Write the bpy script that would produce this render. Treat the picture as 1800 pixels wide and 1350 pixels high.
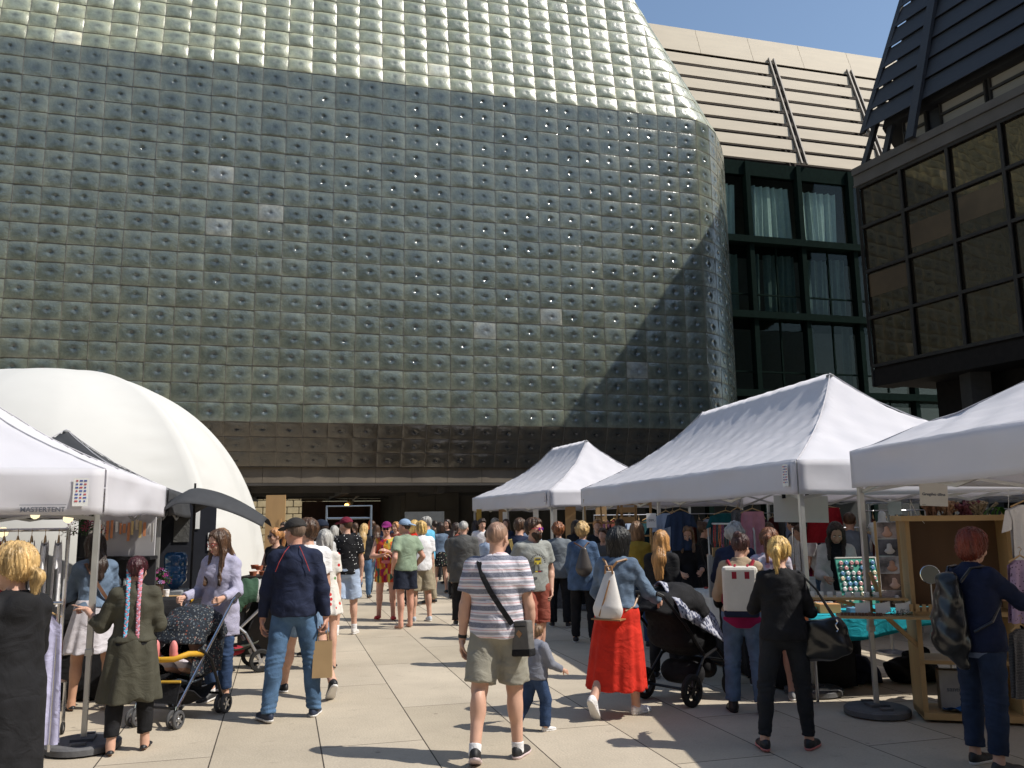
import bpy, math, random
import numpy as np
from mathutils import Vector, Matrix

for o in list(bpy.data.objects): bpy.data.objects.remove(o)
scene = bpy.context.scene
COL = scene.collection
random.seed(7); RNG = np.random.RandomState(7)
R = math.radians; PI = math.pi

# ------------------------------------------------------------------ camera, sky, sun, exposure
FPX = 1480.0; CAMH = 1.70; PITCH = math.atan((912-675)/FPX); ROLL = 0.0126
def cam_rows():
    cp, sp, cr, sr = math.cos(PITCH), math.sin(PITCH), math.cos(ROLL), math.sin(ROLL)
    right = Vector((1,0,0)); down = Vector((0,sp,-cp)); fwd = Vector((0,cp,sp))
    return cr*right+sr*down, -sr*right+cr*down, fwd
CR, CD, CF = cam_rows()
cam = bpy.data.cameras.new('camera'); camo = bpy.data.objects.new('camera', cam); COL.objects.link(camo)
cam.sensor_width = 36; cam.lens = 36*FPX/1800; cam.clip_end = 2000; cam.clip_start = 0.05
m = Matrix.Identity(4)
for r in range(3):
    m[r][0] = CR[r]; m[r][1] = -CD[r]; m[r][2] = -CF[r]
m[2][3] = CAMH
camo.matrix_world = m
scene.camera = camo

SUN_EL, SUN_AZ = R(49.5), R(12)      # azimuth measured from +X towards -Y
sun_dir = Vector((math.cos(SUN_EL)*math.cos(SUN_AZ), -math.cos(SUN_EL)*math.sin(SUN_AZ), math.sin(SUN_EL)))
w = bpy.data.worlds.new('World'); scene.world = w; w.use_nodes = True
nt = w.node_tree; bg = nt.nodes['Background']; sk = nt.nodes.new('ShaderNodeTexSky')
sk.sky_type = 'NISHITA'; sk.sun_disc = False; sk.sun_elevation = SUN_EL
sk.sun_rotation = math.atan2(sun_dir.x, sun_dir.y); sk.air_density = 1.25; sk.dust_density = .8; sk.ozone_density = 1.5
nt.links.new(sk.outputs[0], bg.inputs[0]); bg.inputs[1].default_value = 0.125
sl = bpy.data.lights.new('sun', 'SUN'); sl.energy = 4.6; sl.angle = R(0.5); sl.color = (1.0, 0.95, 0.86)
slo = bpy.data.objects.new('sun', sl); COL.objects.link(slo)
slo.rotation_euler = (-sun_dir).to_track_quat('-Z', 'Y').to_euler()
scene.view_settings.view_transform = 'Standard'; scene.view_settings.look = 'None'
scene.view_settings.exposure = 0.18; scene.view_settings.gamma = 1.0
scene.view_settings.use_curve_mapping = False

# ------------------------------------------------------------------ helpers
def unp(x, y):
    return (CR*((x-900)/FPX) + CD*((y-675)/FPX) + CF)
def G(x, y, z=0.0):                       # photo pixel -> point at height z
    d = unp(x, y); t = (z-CAMH)/d.z; return Vector((d.x*t, d.y*t, z))
def D(x, y, Y):                           # photo pixel -> point at depth Y
    d = unp(x, y); t = Y/d.y; return Vector((d.x*t, Y, CAMH+d.z*t))

class MB:
    """collects shapes into one mesh"""
    def __init__(s): s.v = []; s.f = []; s.mi = []; s.cur = 0
    def add(s, vs, fs):
        b = len(s.v); s.v += [tuple(v) for v in vs]; s.f += [tuple(i+b for i in f) for f in fs]; s.mi += [s.cur]*len(fs); return s
    def box(s, c, d, rz=0.0, M=None):
        x, y, z = d[0]/2, d[1]/2, d[2]/2
        vs = [Vector((sx*x, sy*y, sz*z)) for sz in (-1,1) for sy in (-1,1) for sx in (-1,1)]
        if M is None: M = Matrix.Rotation(rz, 3, 'Z')
        vs = [M @ v + Vector(c) for v in vs]
        return s.add(vs, [(0,2,3,1),(4,5,7,6),(0,1,5,4),(2,6,7,3),(0,4,6,2),(1,3,7,5)])
    def beam(s, a, b, w, h=None, up=(0,0,1)):
        a = Vector(a); b = Vector(b); d = b-a; L = d.length
        if L < 1e-6: return s
        z = d/L; x = Vector(up).cross(z)
        if x.length < 1e-3: x = Vector((1,0,0))
        x.normalize(); y = z.cross(x); M = Matrix((x,y,z)).transposed()
        return s.box((a+b)/2, (w, h or w, L), M=M)
    def tube(s, pts, r, n=10, caps=True, closed=False):
        pts = [Vector(p) for p in pts]; rs = r if isinstance(r, (list,tuple)) else [r]*len(pts)
        vs = []; ref = None
        for i, p in enumerate(pts):
            t = (pts[min(i+1,len(pts)-1)]-pts[max(i-1,0)])
            if t.length < 1e-9: t = Vector((0,0,1))
            t.normalize()
            if ref is None:
                ref = Vector((0,0,1)).cross(t)
                if ref.length < .05: ref = Vector((1,0,0)).cross(t)
            x = (ref - t*ref.dot(t)); x.normalize(); y = t.cross(x); ref = x
            for k in range(n):
                a = 2*PI*k/n; vs.append(p+(x*math.cos(a)+y*math.sin(a))*rs[i])
        fs = []
        for i in range(len(pts)-1):
            for k in range(n):
                fs.append((i*n+k, i*n+(k+1)%n, (i+1)*n+(k+1)%n, (i+1)*n+k))
        if caps:
            fs.append(tuple(range(n-1,-1,-1))); fs.append(tuple((len(pts)-1)*n+k for k in range(n)))
        return s.add(vs, fs)
    def lathe(s, c, prof, n=20, M=None, sx=1, sy=1):
        c = Vector(c); vs = []
        for (r, z) in prof:
            for k in range(n):
                a = 2*PI*k/n; v = Vector((r*math.cos(a)*sx, r*math.sin(a)*sy, z)); vs.append((M @ v if M else v)+c)
        fs = []
        for i in range(len(prof)-1):
            for k in range(n): fs.append((i*n+k, i*n+(k+1)%n, (i+1)*n+(k+1)%n, (i+1)*n+k))
        fs.append(tuple(range(n-1,-1,-1))); fs.append(tuple((len(prof)-1)*n+k for k in range(n)))
        return s.add(vs, fs)
    def grid(s, fn, nu, nv, flip=False):
        vs = [fn(i/nu, j/nv) for j in range(nv+1) for i in range(nu+1)]
        fs = []
        for j in range(nv):
            for i in range(nu):
                q = (j*(nu+1)+i, j*(nu+1)+i+1, (j+1)*(nu+1)+i+1, (j+1)*(nu+1)+i)
                fs.append(q[::-1] if flip else q)
        return s.add(vs, fs)
    def prism(s, poly, d):                # extrude polygon of 3d points by vector d
        n = len(poly); poly = [Vector(p) for p in poly]; d = Vector(d)
        return s.add(poly+[p+d for p in poly], [tuple(range(n-1,-1,-1)), tuple(range(n,2*n))]+[(i,(i+1)%n,n+(i+1)%n,n+i) for i in range(n)])
    def build(s, name, mats, parent=None, smooth=False, loc=None, rz=None, solid=0, bevel=0):
        me = bpy.data.meshes.new(name); me.from_pydata(s.v, [], s.f)
        mats = mats if isinstance(mats, (list,tuple)) else [mats]
        for mm in mats: me.materials.append(mm)
        if len(mats) > 1: me.polygons.foreach_set('material_index', s.mi)
        if smooth is True: me.polygons.foreach_set('use_smooth', [True]*len(me.polygons))
        me.update()
        o = bpy.data.objects.new(name, me); COL.objects.link(o)
        if smooth == 'auto':
            me.polygons.foreach_set('use_smooth', [True]*len(me.polygons)); me.set_sharp_from_angle(angle=R(35))
        if loc is not None: o.location = loc
        if rz is not None: o.rotation_euler.z = rz
        if parent is not None: o.parent = parent
        if bevel:
            b = o.modifiers.new('bevel','BEVEL'); b.width = bevel; b.segments = 2; b.limit_method = 'ANGLE'
        if solid:
            b = o.modifiers.new('solid','SOLIDIFY'); b.thickness = solid; b.offset = 0
        return o

def tag(o, label=None, cat=None, group=None, kind=None):
    if label: o['label'] = label
    if cat: o['category'] = cat
    if group: o['group'] = group
    if kind: o['kind'] = kind
    return o
def thing(name, label, cat, loc=(0,0,0), rz=0.0, group=None):
    o = bpy.data.objects.new(name, None); COL.objects.link(o); o.empty_display_size = .1
    o.location = loc; o.rotation_euler = (0,0,rz)
    return tag(o, label, cat, group)
def copy_tree(o, parent=None):
    c = o.copy(); COL.objects.link(c); c.parent = parent
    for ch in o.children: copy_tree(ch, c)
    return c

_M = {}
def srgb(c): return tuple(((x/255)/12.92 if x/255 <= .04045 else ((x/255+.055)/1.055)**2.4) for x in c)
def mat(key, col=(.5,.5,.5), rough=.7, metal=0.0, spec=.5, vary=.15, vscale=6.0, bump=0.0, bscale=60.0, coat=0.0, trans=0.0, col2=None, c2scale=None, stretch=None, sheen=0):
    if key in _M: return _M[key]
    mm = bpy.data.materials.new(key); mm.use_nodes = True; _M[key] = mm
    t = mm.node_tree; N = t.nodes; L = t.links; b = N['Principled BSDF']; out = N['Material Output']
    b.inputs['Roughness'].default_value = rough; b.inputs['Metallic'].default_value = metal
    b.inputs['Specular IOR Level'].default_value = spec; b.inputs['Coat Weight'].default_value = coat
    if sheen: b.inputs['Sheen Weight'].default_value = sheen
    tc = N.new('ShaderNodeTexCoord'); mp = N.new('ShaderNodeMapping'); L.new(tc.outputs['Object'], mp.inputs[0])
    if stretch: mp.inputs['Scale'].default_value = stretch
    nz = N.new('ShaderNodeTexNoise'); nz.inputs['Scale'].default_value = vscale; nz.inputs['Detail'].default_value = 6; L.new(mp.outputs[0], nz.inputs[0])
    rp = N.new('ShaderNodeMapRange'); rp.inputs[1].default_value = .3; rp.inputs[2].default_value = .7
    L.new(nz.outputs[0], rp.inputs[0])
    mx = N.new('ShaderNodeMix'); mx.data_type = 'RGBA'; L.new(rp.outputs[0], mx.inputs[0])
    c = tuple(col)+(1,); c2 = (tuple(col2)+(1,)) if col2 else tuple(min(1,x*(1+vary)) for x in col)+(1,)
    mx.inputs[6].default_value = c if col2 else tuple(x*(1-vary) for x in col)+(1,); mx.inputs[7].default_value = c2
    L.new(mx.outputs[2], b.inputs['Base Color'])
    if bump:
        n2 = N.new('ShaderNodeTexNoise'); n2.inputs['Scale'].default_value = bscale; n2.inputs['Detail'].default_value = 4; L.new(mp.outputs[0], n2.inputs[0])
        bp = N.new('ShaderNodeBump'); bp.inputs['Strength'].default_value = bump; bp.inputs['Distance'].default_value = .01
        L.new(n2.outputs[0], bp.inputs['Height']); L.new(bp.outputs[0], b.inputs['Normal'])
    if trans:
        tr = N.new('ShaderNodeBsdfTranslucent'); L.new(mx.outputs[2], tr.inputs[0]); ms = N.new('ShaderNodeMixShader'); ms.inputs[0].default_value = trans
        L.new(b.outputs[0], ms.inputs[1]); L.new(tr.outputs[0], ms.inputs[2]); L.new(ms.outputs[0], out.inputs[0])
    return mm

def pane_mat(key, tint=(.55,.68,.62), gl=.25, dirty=.0):
    """window glass: tinted transparency plus fresnel mirror"""
    if key in _M: return _M[key]
    mm = bpy.data.materials.new(key); mm.use_nodes = True; _M[key] = mm
    t = mm.node_tree; N = t.nodes; L = t.links; N.remove(N['Principled BSDF']); out = N['Material Output']
    tr = N.new('ShaderNodeBsdfTransparent'); tr.inputs[0].default_value = tint+(1,)
    g = N.new('ShaderNodeBsdfGlossy'); g.inputs['Roughness'].default_value = .02; g.inputs[0].default_value = (.9,.95,.92,1)
    fr = N.new('ShaderNodeLayerWeight'); pw = N.new('ShaderNodeMath'); pw.operation = 'POWER'; L.new(fr.outputs['Facing'], pw.inputs[0]); pw.inputs[1].default_value = 4
    ad = N.new('ShaderNodeMath'); ad.operation = 'ADD'; ad.inputs[1].default_value = gl+.05; ad.use_clamp = True; L.new(pw.outputs[0], ad.inputs[0])
    ms = N.new('ShaderNodeMixShader'); L.new(ad.outputs[0], ms.inputs[0]); L.new(tr.outputs[0], ms.inputs[1]); L.new(g.outputs[0], ms.inputs[2])
    tc = N.new('ShaderNodeTexCoord'); nz = N.new('ShaderNodeTexNoise'); nz.inputs['Scale'].default_value = .9; L.new(tc.outputs['Object'], nz.inputs[0])
    bp = N.new('ShaderNodeBump'); bp.inputs['Strength'].default_value = .25; bp.inputs['Distance'].default_value = .02; L.new(nz.outputs[0], bp.inputs['Height']); L.new(bp.outputs[0], g.inputs['Normal'])
    L.new(ms.outputs[0], out.inputs[0]); return mm

_TXT = {}
def text_obj(s, size, material, parent, loc, M3=None, rot=None, name='lettering', align='CENTER', bold=0.0, extr=.0008):
    cu = bpy.data.curves.new(name, 'FONT'); cu.body = s; cu.size = size; cu.align_x = align; cu.align_y = 'CENTER'; cu.extrude = extr; cu.offset = bold
    tmp = bpy.data.objects.new('tmp', cu); COL.objects.link(tmp)
    dg = bpy.context.evaluated_depsgraph_get(); me = bpy.data.meshes.new_from_object(tmp.evaluated_get(dg))
    bpy.data.objects.remove(tmp); me.materials.clear(); me.materials.append(material)
    o = bpy.data.objects.new(name, me); COL.objects.link(o)
    mw = (M3.to_4x4() if M3 else Matrix.Identity(4)); mw.translation = Vector(loc)
    if rot: mw = Matrix.Translation(Vector(loc)) @ (Matrix.Rotation(rot[2],4,'Z') @ Matrix.Rotation(rot[1],4,'Y') @ Matrix.Rotation(rot[0],4,'X'))
    if parent: o.parent = parent
    o.matrix_local = mw
    return o
# ------------------------------------------------------------------ axes of the square
AZ = 0.264673
U3 = Vector((math.cos(AZ), math.sin(AZ), 0)); N3 = Vector((-math.sin(AZ), math.cos(AZ), 0)); Z3 = Vector((0,0,1))
def Q(U, c, z): return U3*U + N3*c + Z3*z

# ------------------------------------------------------------------ ground
def ground_mat():
    mm = bpy.data.materials.new('stone paving'); mm.use_nodes = True
    t = mm.node_tree; N = t.nodes; L = t.links; b = N['Principled BSDF']
    tc = N.new('ShaderNodeTexCoord'); mp = N.new('ShaderNodeMapping'); mp.vector_type = 'POINT'
    L.new(tc.outputs['Object'], mp.inputs[0])
    br = N.new('ShaderNodeTexBrick'); br.offset = .5; br.inputs['Scale'].default_value = 1
    br.inputs['Brick Width'].default_value = 2.4; br.inputs['Row Height'].default_value = .785; br.inputs['Mortar Size'].default_value = .006; br.inputs['Mortar Smooth'].default_value = .35
    br.inputs['Color1'].default_value = (.0,.0,.0,1); br.inputs['Color2'].default_value = (1,1,1,1); br.inputs['Mortar'].default_value = (.5,.5,.5,1)
    # brick x runs along N3, y along U3
    mp.inputs['Rotation'].default_value = (0, 0, -(AZ+PI/2)); mp.inputs['Location'].default_value = (0.3, .33, 0)
    L.new(mp.outputs[0], br.inputs['Vector'])
    n1 = N.new('ShaderNodeTexNoise'); n1.inputs['Scale'].default_value = .7; n1.inputs['Detail'].default_value = 8; n1.inputs['Roughness'].default_value = .65; L.new(tc.outputs['Object'], n1.inputs[0])
    n2 = N.new('ShaderNodeTexNoise'); n2.inputs['Scale'].default_value = 55; n2.inputs['Detail'].default_value = 5; L.new(tc.outputs['Object'], n2.inputs[0])
    n3 = N.new('ShaderNodeTexNoise'); n3.inputs['Scale'].default_value = 4.5; n3.inputs['Detail'].default_value = 9; n3.inputs['Roughness'].default_value = .75; L.new(tc.outputs['Object'], n3.inputs[0])
    base = N.new('ShaderNodeMix'); base.data_type = 'RGBA'; base.inputs[6].default_value = (.42,.36,.275,1); base.inputs[7].default_value = (.49,.425,.335,1); L.new(br.outputs['Color'], base.inputs[0])
    def mul(a, fac_out, lo, hi, f0=.3, f1=.7):
        mr = N.new('ShaderNodeMapRange'); mr.inputs[1].default_value = f0; mr.inputs[2].default_value = f1; mr.inputs[3].default_value = lo; mr.inputs[4].default_value = hi; L.new(fac_out, mr.inputs[0])
        x = N.new('ShaderNodeMix'); x.data_type = 'RGBA'; x.blend_type = 'MULTIPLY'; x.inputs[0].default_value = 1
        L.new(a, x.inputs[6]); L.new(mr.outputs[0], x.inputs[7]); return x.outputs[2]
    c = mul(base.outputs[2], n1.outputs[0], .82, 1.12)
    c = mul(c, n2.outputs[0], .93, 1.06)
    c = mul(c, n3.outputs[0], .72, 1.0, .28, .42)       # stains
    vo = N.new('ShaderNodeTexVoronoi'); vo.inputs['Scale'].default_value = 1.9; L.new(tc.outputs['Object'], vo.inputs[0]); c = mul(c, vo.outputs['Distance'], .62, 1.0, .030, .050)
    vo2 = N.new('ShaderNodeTexVoronoi'); vo2.inputs['Scale'].default_value = 4.3; L.new(tc.outputs['Object'], vo2.inputs[0]); c = mul(c, vo2.outputs['Distance'], .78, 1.0, .02, .06)
    j = N.new('ShaderNodeMix'); j.data_type = 'RGBA'; L.new(br.outputs['Fac'], j.inputs[0]); L.new(c, j.inputs[6]); j.inputs[7].default_value = (.055,.045,.035,1)
    L.new(j.outputs[2], b.inputs['Base Color']); b.inputs['Roughness'].default_value = .75; b.inputs['Specular IOR Level'].default_value = .3
    mth = N.new('ShaderNodeMath'); mth.operation = 'SUBTRACT'; L.new(n2.outputs[0], mth.inputs[0]); L.new(br.outputs['Fac'], mth.inputs[1])
    bp = N.new('ShaderNodeBump'); bp.inputs['Strength'].default_value = .35; bp.inputs['Distance'].default_value = .012; L.new(mth.outputs[0], bp.inputs['Height']); L.new(bp.outputs[0], b.inputs['Normal'])
    return mm
g = MB(); g.add([(-300,-300,0),(300,-300,0),(300,300,0),(-300,300,0)], [(0,1,2,3)])
tag(g.build('ground', ground_mat()), kind='structure')

# ------------------------------------------------------------------ glass block building
def glass_mat():
    mm = bpy.data.materials.new('moulded glass block'); mm.use_nodes = True
    t = mm.node_tree; N = t.nodes; L = t.links; b = N['Principled BSDF']
    at = N.new('ShaderNodeAttribute'); at.attribute_name = 'blk'
    tc = N.new('ShaderNodeTexCoord')
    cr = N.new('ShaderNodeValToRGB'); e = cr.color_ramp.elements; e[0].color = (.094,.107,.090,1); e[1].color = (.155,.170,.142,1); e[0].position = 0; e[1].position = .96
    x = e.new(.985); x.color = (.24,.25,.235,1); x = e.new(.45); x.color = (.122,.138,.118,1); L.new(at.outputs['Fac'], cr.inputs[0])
    nz = N.new('ShaderNodeTexNoise'); nz.inputs['Scale'].default_value = 3.0; nz.inputs['Detail'].default_value = 7; nz.inputs['Roughness'].default_value = .65; nz.inputs['Distortion'].default_value = .6; L.new(tc.outputs['Object'], nz.inputs[0])
    mr = N.new('ShaderNodeMapRange'); mr.inputs[1].default_value = .3; mr.inputs[2].default_value = .7; mr.inputs[3].default_value = .65; mr.inputs[4].default_value = 1.25; L.new(nz.outputs[0], mr.inputs[0])
    mu = N.new('ShaderNodeMix'); mu.data_type = 'RGBA'; mu.blend_type = 'MULTIPLY'; mu.inputs[0].default_value = 1; lo = N.new('ShaderNodeAttribute'); lo.attribute_name = 'lower'; lm = N.new('ShaderNodeMix'); lm.data_type = 'RGBA'; L.new(lo.outputs['Fac'], lm.inputs[0]); L.new(cr.outputs[0], lm.inputs[6]); lm.inputs[7].default_value = (.06,.05,.038,1); L.new(lm.outputs[2], mu.inputs[6]); L.new(mr.outputs[0], mu.inputs[7])  # lower rows: base colour darkened and browned to paint in the underside's shade
    # moulded lens: the glass is thinner and darker in the middle of each block, whiter towards its rim
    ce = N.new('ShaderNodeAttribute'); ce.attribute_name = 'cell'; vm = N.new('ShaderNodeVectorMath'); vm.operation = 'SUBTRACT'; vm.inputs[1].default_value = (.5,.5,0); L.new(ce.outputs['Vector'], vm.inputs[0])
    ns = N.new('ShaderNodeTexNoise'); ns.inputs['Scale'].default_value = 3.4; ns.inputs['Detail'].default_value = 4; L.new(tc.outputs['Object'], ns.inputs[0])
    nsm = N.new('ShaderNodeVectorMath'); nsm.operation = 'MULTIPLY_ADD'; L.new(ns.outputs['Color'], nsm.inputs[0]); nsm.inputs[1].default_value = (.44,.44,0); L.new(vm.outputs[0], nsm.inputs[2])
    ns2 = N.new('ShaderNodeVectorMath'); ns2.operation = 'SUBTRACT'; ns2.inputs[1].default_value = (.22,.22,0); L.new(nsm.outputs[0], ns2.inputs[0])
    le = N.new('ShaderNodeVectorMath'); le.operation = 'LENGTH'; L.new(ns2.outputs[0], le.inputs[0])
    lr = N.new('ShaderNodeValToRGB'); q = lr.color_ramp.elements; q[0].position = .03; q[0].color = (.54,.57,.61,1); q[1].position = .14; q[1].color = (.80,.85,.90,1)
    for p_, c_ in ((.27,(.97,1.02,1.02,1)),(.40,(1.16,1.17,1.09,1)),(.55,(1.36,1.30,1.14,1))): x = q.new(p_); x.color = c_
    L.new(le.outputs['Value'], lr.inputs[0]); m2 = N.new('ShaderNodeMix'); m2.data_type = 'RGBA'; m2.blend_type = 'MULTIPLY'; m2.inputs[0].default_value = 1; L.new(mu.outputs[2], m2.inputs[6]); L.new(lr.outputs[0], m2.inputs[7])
    ua = N.new('ShaderNodeAttribute'); ua.attribute_name = 'upper'; um = N.new('ShaderNodeMix'); um.data_type = 'RGBA'; um.blend_type = 'MULTIPLY'; L.new(ua.outputs['Fac'], um.inputs[0]); L.new(m2.outputs[2], um.inputs[6]); um.inputs[7].default_value = (2.2,2.08,1.80,1)  # upper rows: sunlit brightness and warm glint multiplied into the base colour
    L.new(um.outputs[2], b.inputs['Base Color'])
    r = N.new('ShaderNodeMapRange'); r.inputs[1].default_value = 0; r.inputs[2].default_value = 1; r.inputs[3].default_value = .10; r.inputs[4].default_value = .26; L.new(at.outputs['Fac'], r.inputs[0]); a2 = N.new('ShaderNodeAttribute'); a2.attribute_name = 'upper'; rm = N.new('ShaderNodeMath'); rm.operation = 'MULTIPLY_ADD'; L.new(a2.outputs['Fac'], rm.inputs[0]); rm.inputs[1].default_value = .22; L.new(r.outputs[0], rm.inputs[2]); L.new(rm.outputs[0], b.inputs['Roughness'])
    b.inputs['Specular IOR Level'].default_value = .8; b.inputs['IOR'].default_value = 1.6
    n2 = N.new('ShaderNodeTexNoise'); n2.inputs['Scale'].default_value = 9; n2.inputs['Detail'].default_value = 5; n2.inputs['Distortion'].default_value = 1.0; L.new(tc.outputs['Object'], n2.inputs[0])
    bp = N.new('ShaderNodeBump'); bp.inputs['Strength'].default_value = .22; bp.inputs['Distance'].default_value = .05; L.new(n2.outputs[0], bp.inputs['Height']); L.new(bp.outputs[0], b.inputs['Normal'])
    return mm
C0 = 27.5646; U14 = 2.935; ZK = 15.1178+CAMH          # kink of the facade
LUP, RUP = R(11.3), .545; LLO, RLO = R(21.45), .4918
NUP, NMID, NLO = 20, 20, 3
S_END = 29; NARC = 5; RAD = 1.3; PANG = [R(q) for q in (24,42,50,54,56)]
def prof(v):     # v: row coordinate (0 at the kink, positive downwards) -> offset back, z, hip, lean
    if v <= 0: h = -v*RUP; return h*math.sin(LUP), ZK+h*math.cos(LUP), h*.37, -LUP
    if v <= NMID: return 0.0, ZK-v*.6, 0.0, 0.0
    h = (v-NMID)*RLO; return h*math.sin(LLO), ZK-NMID*.6-h*math.cos(LLO), 0.0, LLO
def facade(s, v):
    off, z, hip, ln = prof(v); rad = max(.35, RAD-hip*.22)
    ub = U14+.8*(S_END-14)-hip
    if s <= S_END:
        U = U14+.8*(s-14)
        if U > ub: U = ub
        P = Q(U, C0+off, z); n = -N3
    else:
        wc = .8*(1-min(.92, (hip/.37)/8.0)) if v < 0 else .8
        k = min(s-S_END, NARC); kr = max(0, s-S_END-NARC)
        dx = dc = 0.0; ang_ = PANG[0]
        for i_, a_ in enumerate(PANG):
            q_ = max(0.0, min(1.0, k-i_)); dx += math.cos(a_)*wc*q_; dc += math.sin(a_)*wc*q_
            if q_ > 0: ang_ = a_
        P = Q(ub+dx-.05*kr, C0+off+dc+.8*kr, z)
        n = (-N3*math.cos(ang_)+U3*math.sin(ang_)) if s <= S_END+NARC else U3
    n = n*math.cos(ln)+Z3*(-math.sin(ln) if ln > 0 else -math.sin(ln))
    return P, n
def glass_facade():
    ts = [0,.03,.09,.2,.32,.40,.45,.48,.52,.55,.60,.68,.80,.91,.97,1]; n = len(ts)
    V = []; F = []; UVS = []; A = []; UPV = []; LOV = []
    rows = [(-k-1, -k) for k in range(NUP)]+[(k, k+1) for k in range(NMID+NLO)]
    cols = [(s, s+1) for s in range(-14, S_END+NARC+8)]
    rr = np.random.RandomState(3)
    special = {(7,6):.99,(9,8):.995,(7,9):.985,(13,-2):.99,(16,-2):.985,(18,14):.99,(21,13):.985,(25,16):.985,(1,-1):.99}
    for (v0, v1) in rows:
        for (s0, s1) in cols:
            Pa, _ = facade(s0, v0); Pb, _ = facade(s1, v0); Pc, _ = facade(s0, v1); Pd, _ = facade(s1, v1)
            if max((Pa-Pb).length, (Pc-Pd).length) < .03: continue
            nn = (facade((s0+s1)/2, (v0+v1)/2)[1]).normalized()
            amp = (.060 if v0 < 0 else .024)*rr.uniform(.6,1.3); dx, dy = rr.uniform(-.12,.12,2); dd = rr.uniform(.35,1.35); tw = rr.uniform(-.009,.009,4)
            if s0 >= S_END: amp *= .5
            amp *= min(1, (Pa-Pb).length/.8+.15) if s0 < S_END else 1; dd = dd if (Pa-Pb).length > .5 else 0
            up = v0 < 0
            b = len(V); blk = min(.93, rr.beta(4,4.6))
            blk = special.get((s0, v0), blk)
            for j, tv in enumerate(ts):
                for i, tu in enumerate(ts):
                    P = Pa.lerp(Pb, tu).lerp(Pc.lerp(Pd, tu), tv)
                    ex, ey = 2*tu-1, 2*tv-1
                    h = amp*(1-abs(ex)**3.2)*(1-abs(ey)**3.2)
                    rho = ((ex-dx)**2*1.6+(ey-dy)**2)
                    h -= (.004 if up else .032)*dd*math.exp(-rho/.032); h += .008*dd*math.exp(-((rho**.5-.42)/.12)**2)
                    h += (tw[0]*(1-tu)*(1-tv)+tw[1]*tu*(1-tv)+tw[2]*(1-tu)*tv+tw[3]*tu*tv)
                    if i in (0,n-1) or j in (0,n-1): h = 0.0
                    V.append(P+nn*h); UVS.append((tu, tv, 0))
            for j in range(n-1):
                for i in range(n-1):
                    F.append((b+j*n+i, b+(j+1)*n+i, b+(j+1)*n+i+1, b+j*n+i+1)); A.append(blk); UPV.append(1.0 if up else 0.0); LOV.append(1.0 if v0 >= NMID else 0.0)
    me = bpy.data.meshes.new('glass_block_cladding'); me.from_pydata([tuple(v) for v in V], [], F)
    at = me.attributes.new('blk', 'FLOAT', 'FACE'); at.data.foreach_set('value', A); a2 = me.attributes.new('upper', 'FLOAT', 'FACE'); a2.data.foreach_set('value', UPV)
    uvn = me.attributes.new('cell', 'FLOAT_VECTOR', 'POINT'); uvn.data.foreach_set('vector', np.array(UVS, np.float32).ravel())
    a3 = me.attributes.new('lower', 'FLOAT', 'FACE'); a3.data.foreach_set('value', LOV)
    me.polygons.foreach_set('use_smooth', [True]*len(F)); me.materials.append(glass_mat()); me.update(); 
    o = bpy.data.objects.new('glass_block_cladding', me); COL.objects.link(o); return o
hall = thing('glass_block_building', 'huge building clad in bulging grey-green square glass blocks, overhanging the square', 'building', Q(8,C0,0))
def under(o, root):
    o.parent = root; o.matrix_parent_inverse = root.matrix_world.inverted() if root.type != 'EMPTY' else Matrix.Translation(-root.location) if abs(root.rotation_euler.z) < 1e-6 else (Matrix.Translation(root.location) @ Matrix.Rotation(root.rotation_euler.z,4,'Z')).inverted()
    return o
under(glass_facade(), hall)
# joints between the blocks: thin metal glazing strips
jm = mat('glazing strip', (.20,.18,.15), .5, .4, vary=.3); jd = mat('dark glazing strip', (.07,.055,.04), .6, .2, vary=.3)
J = MB()
def strip(pts, wd=.013):
    for a, b in zip(pts[:-1], pts[1:]):
        if (a-b).length > .04: J.beam(a, b, wd, .016)
vr = list(range(-NUP, NMID+NLO+1))
for s in range(-14, S_END+NARC+9):
    pts = []
    for v in vr:
        P, n = facade(s, v)
        if s <= S_END and s > 20 and v < 0 and U14+.8*(s-14) > U14+.8*(S_END-14)-prof(v)[2]+.02: continue
        pts.append(P+n*.0)
    strip(pts)
under(J.build('glazing_strip', jm), hall); J = MB()
for v in vr:
    strip([facade(s, v)[0] for s in range(-14, S_END+1)], .020); strip([facade(S_END+k*.5, v)[0] for k in range(0, 2*(NARC+8)+1)], .014)
under(J.build('horizontal_glazing_strip', jd), hall)
# fascia, soffit, core
conc = mat('brown concrete', (.15,.125,.095), .85, vary=.2, vscale=1.5, bump=.3, bscale=20)
dark = mat('dark cladding', (.05,.045,.04), .6, vary=.2, vscale=2)
zb = prof(NMID+NLO)[1]; ob = prof(NMID+NLO)[0]; UE = U14+.8*15
F_ = MB(); 
for k in range(-14, 15):
    F_.box(Q(UE-1.2-1.2*k-.6, C0+ob+.25, zb-.26), (1.19,.3,.5), AZ)
under(F_.build('fascia', conc), hall)
F_ = MB(); F_.box(Q(-4, C0+ob+.1+6.4, zb-.56), (35,12.8,.08), AZ)
under(F_.build('soffit', dark), hall)
F_ = MB()      # beams across the soffit
for k in range(8): F_.box(Q(-14+k*3.2, C0+ob+.5+5.5, zb-.72), (.25,11,.24), AZ)
for k in range(3): F_.box(Q(-4, C0+1.6+k*4, zb-.70), (34,.2,.2), AZ)
under(F_.build('soffit_beam', dark), hall)
F_ = MB(); F_.box(Q(-4, C0+9.0, zb+8.6), (33.5,12,17.5), AZ)
under(F_.build('core', dark), hall)
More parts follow.
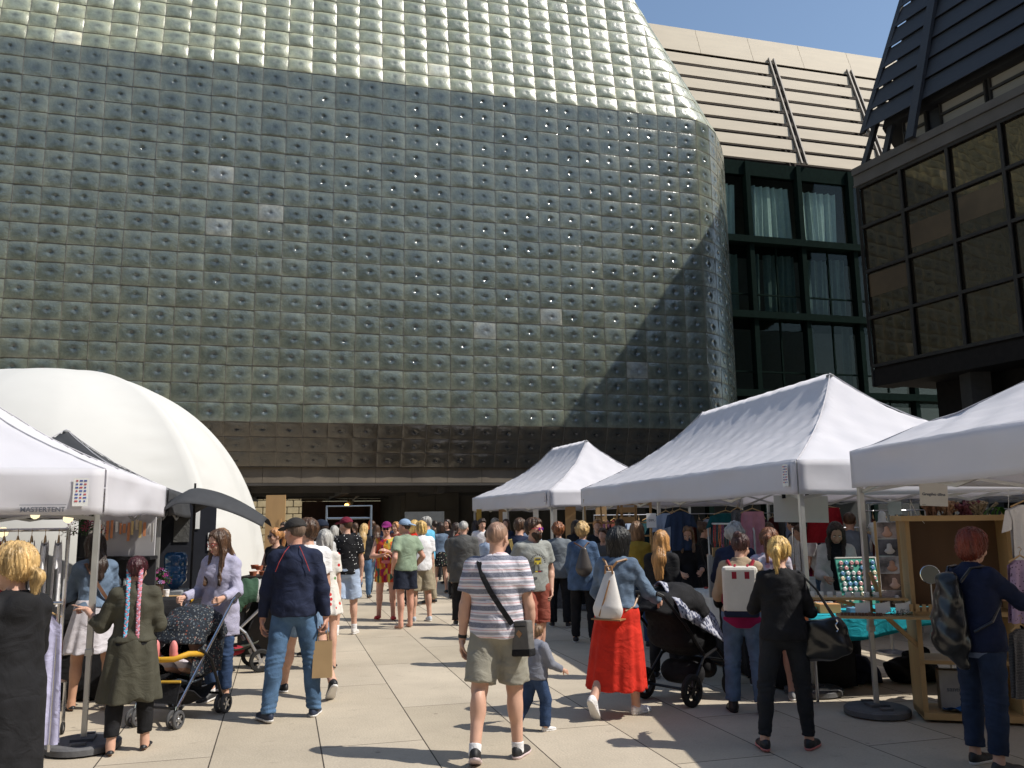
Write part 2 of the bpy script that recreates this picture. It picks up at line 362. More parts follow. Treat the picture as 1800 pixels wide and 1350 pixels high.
# recessed ground floor: concrete panel wall on the right, passage on the left
pan = mat('concrete wall panel', (.10,.088,.07), .8, vary=.2, vscale=1.2, bump=.25, bscale=15)
W_ = MB(); zt = zb-.60
x = 4.6
for wd in (1.15,.95,1.3,.75,1.2,1.1,1.2,1.2,1.2):
    dpt = 33.0 if wd != .75 and wd != 1.3 else 33.25
    W_.box(Q(x+wd/2, dpt, 2.42), (wd-.02,.12,1.06-.4), AZ); W_.box(Q(x+wd/2, dpt, 1.04), (wd-.02,.12,2.06), AZ); W_.box(Q(x+wd/2, dpt+.2, zt/2), (wd,.24,zt), AZ)
    x += wd
W_.box(Q(4.5, 36.6, zt/2), (.2,7.0,zt), AZ)
under(W_.build('ground_floor_wall', pan), hall)

def quoin_wall():
    w_ = thing('rusticated_stone_wall', 'pale yellow rusticated stone wall seen through the dark passage', 'wall', Q(-2,57,0), AZ)
    b = MB(); jn = MB(); jn.box((0,.3,4), (9,.3,8))
    for r in range(18):
        for k in range(-6,6):
            ox = .37*(r%2)
            b.box((k*.75+ox, .1, .21+r*.44), (.70,.24,.39))
    b.build('stone_block', mat('yellow stone', (.42,.35,.22), .85, vary=.15, vscale=3, bump=.3), w_, bevel=.02)
    jn.build('wall_core', mat('stone joint', (.16,.11,.06), .9), w_)
quoin_wall()

# passage hoarding and gate
hd = thing('brown_hoarding', 'dark brown panelled hoarding standing in the passage under the building', 'hoarding', Q(2.6,40,0), AZ)
h_ = MB()
for k in range(5): h_.box((-1.40+k*.725, (k%2)*.012, 1.3), (.745,.06,2.6))
h_.build('panel', mat('brown hoarding paint', (.085,.035,.02), .55, vary=.25, vscale=3), hd)
h_ = MB(); h_.box((.05,-.02,2.66),(3.7,.16,.1)); h_.box((1.1,-.06,1.3),(.07,.08,2.6)); h_.box((-.6,-.06,1.3),(.07,.08,2.6)); h_.build('frame', mat('brown hoarding frame', (.05,.02,.012), .6), hd)

# lamp under the soffit
fl = thing('soffit_floodlight', 'small lit orange floodlight hanging on an arm under the dark soffit', 'lamp', D(648,858,33), 0)
b = MB(); b.box((0,0,-.02),(.22,.2,.26)); b.build('junction_box', mat('grey plastic box', (.3,.3,.28), .5), fl)
b = MB(); b.tube([(-.1,0,-.05),(-.68,.1,-.5)], .05, 8); b.build('arm', mat('pale pipe', (.28,.25,.2), .5), fl)
b = MB(); b.lathe((-.78,.1,-.6), [(.04,-.03),(.12,.0),(.14,.09),(.08,.16)], 12, Matrix.Rotation(R(50),3,'Y')); b.build('lamp_head', mat('lamp shell', (.35,.28,.15), .4), fl)
em = bpy.data.materials.new('lamp glow'); em.use_nodes = True; em.node_tree.nodes['Principled BSDF'].inputs['Emission Color'].default_value = (1,.45,.12,1); em.node_tree.nodes['Principled BSDF'].inputs['Emission Strength'].default_value = 6
b = MB(); b.lathe((-.84,.0,-.64), [(.02,-.06),(.075,-.03),(.085,.0),(.06,.05)], 10); b.build('bulb', em, fl)

# ------------------------------------------------------------------ beige roofed building behind
CB = 34.2; ZB = 18.75; LB = R(18)
bh = thing('louvred_roof_building', 'beige building with wide sloping louvred roof above dark curtained windows', 'building', Q(26,CB,0))
bei = mat('beige roof panel', (.44,.37,.275), .65, vary=.06, vscale=.6, bump=.08, bscale=30, stretch=(1,1,6))
def RB(U, h, out=0.0): return Q(U, CB+h*math.sin(LB)-out*math.cos(LB), ZB+h*math.cos(LB)-out*math.sin(LB)*-1*1)
b = MB()
bays = [(11,24.0),(24.45,28.8),(29.2,38)]
for k in range(8):
    for (a0, a1) in bays:
        h0 = .0+k*.86; h1 = h0+.575
        b.prism([RB(a0,h0,.10),RB(a1,h0,.10),RB(a1,h1,.16),RB(a0,h1,.16)], N3*.07)
b.build('louvre_panel', bei)
lp = bpy.data.objects['louvre_panel']; under(lp, bh)
b = MB()
for k in range(4):
    for j in range(9):
        a0 = 11+j*3.05; h0 = 6.86+k*.42
        b.prism([RB(a0,h0,.10),RB(a0+3.03,h0,.10),RB(a0+3.03,h0+.405,.13),RB(a0,h0+.405,.13)], N3*.07)
under(b.build('roof_panel', bei), bh)
for a0 in (24.08, 24.37, 28.88, 29.14):
    b = MB(); b.beam(RB(a0,-.1,.2), RB(a0,7.1,.2), .07, .12); under(b.build('louvre_rail', mat('rail metal', (.20,.17,.14), .6, .0)), bh)
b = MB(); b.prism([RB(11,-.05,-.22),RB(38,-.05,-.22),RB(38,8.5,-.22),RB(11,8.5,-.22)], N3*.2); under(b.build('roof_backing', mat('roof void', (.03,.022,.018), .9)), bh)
b = MB(); b.box(Q(24.5, CB+3.6+1.5, ZB/2), (27,.3,ZB), AZ); b.box(Q(24.5, CB+3.9, ZB-.2), (27,7,.4), AZ); under(b.build('rear_wall', mat('dark interior', (.025,.028,.03), .8)), bh)
grn = mat('dark green steel', (.006,.013,.011), .8, .0, spec=.02, vary=.2)
b = MB()
for U in (15.5,18.25,21.05,23.85,26.75,29.6,32.5,35.3): b.box(Q(U, CB-.05, ZB/2-.1), (.24,.4,ZB-.2), AZ)
under(b.build('column', grn), bh)
b = MB()
for z in (14.6,10.95,7.25,3.5): b.box(Q(25, CB+.9, z), (22,2.4,.28), AZ); b.box(Q(25, CB-.33, z), (22,.12,.32), AZ)
b.box(Q(25, CB+.05, 18.25), (22,.3,.7), AZ)
under(b.build('floor_slab', grn), bh)
b = MB()
for zc in (12.0, 8.3, 4.6):
    b.box(Q(25, CB+.02, zc), (22,.10,.07), AZ)
for U0 in (19.65,22.45,25.3,28.2): 
    for z0,z1 in ((11.2,14.4),(7.5,10.8),(3.7,7.1)): b.box(Q(U0, CB+.02, (z0+z1)/2), (.07,.1,z1-z0), AZ)
under(b.build('mullion', grn), bh)
pg = pane_mat('green tinted pane', (.80,.87,.85), -.038)
edges = [15.5,18.25,21.05,23.85,26.75,29.6,32.5]
for z0, z1 in ((14.85,17.9),(11.16,14.38),(7.46,10.74),(3.7,7.0)):
    for a0, a1 in zip(edges[:-1], edges[1:]):
        if a1 < 19 : continue
        b = MB(); b.box(Q((a0+a1)/2, CB+.02, (z0+z1)/2), (a1-a0-.36,.012,z1-z0), AZ); under(b.build('window_pane', pg), bh)
def curtain(a0, a1, z0, z1, col, seed, c=CB+.32):
    rr = random.Random(seed); ph = [rr.uniform(0,6.3) for _ in range(4)]
    b = MB(); nu = int((a1-a0)*28)
    def fn(u, v):
        U = a0+(a1-a0)*u; lean = .10*math.sin(1.6*U+ph[3])*v
        d = .07*math.sin(17*U+ph[0]+v*.6)+.04*math.sin(29*U+ph[1])+.03*math.sin(7*U+ph[2])
        return Q(U+lean, c+d, z1-(z1-z0)*v)
    b.grid(fn, nu, 6, flip=True); return under(b.build('curtain', col, smooth=True), bh)
cw = mat('pale curtain', (.72,.76,.74), .9, vary=.08, trans=.2)
cg = mat('grey green curtain', (.16,.20,.19), .9, vary=.1, trans=.2)
curtain(21.5,23.5,14.9,17.55,cw,1); curtain(24.25,26.2,14.9,17.5,cw,2); curtain(19.3,20.6,14.9,17.5,cw,3)
curtain(21.3,21.75,11.3,14.1,cg,4); curtain(21.95,23.6,11.3,14.1,cg,5); curtain(24.2,25.4,11.3,14.0,cg,6); curtain(25.5,26.5,11.3,14.1,cg,7); curtain(19.2,20.5,11.3,14.0,cg,8)
curtain(24.0,24.45,7.6,10.6,mat('dark curtain',(.06,.075,.08),.9),9); curtain(26.0,26.5,7.6,10.6,mat('dark curtain'),10)

# ------------------------------------------------------------------ dark building on the right
C1 = Vector((11.75,27.0,0)); CW = Vector((.40,-.917,0)).normalized(); CN = Vector((-CW.y*-1,0,0))
CN = Vector((CW.y, -CW.x, 0))            # towards the square (left)
if CN.x > 0: CN = -CN
CI = -CN
def K(s, o, z): return C1 + CW*s + CI*o + Z3*z      # s along towards camera, o inwards
rb = thing('dark_louvred_building', 'dark brown glass fronted building with louvred roof at the right edge', 'building', K(6,3,0))
slate = mat('dark slat metal', (.035,.036,.040), .55, .1, vary=.15, stretch=(1,1,8), vscale=3)
band = mat('grey stone cornice', (.10,.09,.08), .8, vary=.12, vscale=2, bump=.2)
LC = R(17.6); ZC = 13.25; SL = 30
def KR(s, h, out=0.0):                               # point on the leaning roof plane
    return K(s, h*math.sin(LC)-out, ZC+h*math.cos(LC))
def s_end(h): return .15*h+.0                        # hipped end
b = MB()
for (z, h, o) in ((ZC-.12,.24,-.12),(ZC-.42,.34,-.05),(ZC-.62,.06,-.10)):
    b.prism([K(-.12,o,z-h/2),K(SL,o,z-h/2),K(SL,2.2,z-h/2),K(-.12,2.2,z-h/2)], (0,0,h))
under(b.build('cornice', band), rb)
b = MB()
k = 0; h = 1.35
while h < 6.4:
    h1 = h+.76; gap = .03
    b.prism([KR(s_end(h)-.05,h,.22),KR(SL,h,.22),KR(SL,h1,.14),KR(s_end(h1)-.05,h1,.14)], CI*.05)
    h = h1+gap
under(b.build('roof_slat', slate), rb)
b = MB()
for s in (2.45,6.4,10.4,14.4,18.4): b.beam(KR(s,-.05,.28), KR(s,6.7,.28), .13, .3, up=CW)
b.beam(KR(s_end(1.3)-.03,1.3,.16), KR(s_end(6.7)-.03,6.7,.16), .10, .2, up=CW)
b.beam(K(.05,.2,ZC-.1), KR(.7,3.6,-.1), .14, .2, up=CW)
b.beam(K(.8,.35,ZC-.1), KR(1.2,2.2,-.1), .12, .2, up=CW)
under(b.build('roof_rib', slate), rb)
b = MB()                                             # solid roof body behind the slats
def hull(bm_pts, name, material):
    import bmesh
    bm = bmesh.new(); [bm.verts.new(p) for p in bm_pts]; bmesh.ops.convex_hull(bm, input=bm.verts); 
    me = bpy.data.meshes.new(name); bm.to_mesh(me); bm.free(); me.materials.append(material); o = bpy.data.objects.new(name, me); COL.objects.link(o); return o
pts = [KR(.75,1.25,-.12), KR(SL,1.25,-.12), KR(SL,6.6,-.1), KR(s_end(6.6)+.1,6.6,-.1), Vector((15.1,27.9,20.9)), Vector((16.1,29.0,22.6)), Vector((17,30.2,24.3)), Vector((21,30,24.3)), Vector((17,33.5,22)), Vector((22,34,22)), Vector((16.6,32,14)), Vector((22,33,14)), Vector((30,15,20)), K(1.0,5,ZC+1), K(SL,12,ZC+1)]
under(hull(pts, 'roof_body', mat('roof body', (.02,.02,.022), .8)), rb)
b = MB()                                             # clerestory band
b.prism([K(1.2,.9,ZC),K(SL,.9,ZC),K(SL,.9,ZC+1.7),K(1.2,.9,ZC+1.7)], CI*.1); under(b.build('clerestory_wall', slate), rb)
blind = mat('ribbed beige blind', (.27,.245,.20), .8, vary=.1, stretch=(1,1,30), vscale=2, bump=.3)
fm = mat('bronze frame', (.04,.036,.032), .5, .1, spec=.2)
pb = mat('dark bronze pane', (.018,.014,.010), .03, 0, spec=.45, vary=.3, vscale=.7)
if 'bz' not in pb:
    pb['bz'] = 1; N_ = pb.node_tree.nodes; L_2 = pb.node_tree.links; g_ = N_.new('ShaderNodeBsdfGlossy'); g_.inputs[0].default_value = (1,.74,.42,1); g_.inputs['Roughness'].default_value = .015
    tc_ = N_.new('ShaderNodeTexCoord'); n_ = N_.new('ShaderNodeTexNoise'); n_.inputs['Scale'].default_value = .8; n_.inputs['Detail'].default_value = 2; L_2.new(tc_.outputs['Object'], n_.inputs[0]); bp_ = N_.new('ShaderNodeBump'); bp_.inputs['Strength'].default_value = .5; bp_.inputs['Distance'].default_value = .02
    L_2.new(n_.outputs[0], bp_.inputs['Height']); L_2.new(bp_.outputs[0], g_.inputs['Normal']); ms_ = N_.new('ShaderNodeMixShader'); ms_.inputs[0].default_value = .07; L_2.new(N_['Principled BSDF'].outputs[0], ms_.inputs[1]); L_2.new(g_.outputs[0], ms_.inputs[2]); L_2.new(ms_.outputs[0], N_['Material Output'].inputs[0])
for s0, s1 in ((1.35,2.2),(2.75,4.3),(4.45,6.1),(6.7,8.3),(8.5,10.1)):
    b = MB(); b.prism([K(s0,.82,ZC+.12),K(s1,.82,ZC+.12),K(s1,.82,ZC+1.15),K(s0,.82,ZC+1.15)], CI*.04); under(b.build('clerestory_blind', blind), rb)
    b = MB()
    for q0, q1 in (((s0,ZC+.06),(s1,ZC+.06)),((s0,ZC+1.2),(s1,ZC+1.2)),((s0,ZC+.06),(s0,ZC+1.2)),((s1,ZC+.06),(s1,ZC+1.2)),((s0,ZC+.8),(s1,ZC+.8))):
        b.beam(K(q0[0],.78,q0[1]), K(q1[0],.78,q1[1]), .07, .08)
    under(b.build('clerestory_frame', fm), rb)
zr = [6.45, 8.05, 9.62, 11.15, 12.55]; BW = 1.72
for r in range(4):
    for c in range(10):
        b = MB(); b.prism([K(c*BW+.05,.06,zr[r]+.03),K((c+1)*BW-.01,.06,zr[r]+.03),K((c+1)*BW-.01,.06,zr[r+1]-.03),K(c*BW+.05,.06,zr[r+1]-.03)], CI*.02)
        under(b.build('glass_pane', pb), rb)
b = MB()
for r, z in enumerate(zr): b.beam(K(0,-.02,z), K(SL,-.02,z), .06, .10)
for c in range(18): b.beam(K(c*BW,-.03,zr[0]), K(c*BW,-.03,zr[-1]), .05, .10, up=CW)
b.beam(K(0,-.03,5.8), K(0,-.03,12.6), .05, .06, up=CW)
under(b.build('curtain_wall_frame', fm), rb)
tanp = mat('tan panel', (.085,.055,.03), .25, vary=.25, vscale=1.2)
for s0, s1, z0, z1 in ((.1,1.62,8.75,9.5),(1.85,3.35,9.9,10.65),(3.6,5.0,10.1,10.9)):
    b = MB(); b.prism([K(s0,.052,z0),K(s1,.052,z0),K(s1,.052,z1),K(s0,.052,z1)], CI*.006); under(b.build('reflective_panel', tanp), rb)
b = MB(); b.prism([K(-.03,.1,5.85),K(SL,.1,5.85),K(SL,12,5.85),K(-.03,12,5.85)], (0,0,6.9)); b.prism([K(-.06,.0,5.78),K(SL,.0,5.78),K(SL,.9,5.78),K(-.06,.9,5.78)], (0,0,.55))
b.prism([K(1.0,1.6,0),K(SL,1.6,0),K(SL,12,0),K(1.0,12,0)], (0,0,5.85))
under(b.build('wall', mat('dark brown wall', (.016,.013,.011), .8, spec=.2, vary=.2)), rb)
for s in (3,9,15):
    b = MB(); b.box(K(s,.8,2.9), (.6,.6,5.8), 0); under(b.build('pillar', mat('dark pillar', (.05,.045,.04), .7)), rb)

# building on the far side of the square, behind the camera (it is what the glass fronts mirror)
ob_ = thing('opposite_building', 'plain dark stone building standing behind the viewer across the square', 'building', (0,-24,0))
b = MB(); b.box((0,-3,13),(110,6,26)); b.build('wall', mat('dark sandstone', (.13,.11,.085), .85, vary=.2, vscale=.4), ob_)
b = MB()
for k in range(16):
    for z in (3,7,11): b.box((-30+k*4,.02,z),(1.6,.12,2.4))
b.build('window_band', mat('opposite window', (.03,.035,.04), .1), ob_)
# ------------------------------------------------------------------ market tents
def cloth_white(key, c=(.80,.79,.83), tr=.36, bump=.25):
    return mat(key, c, .85, vary=.02, vscale=2, bump=bump, bscale=6, trans=tr)
TW = cloth_white('white tent fabric')
ALU = mat('tent aluminium', (.52,.52,.50), .35, .6, vary=.1)
RUB = mat('grey rubber base', (.10,.10,.105), .75, vary=.25, vscale=9, bump=.3)
def tent(label, P0, ang, L, Wd, zb, zt, zp, pk, fabric=TW, legs=None, seed=0, grp='white market tents', bases=True, wr=1.0, curve=(.62,.38,3.0)):
    """P0: corner; local +x runs along L (away), local +y across; ang: heading of +x"""
    t = thing('market_tent', label, 'tent', (P0[0],P0[1],0), ang, grp)
    rr = random.Random(seed); ph = [rr.uniform(0,6.3) for _ in range(8)]
    nu, nv = int(L*16), int(abs(Wd)*16)
    sgn = 1 if Wd > 0 else -1; W = abs(Wd); hw = W/2
    def H(x, y):
        p0, p1 = pk
        ex = min(x/p0 if x < p0 else 1, (L-x)/(L-p1) if x > p1 else 1); ey = 1-abs(y-hw)/hw
        e = max(0, min(ex, ey)); g = curve[0]*e+curve[1]*e**curve[2]
        z = zt+(zp-zt)*g
        sag = math.sin(PI*min(1,max(0,e)))*.0
        # tension wrinkles: fans of folds running from hips
        amp = .017*wr*min(1,e*4)*(1-e*.4)
        side = 1 if ey < ex else 0
        q = x if side else y
        z += amp*(math.sin(q*9+ph[0]+e*4)+.7*math.sin(q*17+ph[1]-e*7)+.5*math.sin((x+y)*13+ph[2])+.6*math.sin((x-1.7*y)*21+ph[4]))*(1 if side else .45)
        d = abs(ex-ey)
        z += .02*math.exp(-d*d/.004)*min(1,e*3)
        return z
    b = MB(); b.grid(lambda u, v: (L*u, sgn*W*v, H(L*u, W*v)), nu, nv, flip=(sgn < 0))
    b.build('canopy_roof', fabric, t, smooth=True, solid=.004)
    per = [((0,0),(L,0)),((L,0),(L,W)),((L,W),(0,W)),((0,W),(0,0))]
    for k, (a, c) in enumerate(per):
        a = Vector((a[0],sgn*a[1],0)); c = Vector((c[0],sgn*c[1],0)); d = (c-a); ln = d.length; nrm = Vector((d.y,-d.x,0)).normalized()*sgn
        def fn(u, v, a=a, d=d, ln=ln, nrm=nrm, k=k):
            q = u*ln; bul = .018*math.sin(q*2.1+ph[k])+.01*math.sin(q*5.3+ph[k+2]); edge = min(1, u*ln*3, (1-u)*ln*3)
            return a+d*u+nrm*(.012+bul*math.sin(PI*min(v*1.2,1))*edge+.02*v*edge)+Vector((0,0,zt+.005-(zt-zb)*v-.012*v*math.sin(q*1.7+ph[3])*edge+ .004*math.sin(v*30)*.0))
        b = MB(); b.grid(fn, max(4,int(ln*10)), 6, flip=(sgn < 0)); b.build('valance', fabric, t, smooth=True, solid=.004)
    legs = legs if legs is not None else [(.04,.04),(L-.04,.04),(L-.04,W-.04),(.04,W-.04),(L/2,.04),(L/2,W-.04)]
    for (x, y) in legs:
        b = MB(); b.box((x,sgn*y,zt/2+.35),(.046,.046,zt-.70)); b.box((x,sgn*y,.37),(.038,.038,.70)); b.box((x,sgn*y,.72),(.056,.056,.05))
        lg = b.build('leg', ALU, t, bevel=.004)
        if bases:
            b = MB(); b.lathe((x,sgn*y,.0),[(.24,.004),(.27,.015),(.27,.055),(.25,.07),(.05,.075)],28); b.box((x,sgn*y,.085),(.16,.16,.02)); b.box((x+.17,sgn*y,.082),(.05,.1,.018)); b.box((x-.17,sgn*y,.082),(.05,.1,.018))
            b.build('base_weight', RUB, lg, smooth='auto')
    b = MB(); zf = zb+.10
    def truss(a, c, n):
        a = Vector((a[0],sgn*a[1],0)); c = Vector((c[0],sgn*c[1],0))
        for k in range(n):
            p = a.lerp(c, k/n); q = a.lerp(c, (k+1)/n); m_ = (p+q)/2
            for (z0, z1) in ((zf+.13,zf-.13),(zf-.13,zf+.13)):
                b.beam(p+Vector((0,0,z0)), q+Vector((0,0,z1)), .016, .03)
    truss((.05,.05),(L-.05,.05),max(2,int(L/1.4))); truss((.05,W-.05),(L-.05,W-.05),max(2,int(L/1.4)))
    truss((.05,.05),(.05,W-.05),2); truss((L-.05,.05),(L-.05,W-.05),2)
    for px in set(pk):
        b.beam((px,sgn*hw,zf),(px,sgn*hw,zp-.05),.035); b.beam((px,sgn*.06,zf+.05),(px,sgn*hw,zf+.25),.016,.03); b.beam((px,sgn*(W-.06),zf+.05),(px,sgn*hw,zf+.25),.016,.03)
    b.build('roof_truss', ALU, t)
    for (cx, cy, px) in ((0,0,pk[0]),(0,W,pk[0]),(L,0,pk[1]),(L,W,pk[1])):
        pts = [Vector((cx+(px-cx)*q/14, sgn*(cy+(hw-cy)*q/14), H(cx+(px-cx)*q/14, cy+(hw-cy)*q/14)+.004)) for q in range(15)]
        b = MB(); b.tube(pts, .007, 5); b.build('hip_seam', mat('tent seam', (.50,.49,.52), .9), t)
    b = MB(); b.lathe((pk[0],sgn*hw,zp-.02),[(.05,0),(.05,.02),(.02,.035)],12); b.build('peak_cap', mat('peak cap', (.25,.25,.25), .6), t)
    return t
# heading of local +x: away along the aisle
def head(a, b): return math.atan2(b[1]-a[1], b[0]-a[0])
A2, B2 = (2.83,8.42), (1.30,16.3)
tent_mid = tent('large white market tent in the right row, its peak the tallest in the picture', A2, head(A2,B2), 8.0, -3.3, 1.90, 2.24, 3.47, (1.95,5.95), seed=3)
A0, B0 = (.76,17.6), (-1.12,23.4)
tent_far = tent('smaller white market tent behind the large one, farthest of the right row', A0, head(A0,B0), 6.1, -3.3, 1.92, 2.27, 3.5, (1.9,4.1), seed=5)
A3 = (3.06,7.63); h3 = R(93)
tent_near = tent('white market tent cut off by the right edge, nearest of the right row', A3, h3+PI, 6.0, 3.6, 1.93, 2.26, 3.35, (1.8,4.2), seed=9, legs=[(.04,.04),(5.96,.04),(5.96,3.56),(.04,3.56)])
A1 = (-3.26,6.75); h1 = AZ+PI/2
tent_left = tent('white market tent at the left edge with pole base by the braided woman', A1, h1, 3.6, 3.6, 1.77, 2.13, 3.2, (1.8,1.8), seed=12, fabric=TW, wr=.35, legs=[(.04,.04),(3.56,.04),(3.56,3.5),(.04,3.5)])
# tents of the rows further behind on the right (their white edges show between the poles)
tent_r2 = tent('white market tent in the second row behind the jewellery stall', (6.6,9.3), head(A2,B2), 8.0, -3.3, 1.95, 2.28, 3.0, (1.95,5.95), seed=21, bases=False)
tent_r3 = tent('white market tent at the back of the right side near the dark building', (9.6,14.5), head(A2,B2), 6.0, -3.3, 1.95, 2.28, 3.0, (1.9,4.1), seed=22, bases=False)

# stickers and lettering on the valances
ink = mat('grey print ink', (.10,.11,.14), .6); inkb = mat('blue print ink', (.07,.11,.35), .6); inkr = mat('red print ink', (.5,.08,.1), .6); paper = mat('white paper', (.78,.78,.76), .7, vary=.03)
def sticker(t, x, y, z, ax, out, w=.11, h=.22, seed=0):
    """ax: unit vector to the viewer's right on the valance, out: outward normal (both in tent space)"""
    X = Vector(ax); O = Vector(out); M = Matrix((X, Z3, O)).transposed()
    b = MB(); b.box(Vector((x,y,z))+O*.046, (w,h,.003), M=M); s = b.build('sticker', paper, t)
    rr = random.Random(seed)
    b = MB(); r_ = MB()
    for k in range(7):
        yy = h*.40-k*h*.12
        for c in range(3):
            ww = rr.uniform(.012,.024); (b if (k+c)%3 else r_).box(Vector((x,y,z))+O*.049+X*(-.028+c*.03)+Z3*yy, (ww,.012,.002), M=M)
    b.build('print', inkb, s); r_.build('print', inkr, s)
sticker(tent_left, 0, .16, 1.95, (0,-1,0), (-1,0,0), seed=1)
sticker(tent_mid, .16, 0, 2.10, (-1,0,0), (0,1,0), seed=2)
sticker(tent_far, .2, 0, 2.12, (-1,0,0), (0,1,0), seed=3)
tx = text_obj('MASTERTENT', .052, ink, tent_left, (-.045,.42,1.815), Matrix((Vector((0,-1,0)),Z3,Vector((-1,0,0)))).transposed(), bold=.001)
b = MB(); b.box((-.045,.42,1.852),(.004,.33,.004)); b.build('underline', ink, tent_left)

# ------------------------------------------------------------------ white dome
def dome():
    t = thing('white_dome_tent', 'big white fabric dome tent with curved seams on the left', 'dome tent', (-8.75,16.0,0))
    ribs = [R(a) for a in (-125,-27,34,95,165)]
    def rad(az, el):
        # panels pinch inwards between the ribs
        ds = min(abs((az-r+PI)%(2*PI)-PI) for r in ribs)
        return ds
    RX, RZ = 4.3, 4.62
    def fn(u, v):
        az = -PI+2*PI*u; el = (PI/2)*(1-v)
        ds = min(abs((az-r+PI)%(2*PI)-PI) for r in ribs)
        f = min(1, ds/R(36)); pin = .15*(1-math.exp(-ds/R(11)))*(1-.35*f)
        pin *= math.cos(el)**.6 if el < PI/2 else 0
        k = 1-pin
        ripple = .004*math.sin(el*60)*math.exp(-((f-.25)/.12)**2)
        r_ = math.cos(el)**.86*RX*k*(1+ripple)
        return (r_*math.cos(az), r_*math.sin(az)*.9, math.sin(el)**.92*RZ*(1-.4*pin*math.sin(2*el)))
    b = MB(); b.grid(fn, 220, 60, flip=True); b.build('dome_skin', cloth_white('dome fabric', (.64,.635,.61), .12, .08), t, smooth=True)
    return t
dome()

# ------------------------------------------------------------------ black gazebo and small parasol on the left
BK = mat('black tent fabric', (.035,.037,.042), .8, vary=.15, bump=.3, bscale=8)
BKM = mat('black metal', (.025,.025,.027), .4, .5)
AG = (-4.22,10.35)
gz = tent('black gazebo next to the left white tent, with a peaked top', AG, h1, 2.9, 3.0, 1.78, 2.10, 2.95, (1.45,1.45), fabric=BK, grp=None, seed=31, legs=[(2.86,.04),(2.86,2.96),(.04,2.96)], bases=False, curve=(.55,.45,2.4), wr=.4)
def parasol():
    t = thing('small_black_parasol', 'small black arched canopy on a thin pole in front of the dome', 'parasol', (D(341,900,10.6).x,10.6,0))
    p = D(341,858,10.6); q = D(468,912,10.6); dx = q.x-p.x
    b = MB()
    def fn(u, v):
        X = -.18+u*(dx+.18); f = max(0,(X)/dx); z = p.z-(p.z-q.z)*(f**1.7) - (.10 if X < 0 else 0)*(-X/.18)
        y = (v-.5)*1.1*(1-.65*f); z -= .20*(abs(v-.5)*2)**2*(1-.5*f)
        return (X, y, z)
    b.grid(fn, 20, 14); b.build('canopy', BK, t, smooth=True, solid=.006)
    b = MB(); b.tube([(0,0,0),(0,0,p.z+.06)], .014, 8); b.build('pole', BKM, t)
    b = MB(); b.lathe((0,0,0),[(.18,0),(.18,.05),(.03,.09)],16); b.build('base', BKM, t)
    return t
parasol()
